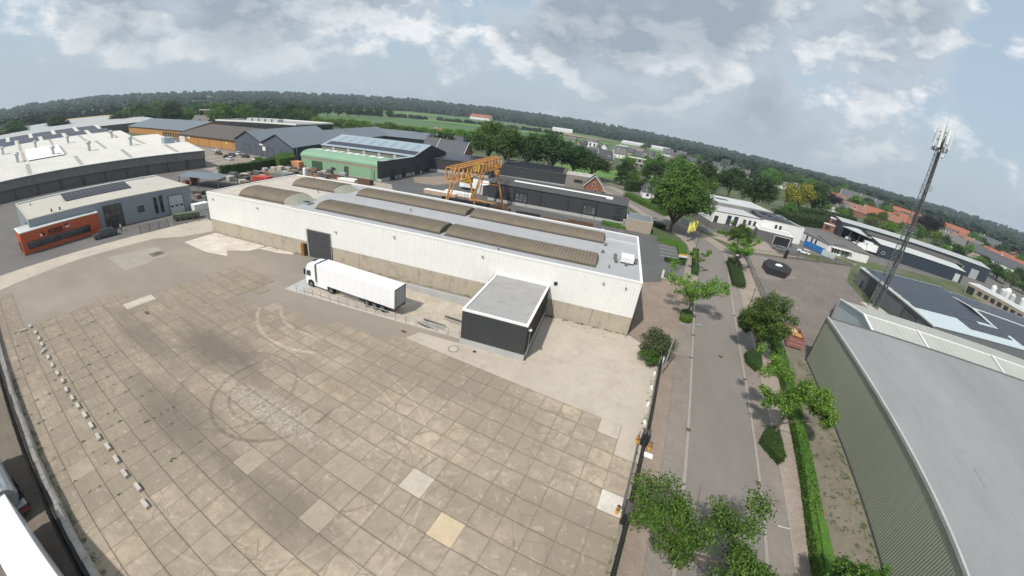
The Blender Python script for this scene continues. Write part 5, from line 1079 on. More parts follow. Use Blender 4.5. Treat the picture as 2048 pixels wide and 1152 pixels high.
tree(None, 16.3, -3.4, 7, 6, 'leafy tree cut by the bottom edge right of the road', meshes_=own(35, 7.4, 6.4, .14, 9000, .24, LEAF, 40, 2, .22, 9), rot=.2)
tree(None, 17.0, 88.4, 11, 7, 'dark street tree in front of the white corner building', meshes_=own(36, 10.8, 7.6, .15, 6500, .34, LEAF, 44, 2, .25, 8), rot=0)
tree(None, 16.4, 76.5, 10, 6, 'lighter thin street tree behind the long clipped hedge', meshes_=own(37, 9.6, 6.8, .13, 3800, .32, LEAFB, 30, 1, .30, 7), rot=0)
tree(None, 6.6, 66.5, 5, 3.4, 'small young tree growing out of the narrow hedge left of the road', meshes_=own(38, 6.0, 4.2, .08, 1900, .28, LEAFB, 16, 1, .25, 6), rot=0)
tree(None, -.7, 101.5, 20, 18, 'very large dense chestnut-like tree at the road bend', meshes_=own(39, 21.5, 19.5, .45, 34000, .62, LEAF, 150, 2, .10, 14), rot=.5)
bush_t, bush_c = tree_meshes(40, 4.8, 4.6, .10, 9000, .20, LEAFG, 22, 0, .05)
b_ = thing('willow_bush', 'grey-green willow-like bush by the corner of the white warehouse and the fence', 'bush', (1.2, 24.2, 0)); link('stem', bush_t, b_); link('foliage', bush_c, b_)
b2 = dup(b_, (1.0, 22.6, 0), 1.2, 'low bright green shrub under the willow-like bush by the fence', scale=(.62, .62, .5)); 
for c_ in b2.children:
    if c_.name.startswith('foliage'): c_.data = c_.data.copy(); c_.data.materials[0] = LEAF
# prominent trees in the middle distance
PT = [('big', -97.1, 158.2, 24, 21, 'tallest light green tree of the row behind the gantry crane'), ('big', -86, 156, 22, 18, 'second tree from the left in the row behind the gantry crane'), ('bigd', -77, 164, 21, 18, 'third tree from the left in the row behind the gantry crane'),
 ('bigd', -66.3, 172, 22.5, 22, 'broad dark tree at the right end of the row behind the gantry crane'), ('bigd', -58, 184, 18, 18, 'dark round tree left of the brick office roof'), ('bigd', -48, 186, 14.5, 22, 'wide dark tree directly behind the brick office'),
 ('cone', -31.7, 187.4, 12.6, 8.6, 'dark pointed conifer by the meadow right of the brick office'), ('mid', -27, 196, 9, 8, 'small round tree right of the pointed conifer'), ('yel', 69.2, 242, 19, 21, 'large yellow-green tree above the white business buildings'),
 ('bigd', 36.2, 197, 19, 19, 'largest dark tree behind the grey hall at the bend'), ('bigd', 26, 224, 20, 18, 'dark tree left of the largest dark one behind the bend'), ('midd', 84, 262, 20, 20, 'dark dense tree right of the yellow-green tree'),
 ('mid', 56, 206, 9, 9, 'small bright tree in front of the yellow-green tree'), ('tall', -150, 232, 14, 6, 'slim poplar standing alone before the green field'), ('midd', -160, 196, 11, 13, 'dark tree left of the white-edged bungalow'),
 ('midd', -142, 186, 13, 12, 'dark tree beside the black farmhouse roof'), ('pur', 213, 356, 20, 26, 'dark purple tree in the village behind the navy hall'), ('pur', 118, 330, 15, 18, 'small dark purple tree left of the navy hall roof'),
 ('midd', -176, 200, 12, 12, 'dark tree behind the pale blue hall roof'), ('mid', 8, 178, 11, 11, 'round tree left of the white villa'), ('mid', 6, 196, 14, 13, 'light green tree just behind the white villa'), ('mid', -20, 240, 18, 17, 'rounded mid-green tree above the white villa'),
 ('mid', -4, 262, 18, 22, 'broad mid-green tree beyond the villa garden'), ('midd', 10, 236, 20, 20, 'dark broad tree right behind the chestnut-like tree')]
for kx, x, y, H, w_, lab in PT: tree(kx, x, y, H, w_, lab)
for i in range(15):
    x, y = -300+i*9.5, 215+i*4.5; tree('midb', x, y, 12+rnd.uniform(-1.5, 1.5), 16, 'one of the bright green trees in a row behind the blue-grey warehouse', 'bright green trees behind the blue-grey warehouse')
for i in range(7): tree('tall', -200+i*9+rnd.uniform(-2, 2), 222+rnd.uniform(-6, 6)-i*2, 10+rnd.uniform(-2, 3), 7, 'one of the small dark trees along the near edge of the green field', 'small trees along the green field')
for i in range(9): tree('midd', *azr(-53.5+i*1.35, 640+i*22), 20, 19, 'one of the tall old trees in an avenue across the green field', 'avenue trees on the green field', z=0)
def occupied(x, y): return any(x0-6 < x < x1+6 and y0-6 < y < y1+6 for x0, x1, y0, y1 in OCC)
OCC = [(-55, 0, 92, 180), (70, 160, 150, 235), (10, 50, 110, 165), (-330, -140, 60, 190), (-130, -45, 100, 172)]
def scatter(n, az0, az1, r0_, r1_, kinds, hs, ws, label, group, zf=None, avoid=()):
    pts = []; tries = 0
    while len(pts) < n and tries < n*40:
        tries += 1; az = rnd.uniform(az0, az1); r_ = math.sqrt(rnd.uniform(r0_**2, r1_**2)); x, y = azr(az, r_)
        if occupied(x, y) or any(math.hypot(x-a, y-c) < (r_*.012+3.5) for a, c in pts) or any(math.hypot(x-a, y-c) < d for a, c, d in HOUSES): continue
        kd_ = rnd.choice(kinds); wd_ = {'mid': 'mid-green', 'midd': 'dark green', 'wide': 'broad spreading', 'grey': 'grey-green', 'midb': 'bright green'}[kd_]
        pts.append((x, y)); tree(kd_, x, y, rnd.uniform(*hs), rnd.uniform(*ws), 'one of the '+wd_+' '+label, wd_+' '+group, z=hgt(az, r_)-.2)
HOUSES = []
# ================================================================ houses
def house(x, y, ang, L, D, e, r, wall, roof, label, chim=1, win=3, dorm=0, verge=None, hip=0, group=None, name='house', solarn=0, z=0, detail=True):
    t = thing(name, label, 'house', (x, y, z), R(ang), group); t['L'] = L; t['D'] = D; HOUSES.append((x+L/2*math.cos(R(ang)), y+L/2*math.sin(R(ang)), max(L, D)*.6+2))
    w = MB(); w.box(0, L, 0, D, 0, e, wall)
    if not hip: w.add([(0, 0, e), (0, D, e), (0, D/2, r-.1), (L, 0, e), (L, D, e), (L, D/2, r-.1)], [(0, 1, 2), (3, 5, 4)], wall)
    w.build('wall', t); o = .45; k_ = (r-e)/(D/2); b = MB(); hp = hip
    def sl(y0, z0_, y1, z1_, h0, h1): b.add([(-o, y0, z0_), (L+o, y0, z0_), (L+o-h1, y1, z1_), (-o+h1, y1, z1_), (-o, y0, z0_+.18), (L+o, y0, z0_+.18), (L+o-h1, y1, z1_+.18), (-o+h1, y1, z1_+.18)], [(4, 5, 6, 7), (0, 4, 7, 3), (1, 2, 6, 5), (0, 1, 5, 4)], roof)
    sl(-o, e-o*k_, D/2, r, 0, hp); b.add([(-o, D+o, e-o*k_+.18), (L+o, D+o, e-o*k_+.18), (L+o-hp, D/2, r+.18), (-o+hp, D/2, r+.18)], [(0, 3, 2, 1)], roof)
    if hp: b.add([(-o, -o, e-o*k_+.18), (-o, D+o, e-o*k_+.18), (-o+hp, D/2, r+.18), (L+o, -o, e-o*k_+.18), (L+o, D+o, e-o*k_+.18), (L+o-hp, D/2, r+.18)], [(0, 2, 1), (3, 4, 5)], roof)
    ro = b.build('roof', t)
    if verge:
        for xx in (-o-.08, L+o-.1):
            q = MB()
            q.add([(xx, -o, e-o*k_), (xx+.18, -o, e-o*k_), (xx+.18, D/2, r), (xx, D/2, r), (xx, -o, e-o*k_+.34), (xx+.18, -o, e-o*k_+.34), (xx+.18, D/2, r+.34), (xx, D/2, r+.34)], [(4, 5, 6, 7), (0, 4, 7, 3), (1, 2, 6, 5), (0, 3, 2, 1)], verge)
            q.add([(xx, D+o, e-o*k_), (xx+.18, D+o, e-o*k_), (xx+.18, D/2, r), (xx, D/2, r), (xx, D+o, e-o*k_+.34), (xx+.18, D+o, e-o*k_+.34), (xx+.18, D/2, r+.34), (xx, D/2, r+.34)], [(4, 7, 6, 5), (0, 3, 7, 4), (1, 5, 6, 2)], verge); q.build('verge_board', t)
    for i in range(chim):
        q = MB(); cx = L*(.22 if i == 0 else .78); q.box(cx-.35, cx+.35, D/2-.35, D/2+.35, r-.6, r+1.0, BRICKR if wall is not WHITE2 else WHITE2); q.box(cx-.42, cx+.42, D/2-.42, D/2+.42, r+1.0, r+1.12, CONCL); q.build('chimney', ro)
    if detail:
        for i in range(win):
            c = L*(i+.5)/win; opening(t, 'f', c-.7, c+.7, .9, 2.2, frame=COPING, pane=GLASS, out=.04)
            if e > 4.4: opening(t, 'f', c-.7, c+.7, 3.4, 4.6, frame=COPING, pane=GLASS, out=.04)
        for f in 'lr':
            opening(t, f, D*.3, D*.3+1.2, .9, 2.2, frame=COPING, pane=GLASS, out=.04)
            if not hip: opening(t, f, D*.5-.5, D*.5+.5, e+.4, min(r-1.2, e+1.7), frame=COPING, pane=GLASS, out=.04)
    for i in range(dorm):
        c = L*(i+.5)/dorm; zz = e+(r-e)*.25; yy = D/2*.25; q = MB(); q.box(c-1.1, c+1.1, yy, yy+2.2, zz, zz+1.7, WHITE2); q.box(c-1.25, c+1.25, yy-.15, yy+2.3, zz+1.7, zz+1.85, roof); q.box(c-.8, c+.8, yy-.03, yy, zz+.45, zz+1.45, GLASS); q.build('dormer', t)
    if solarn:
        sv = Vector((0, D/2, r-e)).normalized(); solar(t, (L*.3, D*.12, e+(r-e)*.24+.2), (1, 0, 0), tuple(sv), solarn, 2, 1.1, 1.7)
    return t
house(-16.5, 158.5, 12, 13, 10, 3.4, 8.8, WHITE2, TILED, 'white villa with black hipped roof and a dormer half hidden by the chestnut-like tree', 2, 3, 1, hip=3)
house(-31.5, 140.5, 104, 9, 8, 3.2, 7.4, BRICKR, TILED, 'small brick house with white gable boards beside the side street', 0, 2, verge=COPING)
V = [(-108, 352, -10, 12, 10, 3, 9, WHITE2, TILED, 'white-gabled house with a very steep dark roof left in the new estate', dict(verge=COPING)),
 (-98, 344, -6, 24, 11, 3.2, 9, WHITE2, TILED, 'long low villa with a broad black roof and one white flue in the new estate', dict(dorm=0, solarn=8)),
 (-74, 318, 30, 13, 11, 3.2, 9.6, BRICKB, TILED, 'beige brick house with pale gable boards facing the meadow', dict(verge=COPING, dorm=2)),
 (-81, 356, 5, 12, 11, 3.4, 8, BRICKG, TILED, 'hipped black roof house behind the beige brick gable house', dict(hip=3)),
 (-200, 620, 0, 16, 12, 5, 9, BRICKG, TILEG, 'grey barn-like house standing alone at the edge of the green field', {}),
 (-88, 560, -10, 26, 16, 3, 10, BRICKB, THATCH, 'large thatched house in the greenery beyond the new estate', dict(hip=4)),
 (-172, 640, -8, 20, 14, 4, 9, BRICKB, TILEG, 'beige farmhouse with pinkish roof at the field edge', {}),
 (-155, 177.6, 15, 20, 12, 3, 8.6, BRICKR, TILED, 'farmhouse with long black roof behind the pale blue hall', dict(verge=None)),
 (-138, 168, 8, 18, 13, 3.2, 9.4, BRICKR, TILED, 'second black-roofed farmhouse right of the first, with white gable edge', dict(verge=COPING)),
 (-242, 301, 5, 13, 11, 3, 8, WHITE2, TILEO2, 'small house with brownish roof and white chimney at the field edge', {}),
 (-168, 224, -28, 17, 13, 3.2, 8.5, BRICKB, TILED, 'bungalow with black roof and long white gable board', dict(verge=COPING)),
 (-399, 146, 10, 24, 14, 3.5, 10, BRICKR, TILEG, 'grey-roofed house beside the flat-roofed office at the left', dict(dorm=1)),
 (-47, 700, 0, 16, 14, 4, 13, WHITE2, TILED, 'left one of two white steep gables peeking over the trees', dict(verge=COPING)),
 (-22, 700, 0, 22, 14, 4, 13, WHITE2, TILED, 'right one of two white steep gables peeking over the trees', dict(verge=COPING)),
 (16, 500, 0, 16, 12, 4, 10, WHITE2, TILED, 'white house with dark roof right behind the steep gables', {}),
 (52, 520, -8, 24, 13, 4, 10, WHITE2, TILEG, 'white house with long grey roof between trees in the middle', {}),
 (92, 470, -12, 20, 11, 4, 8, WHITE2, TILEG, 'low grey-roofed house with white front edge among the trees', {}),
 (113, 326, -20, 16, 12, 4.5, 9.5, WHITE2, TILEG, 'pale house with weathered grey roof at the left end of the village', dict(dorm=1)),
 (134, 352, -24, 20, 12, 4, 9, BRICKR, TILEO2, 'faded red-roofed house with a white carport roof in front', dict(dorm=1)),
 (160, 372, -26, 22, 12, 4, 9.5, BRICKR, TILEO, 'orange-roofed house with white gable board in the village', dict(verge=COPING)),
 (170, 470, -24, 20, 16, 5, 16, BRICKR, TILED, 'tallest slate-roofed house with three white-edged gables', dict(verge=COPING)), (196, 490, -24, 20, 16, 5, 15, BRICKR, TILED, 'middle slate-roofed gable house of the tall row', dict(verge=COPING)), (222, 505, -24, 20, 16, 5, 14, BRICKR, TILED, 'right slate-roofed gable house of the tall row', dict(verge=COPING)),
 (236, 480, -28, 30, 16, 6, 13, BRICKR, TILEO, 'bright orange-roofed house with black solar panels', dict(solarn=10)),
 (196, 400, -30, 26, 13, 4, 10, BRICKR, TILEO, 'orange-roofed house behind the left end of the navy hall', {}), (214, 420, -30, 20, 13, 4, 10, BRICKR, TILEO2, 'brownish orange-roofed house right behind the bright one', {}),
 (225, 440, -60, 18, 13, 4, 10, BRICKR, TILED, 'slate-roofed house with white gable edge among orange roofs', dict(verge=COPING)),
 (252, 430, -30, 20, 13, 4, 11, BRICKR, TILEO2, 'pinkish-roofed house behind the radio mast', {}), (300, 480, -36, 28, 15, 5, 13, BRICKR, TILEO, 'orange-roofed house far right of the radio mast', {}),
 (208, 330, -30, 22, 12, 5, 9.8, WHITE2, TILEG, 'grey-roofed white house right of the dark purple tree', dict(dorm=1)), (222, 308, -34, 14, 11, 5, 10, BRICKB, TILED, 'black-roofed brick house right of the grey-roofed white one', {}),
 (246, 322, -36, 32, 12, 5, 10.4, BRICKR, TILEO, 'long orange-roofed terrace above the navy hall', {}), (224, 286, -36, 46, 11, 5.2, 10, WHITE2, TILED, 'long slate-roofed terrace with white windows just above the navy hall', dict(dorm=0)),
 (300, 300, -44, 34, 12, 5, 10.4, BRICKR, TILEO2, 'orange-roofed terrace at the right end above the navy hall', {}), (330, 366, -40, 30, 14, 5, 12, BRICKR, TILEG, 'grey-roofed house deep in the village greenery', {}),
 (420, 420, -40, 38, 16, 5, 14, BRICKR, TILEO, 'orange-roofed house near the right edge of the village', {}), (440, 480, -40, 40, 16, 5, 15, BRICKB, TILEO2, 'beige and orange house group at the far right horizon', {}),
 (392, 500, -34, 30, 15, 5, 14, WHITE2, TILEG, 'pale far house with light roof between right-hand trees', {}), (340, 470, -34, 26, 15, 5, 14, WHITE2, TILED, 'dark-roofed house with white wall deep in the village', {}), (360, 340, -40, 26, 13, 5, 11, BRICKR, TILEO, 'orange roof among trees at the right edge', {})]
for x, y, a, L, D, e, r_, w_, ro, lab, kw in V: house(x, y, a, L, D, e, r_, w_, ro, lab, **kw)
def flat_house(x, y, ang, parts, label, cat='house'):
    t = thing('house', label, cat, (x, y, 0), R(ang)); HOUSES.append((x+5, y+4, 14))
    for i, (u0, u1, v0, v1, z0_, z1_, m) in enumerate(parts):
        q = MB(); q.box(u0, u1, v0, v1, z0_, z1_, m); q.build('wall', t); q = MB(); q.box(u0-.2, u1+.2, v0-.2, v1+.2, z1_, z1_+.25, COPING); q.build('roof_edge', t)
        n_ = max(1, int((u1-u0)/4)); t['L'] = u1; t['D'] = v1
        for j in range(n_):
            c = u0+(u1-u0)*(j+.5)/n_; q = MB(); q.box(c-1.2, c+1.2, v0-.06, v0-.01, z0_+.8, z1_-.7, GLASS); q.build('window', t)
flat_house(-128, 470, -6, [(0, 26, 0, 10, 0, 4, WHITE2), (4, 15, 1, 9, 4.2, 9.5, WHITE2)], 'white cubic villa with open white frame on its roof in the new estate')
flat_house(-56, 330, -8, [(0, 24, 0, 11, 0, 3.6, BRICKG), (5, 22, 1, 10, 3.8, 7.4, BRICKG)], 'modern grey flat-roofed house right of the beige gable house')
flat_house(-108, 560, -8, [(0, 20, 0, 10, 0, 4, WHITE2), (6, 22, 1, 10, 4.2, 9.4, WHITE2)], 'white block house standing behind the new estate')
flat_house(72, 196, -20, [(0, 9, 0, 8, 0, 3.2, BRICKR), (2, 6, 2, 7, 3.4, 6.4, BRICKR)], 'small red brick house with flat white-edged roof under the yellow-green tree')
flat_house(120, 560, -14, [(0, 40, 0, 16, 0, 6, BRICKB)], 'long pale flat building among the trees on the right')
gh = hall('greenhouse', 'long grey glasshouse roof before the woods on the right', 'greenhouse', 20, 900, -7, 150, 60, [(0, 5), (30, 8), (60, 5)], ROOFLG, plain('glasshouse_roof', (0.30, 0.33, 0.34), .3, .2, .1, .05))
ch = thing('half_built_house', 'half-built house with orange timber frame and scaffolding at the far left', 'house', (-470, 190, 0), R(20)); HOUSES.append((-460, 195, 24))
q = MB(); q.box(0, 18, 0, 12, 0, 6, WOODO); q.build('wall', ch)
for zz in (6.2, 12.5):
    q = MB(); q.box(-1.5, 19.5, -1.5, -1.2, zz, zz+.6, COPING); q.box(-1.5, 19.5, 13.2, 13.5, zz, zz+.6, COPING); q.box(-1.5, -1.2, -1.2, 13.2, zz, zz+.6, COPING); q.box(19.2, 19.5, -1.2, 13.2, zz, zz+.6, COPING); q.build('scaffold_deck', ch)
for xx in (-1.4, 5, 12, 19.4):
    q = MB(); q.bar((xx, -1.4, 0), (xx, -1.4, 12.6), .15, GALV); q.build('scaffold_pole', ch)
for xx in (1, 6, 11, 16): 
    q = MB(); q.bar((xx, .3, 6), (xx, 6, 12.2), .2, WOODO); q.bar((xx, 11.7, 6), (xx, 6, 12.2), .2, WOODO); q.build('rafter', ch)
q = MB(); q.bar((9, 6, 6), (9, 6, 24), .25, GALV); q.bar((9, 6, 22), (-14, 2, 22.5), .2, GALV); q.build('site_crane', ch)
fh = hall('farm_sheds', 'far farm sheds with pale roofs at the field edge', 'shed', *azr(-19.5, 1180), 20, 60, 25, [(0, 6), (12, 12), (25, 6)], WHITE2, ROOFLG); fh.location.z = hgt(-19.5, 1180)
fh = hall('farm_sheds', 'far farmhouse with red roof between the trees of the green field', 'farmhouse', *azr(-31.5, 1330), 10, 70, 30, [(0, 8), (15, 18), (30, 8)], WHITE2, TILEO); fh.location.z = hgt(-31.5, 1330)
fh = hall('glass_sheds', 'row of pale far sheds in front of the woods on the field', 'shed', *azr(-9.5, 1010), -10, 120, 26, [(0, 5), (12, 9), (26, 5)], ROOFLG, ROOFLG); fh.location.z = hgt(-9.5, 1010)
# ---- the rest of the village and estate: small houses in rows, copies of a few kinds
def proto(L, D, e, r_, w_, ro, lab, grp, **kw):
    t = house(0, 0, 0, L, D, e, r_, w_, ro, lab, group=grp, **kw); HOUSES.pop(); return t
PR = [proto(14, 10, 5, 9.4, BRICKR, TILEO, 'one of the small orange-roofed brick houses packed together in the village', 'small orange-roofed village houses'), proto(12, 10, 5, 9.8, BRICKR, TILEO2, 'one of the small brownish-roofed brick houses in the village', 'small brownish-roofed village houses'),
      proto(13, 10, 5, 9.6, BRICKB, TILED, 'one of the small slate-roofed houses in the village', 'small slate-roofed village houses'), proto(12, 9, 4.6, 8.8, WHITE2, TILEG, 'one of the small pale houses with grey roofs in the village', 'small pale village houses')]
used_ = [False]*4
def place(kd_, x, y, a, lab=None, grp=None, z=0):
    t = PR[kd_]
    if not used_[kd_]: used_[kd_] = True; t.location = (x, y, z); t.rotation_euler = (0, 0, R(a))
    else: t = dup(t, (x, y, z), R(a), lab, grp)
    HOUSES.append((x+5, y+4, 10))
def infill(n, az0, az1, r0_, r1_, kinds, ang, lab=None, grp=None):
    c_ = 0; tr_ = 0
    while c_ < n and tr_ < n*60:
        tr_ += 1; az = rnd.uniform(az0, az1); rr = math.sqrt(rnd.uniform(r0_**2, r1_**2)); x, y = azr(az, rr)
        if occupied(x, y) or any(math.hypot(x-a, y-b_) < d+9 for a, b_, d in HOUSES): continue
        kd_ = rnd.choice(kinds); place(kd_, x, y, ang+rnd.choice((0, 0, 90))+rnd.uniform(-8, 8), None if not lab else lab[kd_], None if not grp else grp[kd_]); c_ += 1
infill(62, 17.5, 41, 385, 700, [0, 0, 1, 1, 2, 3], -35)
EL = {2: 'one of the slate-roofed houses of the new estate at the edge of the field', 3: 'one of the pale grey-roofed houses of the new estate at the edge of the field', 1: 'one of the brown-roofed houses of the new estate'}
EGp = {2: 'slate-roofed estate houses', 3: 'pale estate houses', 1: 'brown-roofed estate houses'}
infill(16, -15, -4, 350, 560, [2, 2, 3], -8, EL, EGp)
ML = {2: 'one of the dark-roofed houses half hidden in the green belt', 3: 'one of the pale houses half hidden in the green belt'}
infill(26, -3, 14, 430, 820, [2, 3], -10, ML, {2: 'dark-roofed houses in the green belt', 3: 'pale houses in the green belt'})
# ---- scattered trees, told apart only by where they stand
scatter(64, 17, 42, 270, 480, ['mid', 'midd', 'wide', 'grey', 'midb'], (6, 12), (7, 12), 'garden trees in the village among the orange roofs', 'garden trees in the village')
scatter(42, 17, 42, 460, 720, ['mid', 'midd', 'wide', 'grey', 'mid'], (11, 17), (13, 22), 'trees behind the village houses', 'trees behind the village')
scatter(20, 9, 20, 400, 640, ['mid', 'midd', 'midd', 'wide'], (15, 22), (16, 24), 'tall park trees left of the village', 'park trees left of the village')
scatter(24, -9, 8, 240, 460, ['mid', 'wide', 'midd', 'midb'], (8, 15), (10, 18), 'trees between the new estate and the bend', 'trees beyond the bend')
scatter(24, -7, 12, 450, 900, ['mid', 'midd', 'wide'], (12, 17), (16, 26), 'trees of the wooded belt in the middle distance', 'trees of the middle belt')
scatter(9, -24, -12, 300, 520, ['mid', 'midb', 'grey'], (4, 8), (5, 9), 'small garden trees in the new estate', 'garden trees in the new estate')
scatter(9, -92, -81, 330, 640, ['midd'], (15, 24), (20, 32), 'trees in the wood behind the grey sheds at the left', 'trees behind the left sheds')
scatter(19, -76, -66, 460, 660, ['midd', 'midd', 'midd', 'wide'], (15, 24), (20, 32), 'trees in the wood behind the grey sheds at the left', 'trees behind the left sheds')
scatter(28, -71, -53.5, 360, 620, ['midd', 'midd', 'midd', 'wide'], (15, 23), (19, 30), 'trees behind the flat-roofed office', 'trees behind the flat-roofed office')
scatter(8, -50, -35, 232, 290, ['mid', 'midd'], (5, 9), (6, 9), 'small trees between the halls and the green field', 'small trees before the green field')
scatter(9, 40, 62, 240, 440, ['mid', 'midd', 'grey'], (9, 15), (11, 17), 'trees at the right edge beyond the beige office', 'trees beyond the beige office')
# ---- woods that read as one mass
def wood(name, n, az0, az1, r0f, r1f, H, wd, mat, lift=0, quads=26):
    b = MB(); mi = b.m(mat); r = random.Random(len(name)+n)
    for _ in range(n):
        az = r.uniform(az0, az1); u_ = r.random(); rr = r0f(az)+(r1f(az)-r0f(az))*u_; x, y = azr(az, rr); z = hgt(az, rr)-1.0; Hh = H*r.uniform(.80, 1.1)*(1+.12*math.sin(az*1.7)); w_ = wd*r.uniform(.7, 1.3)
        for _k in range(quads):
            th = r.random()*2*PI; ph = math.acos(r.uniform(-.2, 1)); d = Vector((math.sin(ph)*math.cos(th), math.sin(ph)*math.sin(th), math.cos(ph)))
            q = Vector((x, y, z+Hh*.52))+Vector((d.x*w_*.5, d.y*w_*.5, d.z*Hh*.48)); nn = (d+Vector((r.uniform(-.5, .5), r.uniform(-.5, .5), r.uniform(0, .7)))).normalized(); t1 = nn.orthogonal().normalized(); t2 = nn.cross(t1); s_ = w_*.30*r.uniform(.7, 1.3)
            b.v += [tuple(q-t1*s_), tuple(q-t2*s_), tuple(q+t1*s_), tuple(q+t2*s_)]; m_ = len(b.v); b.f.append((m_-4, m_-3, m_-2, m_-1)); b.mi.append(mi)
        b.add([(x-w_*.4, y-w_*.4, z), (x+w_*.4, y-w_*.4, z), (x+w_*.4, y+w_*.4, z), (x-w_*.4, y+w_*.4, z), (x, y, z+Hh*.8)], [(0, 1, 4), (1, 2, 4), (2, 3, 4), (3, 0, 4)], mat)
    return b.build(name, kind='stuff')
far = lin([(-90, 900), (-64, 960), (-55, 960), (-41, 1430), (-27, 1440), (-13, 1270), (-3, 1040), (10, 900), (42, 720), (70, 600)])
wood('far_forest', 6500, -96, 66, far, lambda a: 2650, 16, 17, LEAFF, quads=18)
wood('forest_edge', 1300, -92, 62, far, lambda a: far(a)+110, 15, 13, LEAFF, quads=34)
wood('forest_edge', 120, -96, -82, lambda a: 620, lambda a: 760, 15, 20, LEAFF, quads=34)
wood('forest_edge', 240, -74, -55, lambda a: 620, lambda a: 760, 15, 20, LEAFF, quads=34)
wood('village_woods', 700, -2, 62, lambda a: 640, lambda a: far(a)+100, 15, 22, LEAFF, quads=30)
wood('hedgerow', 70, -48, -18, lambda a: 1050+a*4, lambda a: 1065+a*4, 8, 12, LEAFF, quads=30)
# ================================================================ gantry crane
def crane():
    t = thing('gantry_crane', 'tall orange lattice gantry crane standing behind the white warehouse', 'crane', (0, 0, 0))
    A0, A1 = Vector((-48.8, 52.2, 0)), Vector((-56.3, 88.6, 0)); d = (A1-A0).normalized(); n = Vector((d.y, -d.x, 0)); Lc = (A1-A0).length; w = 1.5; zt, zb = 13.9, 11.0
    def P(u, s, z): q = A0+d*u+n*s; return (q.x, q.y, z)
    N = 12
    for s_ in (-w, w):
        for z, r_ in ((zt, .14), (zb, .17)):
            b = MB(); b.bar(P(0, s_, z), P(Lc, s_, z), r_, ORANGE); b.build('chord', t)
        b = MB()
        for i in range(N):
            a, c = Lc*i/N, Lc*(i+1)/N; m = (a+c)/2; b.bar(P(a, s_, zt), P(m, s_, zb), .08, ORANGE); b.bar(P(m, s_, zb), P(c, s_, zt), .08, ORANGE)
        b.build('lattice', t)
    b = MB()
    for i in range(N+1): b.bar(P(Lc*i/N, -w, zt), P(Lc*i/N, w, zt), .09, ORANGE)
    for i in range(N): b.bar(P(Lc*i/N, -w, zt), P(Lc*(i+1)/N, w, zt), .06, ORANGE)
    b.build('top_bracing', t)
    b = MB()
    for a in (0, Lc): b.bar(P(a, -w, zt), P(a, -w, zb), .13, ORANGE); b.bar(P(a, w, zt), P(a, w, zb), .13, ORANGE); b.bar(P(a, -w, zb), P(a, w, zb), .13, ORANGE); b.bar(P(a, -w, zb), P(a, 0, zt), .09, ORANGE); b.bar(P(a, w, zb), P(a, 0, zt), .09, ORANGE)
    for i in range(1, N): b.bar(P(Lc*i/N, -w, zb), P(Lc*i/N, w, zb), .09, ORANGE)
    b.build('end_frame', t)
    b = MB(); b.box(0, 1, 0, 1, 0, 1, ORANGE)
    b = MB()
    for s_ in (-.4, .4): b.bar(P(.5, s_-1.2, zt+.02), P(Lc-.5, s_-1.2, zt+.02), .05, ORANGE)
    b.build('walkway', t)
    for u0 in (6.2, 30.0):
        for s_ in (-4.9, 4.9):
            for du in (-.0,):
                b = MB(); b.bar(P(u0, math.copysign(w, s_), zt-.4), P(u0+du, s_, .7), .30, ORANGE, 6, .24); b.build('leg', t)
            b = MB(); b.bar(P(u0+1.6, math.copysign(w, s_)*.9, zb), P(u0+.3, s_, 1.4), .16, ORANGE, 6); b.build('leg_brace', t)
            b = MB(); q = P(u0, s_, 0); b.box(q[0]-.8, q[0]+.8, q[1]-.5, q[1]+.5, .02, .9, ORANGE); b.bar((q[0]-.5, q[1]-.3, .3), (q[0]-.5, q[1]+.3, .3), .28, RUBBER, 10); b.bar((q[0]+.5, q[1]-.3, .3), (q[0]+.5, q[1]+.3, .3), .28, RUBBER, 10); b.build('bogie', t)
        b = MB(); b.bar(P(u0, -4.9, .8), P(u0, 4.9, .8), .18, ORANGE, 6); b.bar(P(u0, -3.0, 6.4), P(u0, 3.0, 6.4), .12, ORANGE, 6); b.build('cross_beam', t)
    b = MB(); q = P(10.5, 0, 0); b.box(q[0]-1.0, q[0]+1.0, q[1]-1.1, q[1]+1.1, 9.3, 10.9, plain('crane_yellow', (0.50, 0.33, 0.05), .6)); tr_ = b.build('trolley', t)
    b = MB()
    for dx in (-.5, .5):
        for dy in (-.4, .4): b.bar((q[0]+dx, q[1]+dy, 9.3), (q[0]+dx*.6, q[1]+dy*.6, 3.0), .03, ANTHD, 4)
    b.box(q[0]-.5, q[0]+.5, q[1]-.4, q[1]+.4, 2.3, 3.0, BOLL); b.build('hoist', tr_)
    b = MB(); q = P(20, 0, 0); b.box(q[0]-1.0, q[0]+1.0, q[1]-2.2, q[1]+2.2, 11.3, 13.2, plain('crane_yellow', (0.50, 0.33, 0.05))); b.build('machine_house', t)
    b = MB(); q = P(29, 2.6, 0); b.box(q[0]-.6, q[0]+.6, q[1]-.7, q[1]+.7, 9.6, 11.0, ORANGE); b.build('cab', t)
    b = MB()
    for i in range(8): a = i*.9+.6; b.bar(P(30.6, -3.2+i*.12, a), P(31.4, -3.2+i*.12, a+.9), .05, ORANGE); b.bar(P(31.4, -3.2+i*.12, a), P(30.6, -3.2+i*.12, a+.9), .05, ORANGE)
    for s_ in (30.6, 31.4): b.bar(P(s_, -3.3, 0), P(s_, -2.3, 8), .06, ORANGE)
    b.build('stair_tower', t)
crane()
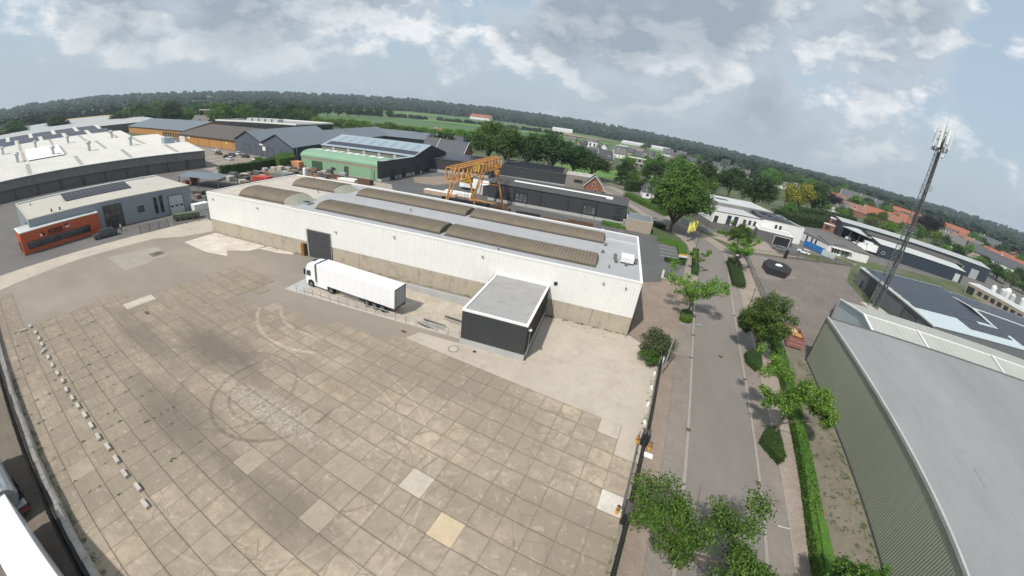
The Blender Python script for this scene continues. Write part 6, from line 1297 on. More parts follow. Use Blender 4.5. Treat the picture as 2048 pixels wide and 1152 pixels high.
# ================================================================ radio mast
def mast():
    t = thing('radio_mast', 'tall slender lattice radio mast with white antenna panels beside the solar hall', 'radio mast', (50.2, 77.3, 0), R(20))
    Hm = 40.5; r0_ = 1.45
    def leg(i, z): 
        rr = r0_+(0.68-r0_)*min(1, z/38); a = 2*PI*i/3+.3; return (rr*math.cos(a), rr*math.sin(a), z)
    for i in range(3):
        b = MB(); b.tube([leg(i, z) for z in (0, 13, 26, 38, Hm)], [.12, .11, .09, .08, .07], DGALV, 6); b.build('leg', t)
    b = MB(); z = 0
    while z < 39.5:
        s_ = 2.2-1.3*z/40
        for i in range(3): b.bar(leg(i, z), leg((i+1) % 3, z+s_), .045, DGALV, 3); b.bar(leg((i+1) % 3, z), leg(i, z+s_), .045, DGALV, 3); b.bar(leg(i, z), leg((i+1) % 3, z), .04, DGALV, 3)
        z += s_
    b.build('lattice', t)
    b = MB(); b.box(-.22, .22, -.1, .1, .5, 39, plain('cable_tray', (0.045, 0.05, 0.055), .6)); b.build('cable_tray', t)
    b = MB()
    for s_ in (-.22, .22): b.bar((.1+s_, .35, 0), (.1+s_, .35, 39), .03, GALV, 4)
    for i in range(60): b.bar((-.12, .35, i*.65), (.32, .35, i*.65), .02, GALV, 3)
    b.build('ladder', t)
    for z in (9.5, 19.2, 28.5):      # resting platforms with railings
        b = MB(); rr = 2.0-z*.025
        for i in range(8):
            a = 2*PI*i/8; c = 2*PI*(i+1)/8; p, q = (rr*math.cos(a), rr*math.sin(a)), (rr*math.cos(c), rr*math.sin(c))
            for dz in (0, .55, 1.1): b.bar((*p, z+dz), (*q, z+dz), .03, GALV, 3)
            b.bar((*p, z), (*p, z+1.1), .03, GALV, 3)
        b.bar((rr, 0, z), (-rr, 0, z), .05, GALV, 3); b.bar((0, rr, z), (0, -rr, z), .05, GALV, 3); b.build('platform', t)
    for zz in (37.2, 39.4, 41.0):
        b = MB()
        for i in range(3):
            a = 2*PI*i/3; c = 2*PI*(i+1)/3; b.bar((1.95*math.cos(a), 1.95*math.sin(a), zz), (1.95*math.cos(c), 1.95*math.sin(c), zz), .06, GALV, 4); b.bar((0, 0, zz), (1.95*math.cos(a), 1.95*math.sin(a), zz), .05, GALV, 4)
        b.build('antenna_frame', t)
    for i in range(9):
        a = 2*PI*i/9+.2; x, y = 1.95*math.cos(a), 1.95*math.sin(a); b = MB(); w_ = .26; b.box(-w_, w_, -.12, .12, 37.6 if i % 3 else 38.6, 42.2 if i % 2 else 41.6, COPING); o = b.build('antenna_panel', t); o.location = (x, y, 0); o.rotation_euler = (0, 0, a+PI/2)
        b = MB(); b.box(-.16, .16, .12, .34, 37.0, 37.9, DGALV); q = b.build('radio_unit', t); q.location = (x*.9, y*.9, 0); q.rotation_euler = (0, 0, a+PI/2)
    for (x, y, z, r_) in ((.75, -.6, 36.1, .42), (-.8, -.3, 37.0, .33), (1.0, .2, 38.0, .3)):
        b = MB(); b.bar((x, y, z), (x+.1, y-.35, z), r_, COPING, 14, r_*.9); b.build('dish_antenna', t)
    b = MB(); b.bar((0, 0, 40), (0, 0, 42.4), .08, GALV, 5); b.bar((0, 0, 42.4), (0, 0, 45.0), .035, GALV, 5); b.build('lightning_rod', t)
    b = MB(); b.box(-2.3, 2.3, -2.3, 2.3, .0, .3, CONCL); b.build('footing', t)
mast()
# ================================================================ vehicles
def wheel(b_, r=.5, w=.3, name='wheel'):
    pass
TY = MB(); TY.bar((0, -.15, 0), (0, .15, 0), .5, RUBBER, 18); TYM = TY.mesh('tyre')
RM = MB(); RM.bar((0, -.165, 0), (0, .165, 0), .29, RIM, 14); RMM = RM.mesh('rim')
def add_wheel(t, x, y, z, r, w=.3):
    o = link('wheel', TYM, t, (x, y, z)); o.scale = (r/.5, w/.3, r/.5); link('rim', RMM, o)
def loft(b, secs, mat):
    """secs: closed loops of equal length"""
    n = len(secs[0]); vs = [p for s in secs for p in s]; b.add(vs, [(i*n+j, i*n+(j+1) % n, (i+1)*n+(j+1) % n, (i+1)*n+j) for i in range(len(secs)-1) for j in range(n)]+[tuple(range(n-1, -1, -1)), tuple(range((len(secs)-1)*n, len(secs)*n))], mat)
def car(x, y, ang, paint, label, kind='hatch', z=.02, group=None):
    t = thing('car', label, 'car', (x, y, z), R(ang), group)
    L, w, H = {'hatch': (4.2, .88, 1.48), 'sedan': (4.7, .90, 1.42), 'suv': (4.6, .94, 1.68), 'van': (5.4, 1.0, 2.3)}[kind]
    def sec(x_, zb, zt, ww, wt): return [(x_, -ww, zb), (x_, ww, zb), (x_, ww, (zb+zt)*.5), (x_, wt, zt), (x_, -wt, zt), (x_, -ww, (zb+zt)*.5)]
    bz = H*.60
    b = MB(); loft(b, [sec(0, .38, bz*.86, w*.80, w*.72), sec(.12, .26, bz*.94, w*.95, w*.86), sec(.9, .22, bz*1.02, w, w*.92), sec(L*.5, .22, bz*1.04, w, w*.93), sec(L-1.0, .22, bz*1.08, w, w*.92), sec(L-.15, .28, bz*1.0, w*.95, w*.86), sec(L, .4, bz*.86, w*.82, w*.74)], paint); b.build('body', t)
    x0, x1, x2, x3 = {'hatch': (1.0, 1.75, 3.45, 4.05), 'sedan': (1.15, 1.95, 3.3, 4.0), 'suv': (1.05, 1.75, 3.9, 4.45), 'van': (.8, 1.5, 5.0, 5.3)}[kind]
    b = MB(); loft(b, [[(x0, -w*.86, bz), (x0, w*.86, bz), (x0+.02, w*.84, bz+.02), (x0+.02, -w*.84, bz+.02)], [(x1, -w*.9, bz), (x1, w*.9, bz), (x1, w*.72, H-.04), (x1, -w*.72, H-.04)], [(x2, -w*.9, bz), (x2, w*.9, bz), (x2, w*.72, H-.04), (x2, -w*.72, H-.04)], [(x3, -w*.86, bz), (x3, w*.86, bz), (x3, w*.8, bz+.05), (x3, -w*.8, bz+.05)]], GLASS); b.build('window', t)
    b = MB(); loft(b, [[(x1-.1, -w*.68, H-.06), (x1-.1, w*.68, H-.06), (x1-.05, w*.66, H-.03), (x1-.05, -w*.66, H-.03)], [(x1+.3, -w*.73, H-.07), (x1+.3, w*.73, H-.07), (x1+.3, w*.64, H+.02), (x1+.3, -w*.64, H+.02)], [(x2, -w*.73, H-.07), (x2, w*.73, H-.07), (x2, w*.64, H+.0), (x2, -w*.64, H+.0)], [(x2+.2, -w*.68, H-.1), (x2+.2, w*.68, H-.1), (x2+.18, w*.6, H-.06), (x2+.18, -w*.6, H-.06)]], paint)
    for xx in (x1+.75, x2-.15):
        for s_ in (-1, 1): b.bar((xx, s_*w*.915, bz), (xx, s_*w*.735, H-.04), .035, paint)
    b.build('roof', t)
    for s_ in (-1, 1):
        b = MB(); b.box(-.01, .16, s_*w*.62-.15, s_*w*.62+.15, bz*.66, bz*.82, CLEARLAMP); b.build('headlight', t)
        b = MB(); b.box(L-.12, L+.01, s_*w*.66-.12, s_*w*.66+.12, bz*.72, bz*.95, REDLAMP); b.build('tail_light', t)
        for xx in (.82, L-.85): add_wheel(t, xx, s_*(w-.1), .33, .33, .22)
    return t
P_ = lambda n, c, r=.3: plain('paint_'+n, c, r, .2, .05, 1, spec=.6)
SILV = P_('silver', (0.42, 0.43, 0.44)); DGR = P_('dark_grey', (0.055, 0.058, 0.065)); BLK = P_('black', (0.015, 0.015, 0.018)); WHT = P_('white', (0.72, 0.73, 0.74)); GRY = P_('grey', (0.17, 0.17, 0.165)); BRN = P_('bronze', (0.12, 0.10, 0.08))
car(-97.6, -2.8, 88, DGR, 'dark grey estate car parked in front of the orange-red office block', 'suv')
for x, y, a, p, l, kd in ((-211, 78, 10, WHT, 'white sedan at the timber wall, leftmost in the rear car park', 'sedan'), (-198, 73, 4, BRN, 'bronze-grey sedan standing alone in the rear car park', 'sedan'), (-190, 78.5, 6, WHT, 'white car in the back row by the blue-grey warehouse', 'hatch'),
  (-187, 73.6, 8, GRY, 'grey estate car in the middle of the rear car park group', 'suv'), (-182.5, 69.5, 4, BLK, 'black car in front of the grey estate in the rear car park', 'suv'), (-177, 67.5, 6, WHT, 'white hatchback nearest to the hedge in the rear car park', 'hatch'), (-179, 76, 10, DGR, 'dark grey hatchback between white cars by the warehouse door', 'hatch'), (-167.5, 74.5, 6, WHT, 'white sedan at the right end of the rear car park behind a shrub', 'sedan')): car(x, y, a, p, l, kd)
car(31.8, 114.6, -25, GRY, 'silver-grey convertible-like car on the forecourt of the white corner building', 'hatch'); car(41.5, 120.5, -30, WHT, 'small white car beside the blue banners', 'hatch'); car(37.5, 129, -40, P_('maroon', (0.08, 0.02, 0.02)), 'dark maroon car parked under the white corner building', 'hatch')
car(-63, 188.6, 176, BLK, 'black car driving on the main road behind the black hall roof', 'sedan')
car(79.5, 182, 35, WHT, 'white delivery van standing under the open canopy', 'van'); car(80.5, 175.2, 30, WHT, 'second white car next to the delivery van by the canopy', 'hatch')
# box truck at the navy hall
t = thing('box_truck', 'white box truck parked beside the navy hall gable', 'truck', (78.0, 161.5, 0), R(-4))
b = MB(); b.box(2.2, 9.4, -1.25, 1.25, 1.0, 3.9, TRUCKW); b.build('box', t)
b = MB(); loft(b, [[(0, -1.05, .5), (0, 1.05, .5), (0, 1.05, 1.3), (0, -1.05, 1.3)], [(.5, -1.1, .45), (.5, 1.1, .45), (.6, 1.05, 2.2), (.6, -1.05, 2.2)], [(2.1, -1.1, .45), (2.1, 1.1, .45), (2.1, 1.05, 2.6), (2.1, -1.05, 2.6)]], TRUCKW); b.build('cab', t)
b = MB(); b.add([(.18, -.95, 1.45), (.18, .95, 1.45), (.56, .92, 2.12), (.56, -.92, 2.12)], [(0, 3, 2, 1)], GLASS); b.build('windscreen', t)
b = MB(); b.box(0, 9.3, -.5, .5, .6, 1.0, ANTHD); b.build('chassis', t)
for s_ in (-1.05, 1.05): add_wheel(t, 1.1, s_, .45, .45); add_wheel(t, 7.2, s_, .45, .45)
t2 = dup(t, (79.2, 167.5, 0), R(-8), 'second white box truck half hidden behind the first one')

def artic(name, label, x, y, z, ang, pitch, L=13.6, tractor=True):
    """tractor with semi-trailer; local x runs from the nose to the rear"""
    t = thing(name, label, 'truck', (x, y, z), 0); t.rotation_euler = (0, R(pitch), R(ang))
    x0 = 2.35 if tractor else 0; w = 1.27
    b = MB(); e = .05
    def sec(xx, i=0): return [(xx, -w+i, 1.02+i), (xx, w-i, 1.02+i), (xx, w-i, 3.92-e-i), (xx, w-e-i, 3.92-i), (xx, -w+e+i, 3.92-i), (xx, -w+i, 3.92-e-i)]
    loft(b, [sec(x0, .03), sec(x0+.04), sec(x0+L-.08), sec(x0+L-.04, .02)], TRUCKW); b.build('trailer_box', t)
    b = MB()
    for i in range(1, 11): b.box(x0+i*L/11-.012, x0+i*L/11+.012, -w-.004, w+.004, 1.1, 3.925, plain('panel_joint', (0.60, 0.61, 0.62), .4, 0, .02))
    b.build('panel_joints', t)
    b = MB(); b.box(x0, x0+.14, -w-.01, w+.01, 1.0, 3.93, DGALV); b.build('front_frame', t)
    b = MB(); R_ = x0+L-.04
    for s_ in (-1, 1): b.box(R_, R_+.07, s_*w-.06 if s_ > 0 else -w, s_*w if s_ > 0 else -w+.06, 1.0, 3.95, DGALV)
    b.box(R_, R_+.07, -w, w, 3.82, 3.95, DGALV); b.box(R_, R_+.09, -w, w, .92, 1.06, ANTHD); b.build('rear_frame', t)
    for s_ in (-1, 1):
        b = MB(); b.box(R_+.005, R_+.05, min(s_*.02, s_*(w-.1)), max(s_*.02, s_*(w-.1)), 1.1, 3.78, ROOFLG); o = b.build('rear_door', t)
        b = MB()
        for yy in (.35, .9): b.bar((R_+.09, s_*yy, 1.0), (R_+.09, s_*yy, 3.8), .025, ANTHD)
        b.build('lock_bar', o)
        b = MB(); b.box(R_+.02, R_+.12, s_*.95-.18, s_*.95+.18, .72, .88, REDLAMP); b.build('tail_light', t)
    b = MB(); b.box(x0+.3, R_-.1, -.5, .5, .78, 1.0, ANTHD); b.box(x0+1.0, R_-1.2, -.42, -.3, .5, .78, ANTHD); b.box(x0+1.0, R_-1.2, .3, .42, .5, .78, ANTHD)
    for s_ in (-1, 1):
        b.box(x0+4.2, x0+7.6, s_*1.2-.02, s_*1.2+.02, .48, .56, GALV); b.box(x0+4.2, x0+7.6, s_*1.2-.02, s_*1.2+.02, .74, .82, GALV)
        b.box(x0+3.4, x0+3.55, s_*.9-.06, s_*.9+.06, .1, 1.0, DGALV)
    b.box(R_-.5, R_-.38, -1.15, 1.15, .4, .52, DGALV); b.build('underframe', t)
    for xx in (R_-4.6, R_-3.3, R_-2.0):
        for s_ in (-1, 1):
            add_wheel(t, xx, s_*1.08, .5, .5, .36)
            b = MB(); b.box(xx-.55, xx+.55, s_*1.08-.2, s_*1.08+.2, 1.02, 1.05, ANTHD); b.build('mudguard', t)
    if tractor:
        b = MB()   # cab shell with raked front and rounded roof fairing
        def cs(xx, zb, zt, ww, rt): return [(xx, -ww, zb), (xx, ww, zb), (xx, ww, zt-.35), (xx, ww-rt, zt-.05), (xx, 0, zt), (xx, -ww+rt, zt-.05), (xx, -ww, zt-.35)]
        loft(b, [cs(-.02, .55, 1.6, 1.08, .12), cs(.12, .42, 2.35, 1.20, .12), cs(.30, .40, 3.15, 1.23, .15), cs(.62, .40, 3.62, 1.24, .2), cs(1.2, .40, 3.84, 1.24, .22), cs(2.02, .40, 3.94, 1.22, .2)], TRUCKW); b.build('cab', t)
        b = MB(); b.add([(.06, -1.02, 1.85), (.06, 1.02, 1.85), (.30, .98, 2.78), (.30, -.98, 2.78)], [(0, 3, 2, 1)], GLASS); b.build('windscreen', t)
        for s_ in (-1, 1):
            b = MB(); b.add([(.42, s_*1.246, 1.75), (1.22, s_*1.25, 1.75), (1.22, s_*1.25, 2.62), (.52, s_*1.246, 2.62)], [(0, 1, 2, 3) if s_ < 0 else (0, 3, 2, 1)], GLASS); b.build('side_window', t)
            b = MB(); b.box(.12, .24, s_*1.42-.12, s_*1.42+.12, 1.9, 2.75, ANTHD); b.bar((.2, s_*1.2, 2.7), (.2, s_*1.42, 2.7), .03, ANTHD); b.build('mirror', t)
            b = MB(); b.box(-.05, .1, s_*.85-.2, s_*.85+.2, .72, .95, CLEARLAMP); b.build('headlight', t)
            b = MB(); b.box(1.85, 4.3, s_*1.23-.03, s_*1.23+.03, .42, 1.05, TRUCKW); b.box(2.1, 2.35, s_*1.27-.01, s_*1.27+.01, .72, .82, ANTHD); b.build('side_skirt', t)
            b = MB(); b.add([(2.02, s_*1.2, 1.1), (2.5, s_*1.2, 1.1), (2.5, s_*1.2, 3.85), (2.02, s_*1.2, 3.88)], [(0, 1, 2, 3)], DGALV); b.build('side_deflector', t)
            b = MB(); b.bar((1.2, s_*1.235, .55), (1.2, s_*1.262, .55), .66, ANTHD, 16); b.build('wheel_arch', t)
            add_wheel(t, 1.2, s_*1.14, .5, .52, .34); add_wheel(t, 4.95, s_*1.02, .5, .52, .5)
        b = MB(); b.box(.75, 1.25, -.35, .35, 3.78, 3.9, GLASS); b.build('roof_hatch', t)
        b = MB(); b.box(.1, 5.9, -.4, .4, .62, .95, ANTHD); b.build('chassis', t)
        b = MB(); b.box(-.10, .0, -1.1, 1.1, .35, .62, ANTHD); b.box(-.06, .02, -.7, .7, .9, 1.35, ANTHD); b.build('bumper', t)
    return t
artic('articulated_truck', 'white articulated truck with closed white trailer standing on the ramp of the loading pit', *((-47.75, 12.35)), -.02, 6.6, 2.0)
bpy.data.objects['articulated_truck'].location.y = 13.45
artic('parked_trailer', 'white box trailer parked beyond the slab yard at the bottom left corner', -31.9, -27.4, 0.0, 7.5, 0, 13.6, False)
# tanker tail at the left edge
t = thing('tank_trailer', 'steel tank trailer with red rear lamps at the left edge beside the white trailer', 'trailer', (-41.5, -27.6, 0), R(6))
b = MB()
loft(b, [[(x_, math.cos(2*PI*j/14)*r_, 2.1+math.sin(2*PI*j/14)*r_*.95) for j in range(14)] for x_, r_ in ((0, .6), (.25, 1.1), (7.6, 1.15), (7.9, 1.0), (8.0, .6))], GALV); b.build('tank', t)
b = MB(); b.box(0, 8.2, -.9, .9, .75, 1.0, ANTHD); b.box(7.6, 8.3, -1.2, 1.2, 1.15, 1.25, GALV); b.box(8.0, 8.25, -1.2, 1.2, .6, 1.0, DGALV); b.build('chassis', t)
for s_ in (-.85, .85):
    b = MB(); b.box(8.22, 8.3, s_-.3, s_+.3, .7, .95, REDLAMP); b.build('tail_light', t)
for xx in (4.5, 5.8, 7.0):
    for s_ in (-1.05, 1.05): add_wheel(t, xx, s_, .5, .5)
b = MB()
for i in range(7): b.bar((1+i, -.3, 3.2), (1+i, .3, 3.2), .04, GALV)
for s_ in (-.3, .3): b.bar((1, s_, 3.2), (7.6, s_, 3.2), .04, GALV)
b.build('catwalk', t)
# white van behind the crane
t = thing('white_trailers', 'white box trailer parked crosswise behind the crane leg', 'trailer', (-73.5, 94.5, 0), R(12)); b = MB(); b.box(0, 13, 0, 2.6, 1.0, 4.0, TRUCKW); b.build('box', t); b = MB(); b.box(.5, 12.5, .5, 2.1, .6, 1.0, ANTHD); b.build('chassis', t)
for xx in (9, 10.3): 
    for s_ in (.1, 2.5): add_wheel(t, xx, s_, .5, .5)
t = thing('swap_body', 'white and pale container body with graffiti-like stains against the black workshop end', 'container', (-62.5, 92.0, 0), R(80)); b = MB(); b.box(0, 9, 0, 2.6, .2, 3.4, ROOFLG); b.build('box', t); b = MB(); b.box(0, 9, -.05, 2.65, 3.4, 3.5, COPING); b.build('roof', t)
# ================================================================ boundary wall, fences
kb = MB(); kb.add([(0, -.28, 0), (1.96, -.28, 0), (1.96, .28, 0), (0, .28, 0), (0, -.2, .72), (1.96, -.2, .72), (1.96, .2, .72), (0, .2, .72)], [(4, 5, 6, 7), (0, 1, 5, 4), (1, 2, 6, 5), (2, 3, 7, 6), (3, 0, 4, 7), (0, 3, 2, 1)], CONCL); kbm = kb.mesh('concrete_barrier')
for i in range(18):
    o = link('concrete_barrier', kbm, None, (-56.0+i*2.0, -23.7+rnd.uniform(-.05, .05), .02), rnd.uniform(-.015, .015), 'one of the pale concrete barrier blocks along the south edge of the slab yard', 'concrete barrier', 'concrete barriers along the south edge')
b = MB(); b.box(0, 14, -.25, .25, 0, .55, CONCL); b.build('low_wall', None, loc=(-70.2, -23.7, .02), label='far stretch of low concrete wall at the left edge of the slab yard', cat='wall')
def barfence(label, x0, y0, x1, y1, h, step, bars, mat, name='fence', rails=(.15, .95), barr=.012, cat='fence'):
    a = Vector((x0, y0)); c = Vector((x1, y1)); L = (c-a).length; t = thing(name, label, cat, (x0, y0, 0), math.atan2(y1-y0, x1-x0))
    n = max(1, round(L/step)); pm = MB(); pm.box(-.045, .045, -.045, .045, 0, h+.05, mat); me = pm.mesh('post')
    for i in range(n+1): link('post', me, t, (L*i/n, 0, 0))
    for rz in rails: q = MB(); q.box(0, L, -.02, .02, h*rz-.03, h*rz+.03, mat); q.build('rail', t)
    if bars:
        q = MB(); s_ = bars
        while s_ < L: q.box(s_-barr, s_+barr, -barr, barr, .05, h, mat); s_ += bars
        tag(q.build('bar_panel', t), kind='stuff')
    return t
barfence('black bar fence along the south side of the slab yard', -110, -24.35, -18, -24.35, 1.9, 2.5, .09, ANTHD, rails=(.1, .5, .95), barr=.02)
barfence('black bar fence between slab yard and pavement, north of the sliding gate', 2.45, 27.0, 2.42, 9.6, 1.9, 2.5, .11, ANTHD, barr=.015)
barfence('black sliding bar gate lying open along the east side of the slab yard', 2.28, 8.4, 2.2, .8, 1.9, 2.5, .11, ANTHD, name='sliding_gate', cat='gate', barr=.018)
barfence('black bar fence between slab yard and pavement, south of the sliding gate', 2.25, -.6, 2.2, -26, 1.9, 2.5, .11, ANTHD, barr=.015)
for nm, x, y, h_ in (('gate_motor', 2.35, 8.9, 1.3), ('gate_motor', 2.25, .3, 1.2)):
    b = MB(); b.box(-.35, .35, -.75 if y < 5 else -.45, .75 if y < 5 else .45, 0, h_, ANTHD); b.box(-.28, .28, -.6 if y < 5 else -.3, .6 if y < 5 else .3, h_, h_+.08, BROWNR)
    b.build(nm, None, loc=(x, y, .02), label='black gate post housing at the %s end of the sliding gate' % ('north' if y > 5 else 'south'), cat='gate post')
bo = thing('bollard', 'orange bollard with black bands inside the yard at the north gate post', 'bollard', (1.7, 8.5, .02), 0, 'orange gate bollards')
b = MB(); b.bar((0, 0, 0), (0, 0, .95), .13, BOLL, 12); b.build('tube', bo)
b = MB(); b.bar((0, 0, .95), (0, 0, 1.02), .13, ANTHD, 12, .06); b.build('cap', bo)
for z in (.5, .72): b = MB(); b.bar((0, 0, z), (0, 0, z+.1), .136, ANTHD, 12); b.build('band', bo)
for x, y, l in ((2.95, 8.2, 'orange bollard with black bands on the pavement at the north gate post'), (1.5, .3, 'orange bollard with black bands on the white slab at the south gate post'), (2.95, .15, 'orange bollard with black bands on the pavement at the south gate post')): dup(bo, (x, y, .02), label=l)
b = MB(); b.box(-.4, .4, -.3, .3, 0, .06, COPING); b.build('concrete_pad', None, loc=(3.0, 7.5, .02), label='white concrete foot beside the pavement bollard', cat='concrete block')
b = MB(); b.box(-.1, .1, 0, 7.6, 0, .04, DGALV); b.build('gate_track', None, loc=(1.9, .8, .05), label='steel track of the sliding gate along the slab edge', cat='track')
for i in range(10):
    b = MB(); b.box(-.12, .12, -.3, .3, 0, .25, COPING if i % 2 else CONCL); b.build('edge_block', None, loc=(2.05+.02*math.sin(i*2), 10+i*1.55, .02), rotz=rnd.uniform(-.3, .3), label='one of the small pale stones along the foot of the east fence', cat='stone', group='small stones along the east fence')
barfence('tall grey mesh fence along the left side of the gravel yard by the footpath', 20.2, 44, 20.4, 94, 1.8, 2.6, .5, DGALV)
barfence('brown-grey bar fence across the far side of the gravel yard', 34.5, 104.6, 60, 120.4, 2.0, 4.3, .45, plain('brown_fence_steel', (0.10, 0.075, 0.055), .8), barr=.03)
barfence('long low sliding gate with dark frame at the head of the gravel yard', 22.5, 97.8, 33.2, 103.5, 1.6, 10.7, .3, plain('brown_fence_steel', (0.1, .075, .055)), name='sliding_gate', cat='gate')
b = MB(); b.box(-.35, .35, -.35, .35, 0, 2.6, ANTHD); b.build('gate_pillar', None, loc=(33.9, 104.0, 0), rotz=.5, label='black gate pillar between the sliding gate and the bar fence', cat='gate pillar')
barfence('grey wire fence in front of the white end wing', 50, 116.5, 64, 123, 2.0, 4.5, .6, GALV); barfence('short dark mesh gate beside the mast cabinet', 36.5, 66, 33.2, 58, 2.2, 2.7, .14, DGALV, name='mesh_gate', cat='gate')
PF = barfence('white-panelled low fence along the pavement in front of the white business building', .6, 121, 10.6, 110.3, 1.7, 1.7, 0, DGALV)
q = MB(); a = Vector((.6, 121)); c = Vector((10.6, 110.3))
for i in range(8):
    p0 = Vector(((i+.08)*(c-a).length/8.2, 0)); p1 = Vector(((i+.92)*(c-a).length/8.2, 0)); b = MB(); b.add([(*p0, .25), (*p1, .25), (*p1, 1.6), (*p0, 1.6), (p0.x+.05, p0.y+.05, .25), (p1.x+.05, p1.y+.05, .25), (p1.x+.05, p1.y+.05, 1.6), (p0.x+.05, p0.y+.05, 1.6)], [(0, 1, 2, 3), (4, 7, 6, 5), (3, 2, 6, 7), (0, 4, 5, 1)], ROOFLG)
    b.build('fence_panel', PF)
barfence('wooden slat gate panels beside the grey-blue workshop', -93.3, 5.2, -93.2, 11.0, 1.7, 1.9, 0, BROWNR, name='slat_gate', rails=(.12, .28, .44, .6, .76, .92), cat='gate')
barfence('grey mesh gate and fence from the slat gate to the white warehouse', -93.2, 12.2, -91.0, 19.5, 1.9, 2.4, .3, DGALV)
# ================================================================ hedges
def hedge(name, label, poly, z0_, h, mat, seed=1, leaf=.16, dens=60, group=None, cat='hedge'):
    """clipped hedge: a dark core and leaf-sized faces over its top and sides"""
    r = random.Random(seed); cx = sum(p[0] for p in poly)/len(poly); cy = sum(p[1] for p in poly)/len(poly); P2 = [(p[0]-cx, p[1]-cy) for p in poly]; t = thing(name, label, cat, (cx, cy, z0_), 0, group)
    core = MB(); core.prism([(x*.93, y*.93) for x, y in P2], 0, h*.93, mat if h > .4 else LEAF); core.build('core', t)
    c = MB(); mi = c.m(mat); tris = tessellate_polygon([[Vector((*p, 0)) for p in P2]])
    def leafq(q, nn):
        nn = (nn+Vector((r.uniform(-.7, .7), r.uniform(-.7, .7), r.uniform(-.2, .7)))).normalized(); t1 = nn.orthogonal().normalized(); t1.rotate(Matrix.Rotation(r.random()*6.28, 3, nn)); t2 = nn.cross(t1); L_ = leaf*r.uniform(.6, 1.3)
        c.v += [tuple(q-t1*L_*.5), tuple(q+t2*L_*.32), tuple(q+t1*L_*.5), tuple(q-t2*L_*.32)]; m_ = len(c.v); c.f.append((m_-4, m_-3, m_-2, m_-1)); c.mi.append(mi)
    for a, b_, d in tris:
        A_, B_, D_ = (Vector((*P2[i], 0)) for i in (a, b_, d)); ar = (B_-A_).cross(D_-A_).length/2
        for _ in range(int(ar*dens)):
            u, v = r.random(), r.random()
            if u+v > 1: u, v = 1-u, 1-v
            q = A_+(B_-A_)*u+(D_-A_)*v; leafq(Vector((q.x, q.y, h+r.uniform(-.08, .06))), Vector((0, 0, 1)))
    n = len(P2); sg = 1 if sum(P2[i][0]*P2[(i+1) % n][1]-P2[(i+1) % n][0]*P2[i][1] for i in range(n)) > 0 else -1
    for i in range(n):
        a, b_ = Vector(P2[i]), Vector(P2[(i+1) % n]); d = b_-a; nn = Vector((d.y, -d.x, 0)).normalized()*sg
        for _ in range(int(d.length*h*dens)):
            q = a+d*r.random(); leafq(Vector((q.x, q.y, r.random()*h))+nn*r.uniform(-.05, .05), nn)
    tag(c.build('foliage', t), None); return t
HD = LEAFD
hedge('hedge', 'small bright clipped hedge island at the foot of the sparse young street tree', [(4.3, 38.2), (5.4, 37.6), (6.2, 38.6), (6.2, 41.6), (5.4, 42.4), (4.4, 41.2)], .02, .8, LEAF, 1)
hedge('hedge', 'long clipped box-shaped dark hedge right of the road bend', [(14.6, 63.2), (16.4, 62.6), (17.4, 64.0), (18.0, 83.0), (17.2, 84.4), (15.2, 84.0), (14.6, 80)], .02, 1.0, HD, 2, .18, 40)
hedge('hedge', 'dark hexagonal clipped hedge around the lamp post right of the road', [(14.2, 46.4), (15.6, 47.8), (16.0, 46.8), (16.1, 42.4), (14.9, 41.0), (13.9, 42.8)], .02, .9, HD, 3)
hedge('hedge', 'dark clipped hedge island under the dense round tree', [(13.8, 33.0), (15.3, 34.9), (16.2, 34.6), (16.0, 30.4), (15.0, 29.2), (13.8, 30.8)], .02, .8, HD, 4)
hedge('hedge', 'triangular green clipped hedge island under the bright green tree', [(13.7, 14.6), (14.6, 16.8), (16.0, 18.0), (16.1, 13.0), (15.4, 12.2)], .02, .85, LEAFD, 5)
hedge('hedge', 'narrow trimmed hedge between pavement and road left of the bend', [(5.9, 63.5), (7.3, 63.2), (7.6, 84.5), (6.1, 84.2)], .02, 1.0, HD, 6, .18, 40)
hedge('hedge', 'bright green L-shaped hedge at the striped parking bays', [(-3.6, 86.2), (2.2, 87.8), (4.2, 85.6), (4.7, 72.6), (3.1, 72.6), (2.0, 83.8), (-3.4, 84.9)], .02, .9, LEAF, 7, .2, 40)
hedge('hedge', 'short hedge strip in front of the striped parking bays', [(-.4, 69.6), (4.2, 71.0), (4.5, 69.0), (-.1, 67.8)], .02, .7, LEAFD, 8)
hedge('hedge', 'long wild hedge between footpath and earth strip right of the road', [(17.0, -26), (17.0, 4), (17.5, 12), (18.0, 24), (18.6, 38), (18.9, 44.5), (20.2, 44), (19.9, 34), (19.0, 18), (18.3, 6), (18.6, -26)], .02, 1.15, LEAF, 9, .22, 55)
hedge('shrub', 'yellow-green flowering stretch of shrub in the long hedge near the bottom', [(17.2, -4), (17.7, 8), (18.4, 6), (18.5, -5)], 1.0, .28, LEAFY, 10, .16, 16, cat='shrub')
hedge('hedge', 'tall dense dark hedge behind the stacked building materials', [(-143.5, 47), (-141.5, 47), (-140.8, 58), (-144, 70), (-150, 79), (-153, 78), (-147, 66), (-143.2, 58)], .02, 3.2, LEAFD, 11, .5, 8)
hedge('hedge', 'broad overgrown hedge end beside the orange skip', [(-146, 71), (-139, 69), (-140, 77), (-150, 83), (-156, 82)], .02, 4.0, LEAF, 12, .55, 7)
hedge('shrub', 'small yellow-green shrub in front of the white sedan', [(-160, 71), (-157, 70), (-157, 73), (-160, 73)], .02, 2.4, LEAFB, 13, .5, 8, cat='shrub')
hedge('hedge', 'low hedge in front of the white business building', [(14, 117.5), (25, 119), (25.5, 117.8), (14.5, 116)], .02, .9, LEAF, 14, .3, 20)
hedge('hedge', 'long tall hedge behind the long white building', [(50, 180), (76, 200), (98, 226), (92, 232), (70, 214), (44, 190)], 0, 4.5, LEAFD, 15, .8, 3)
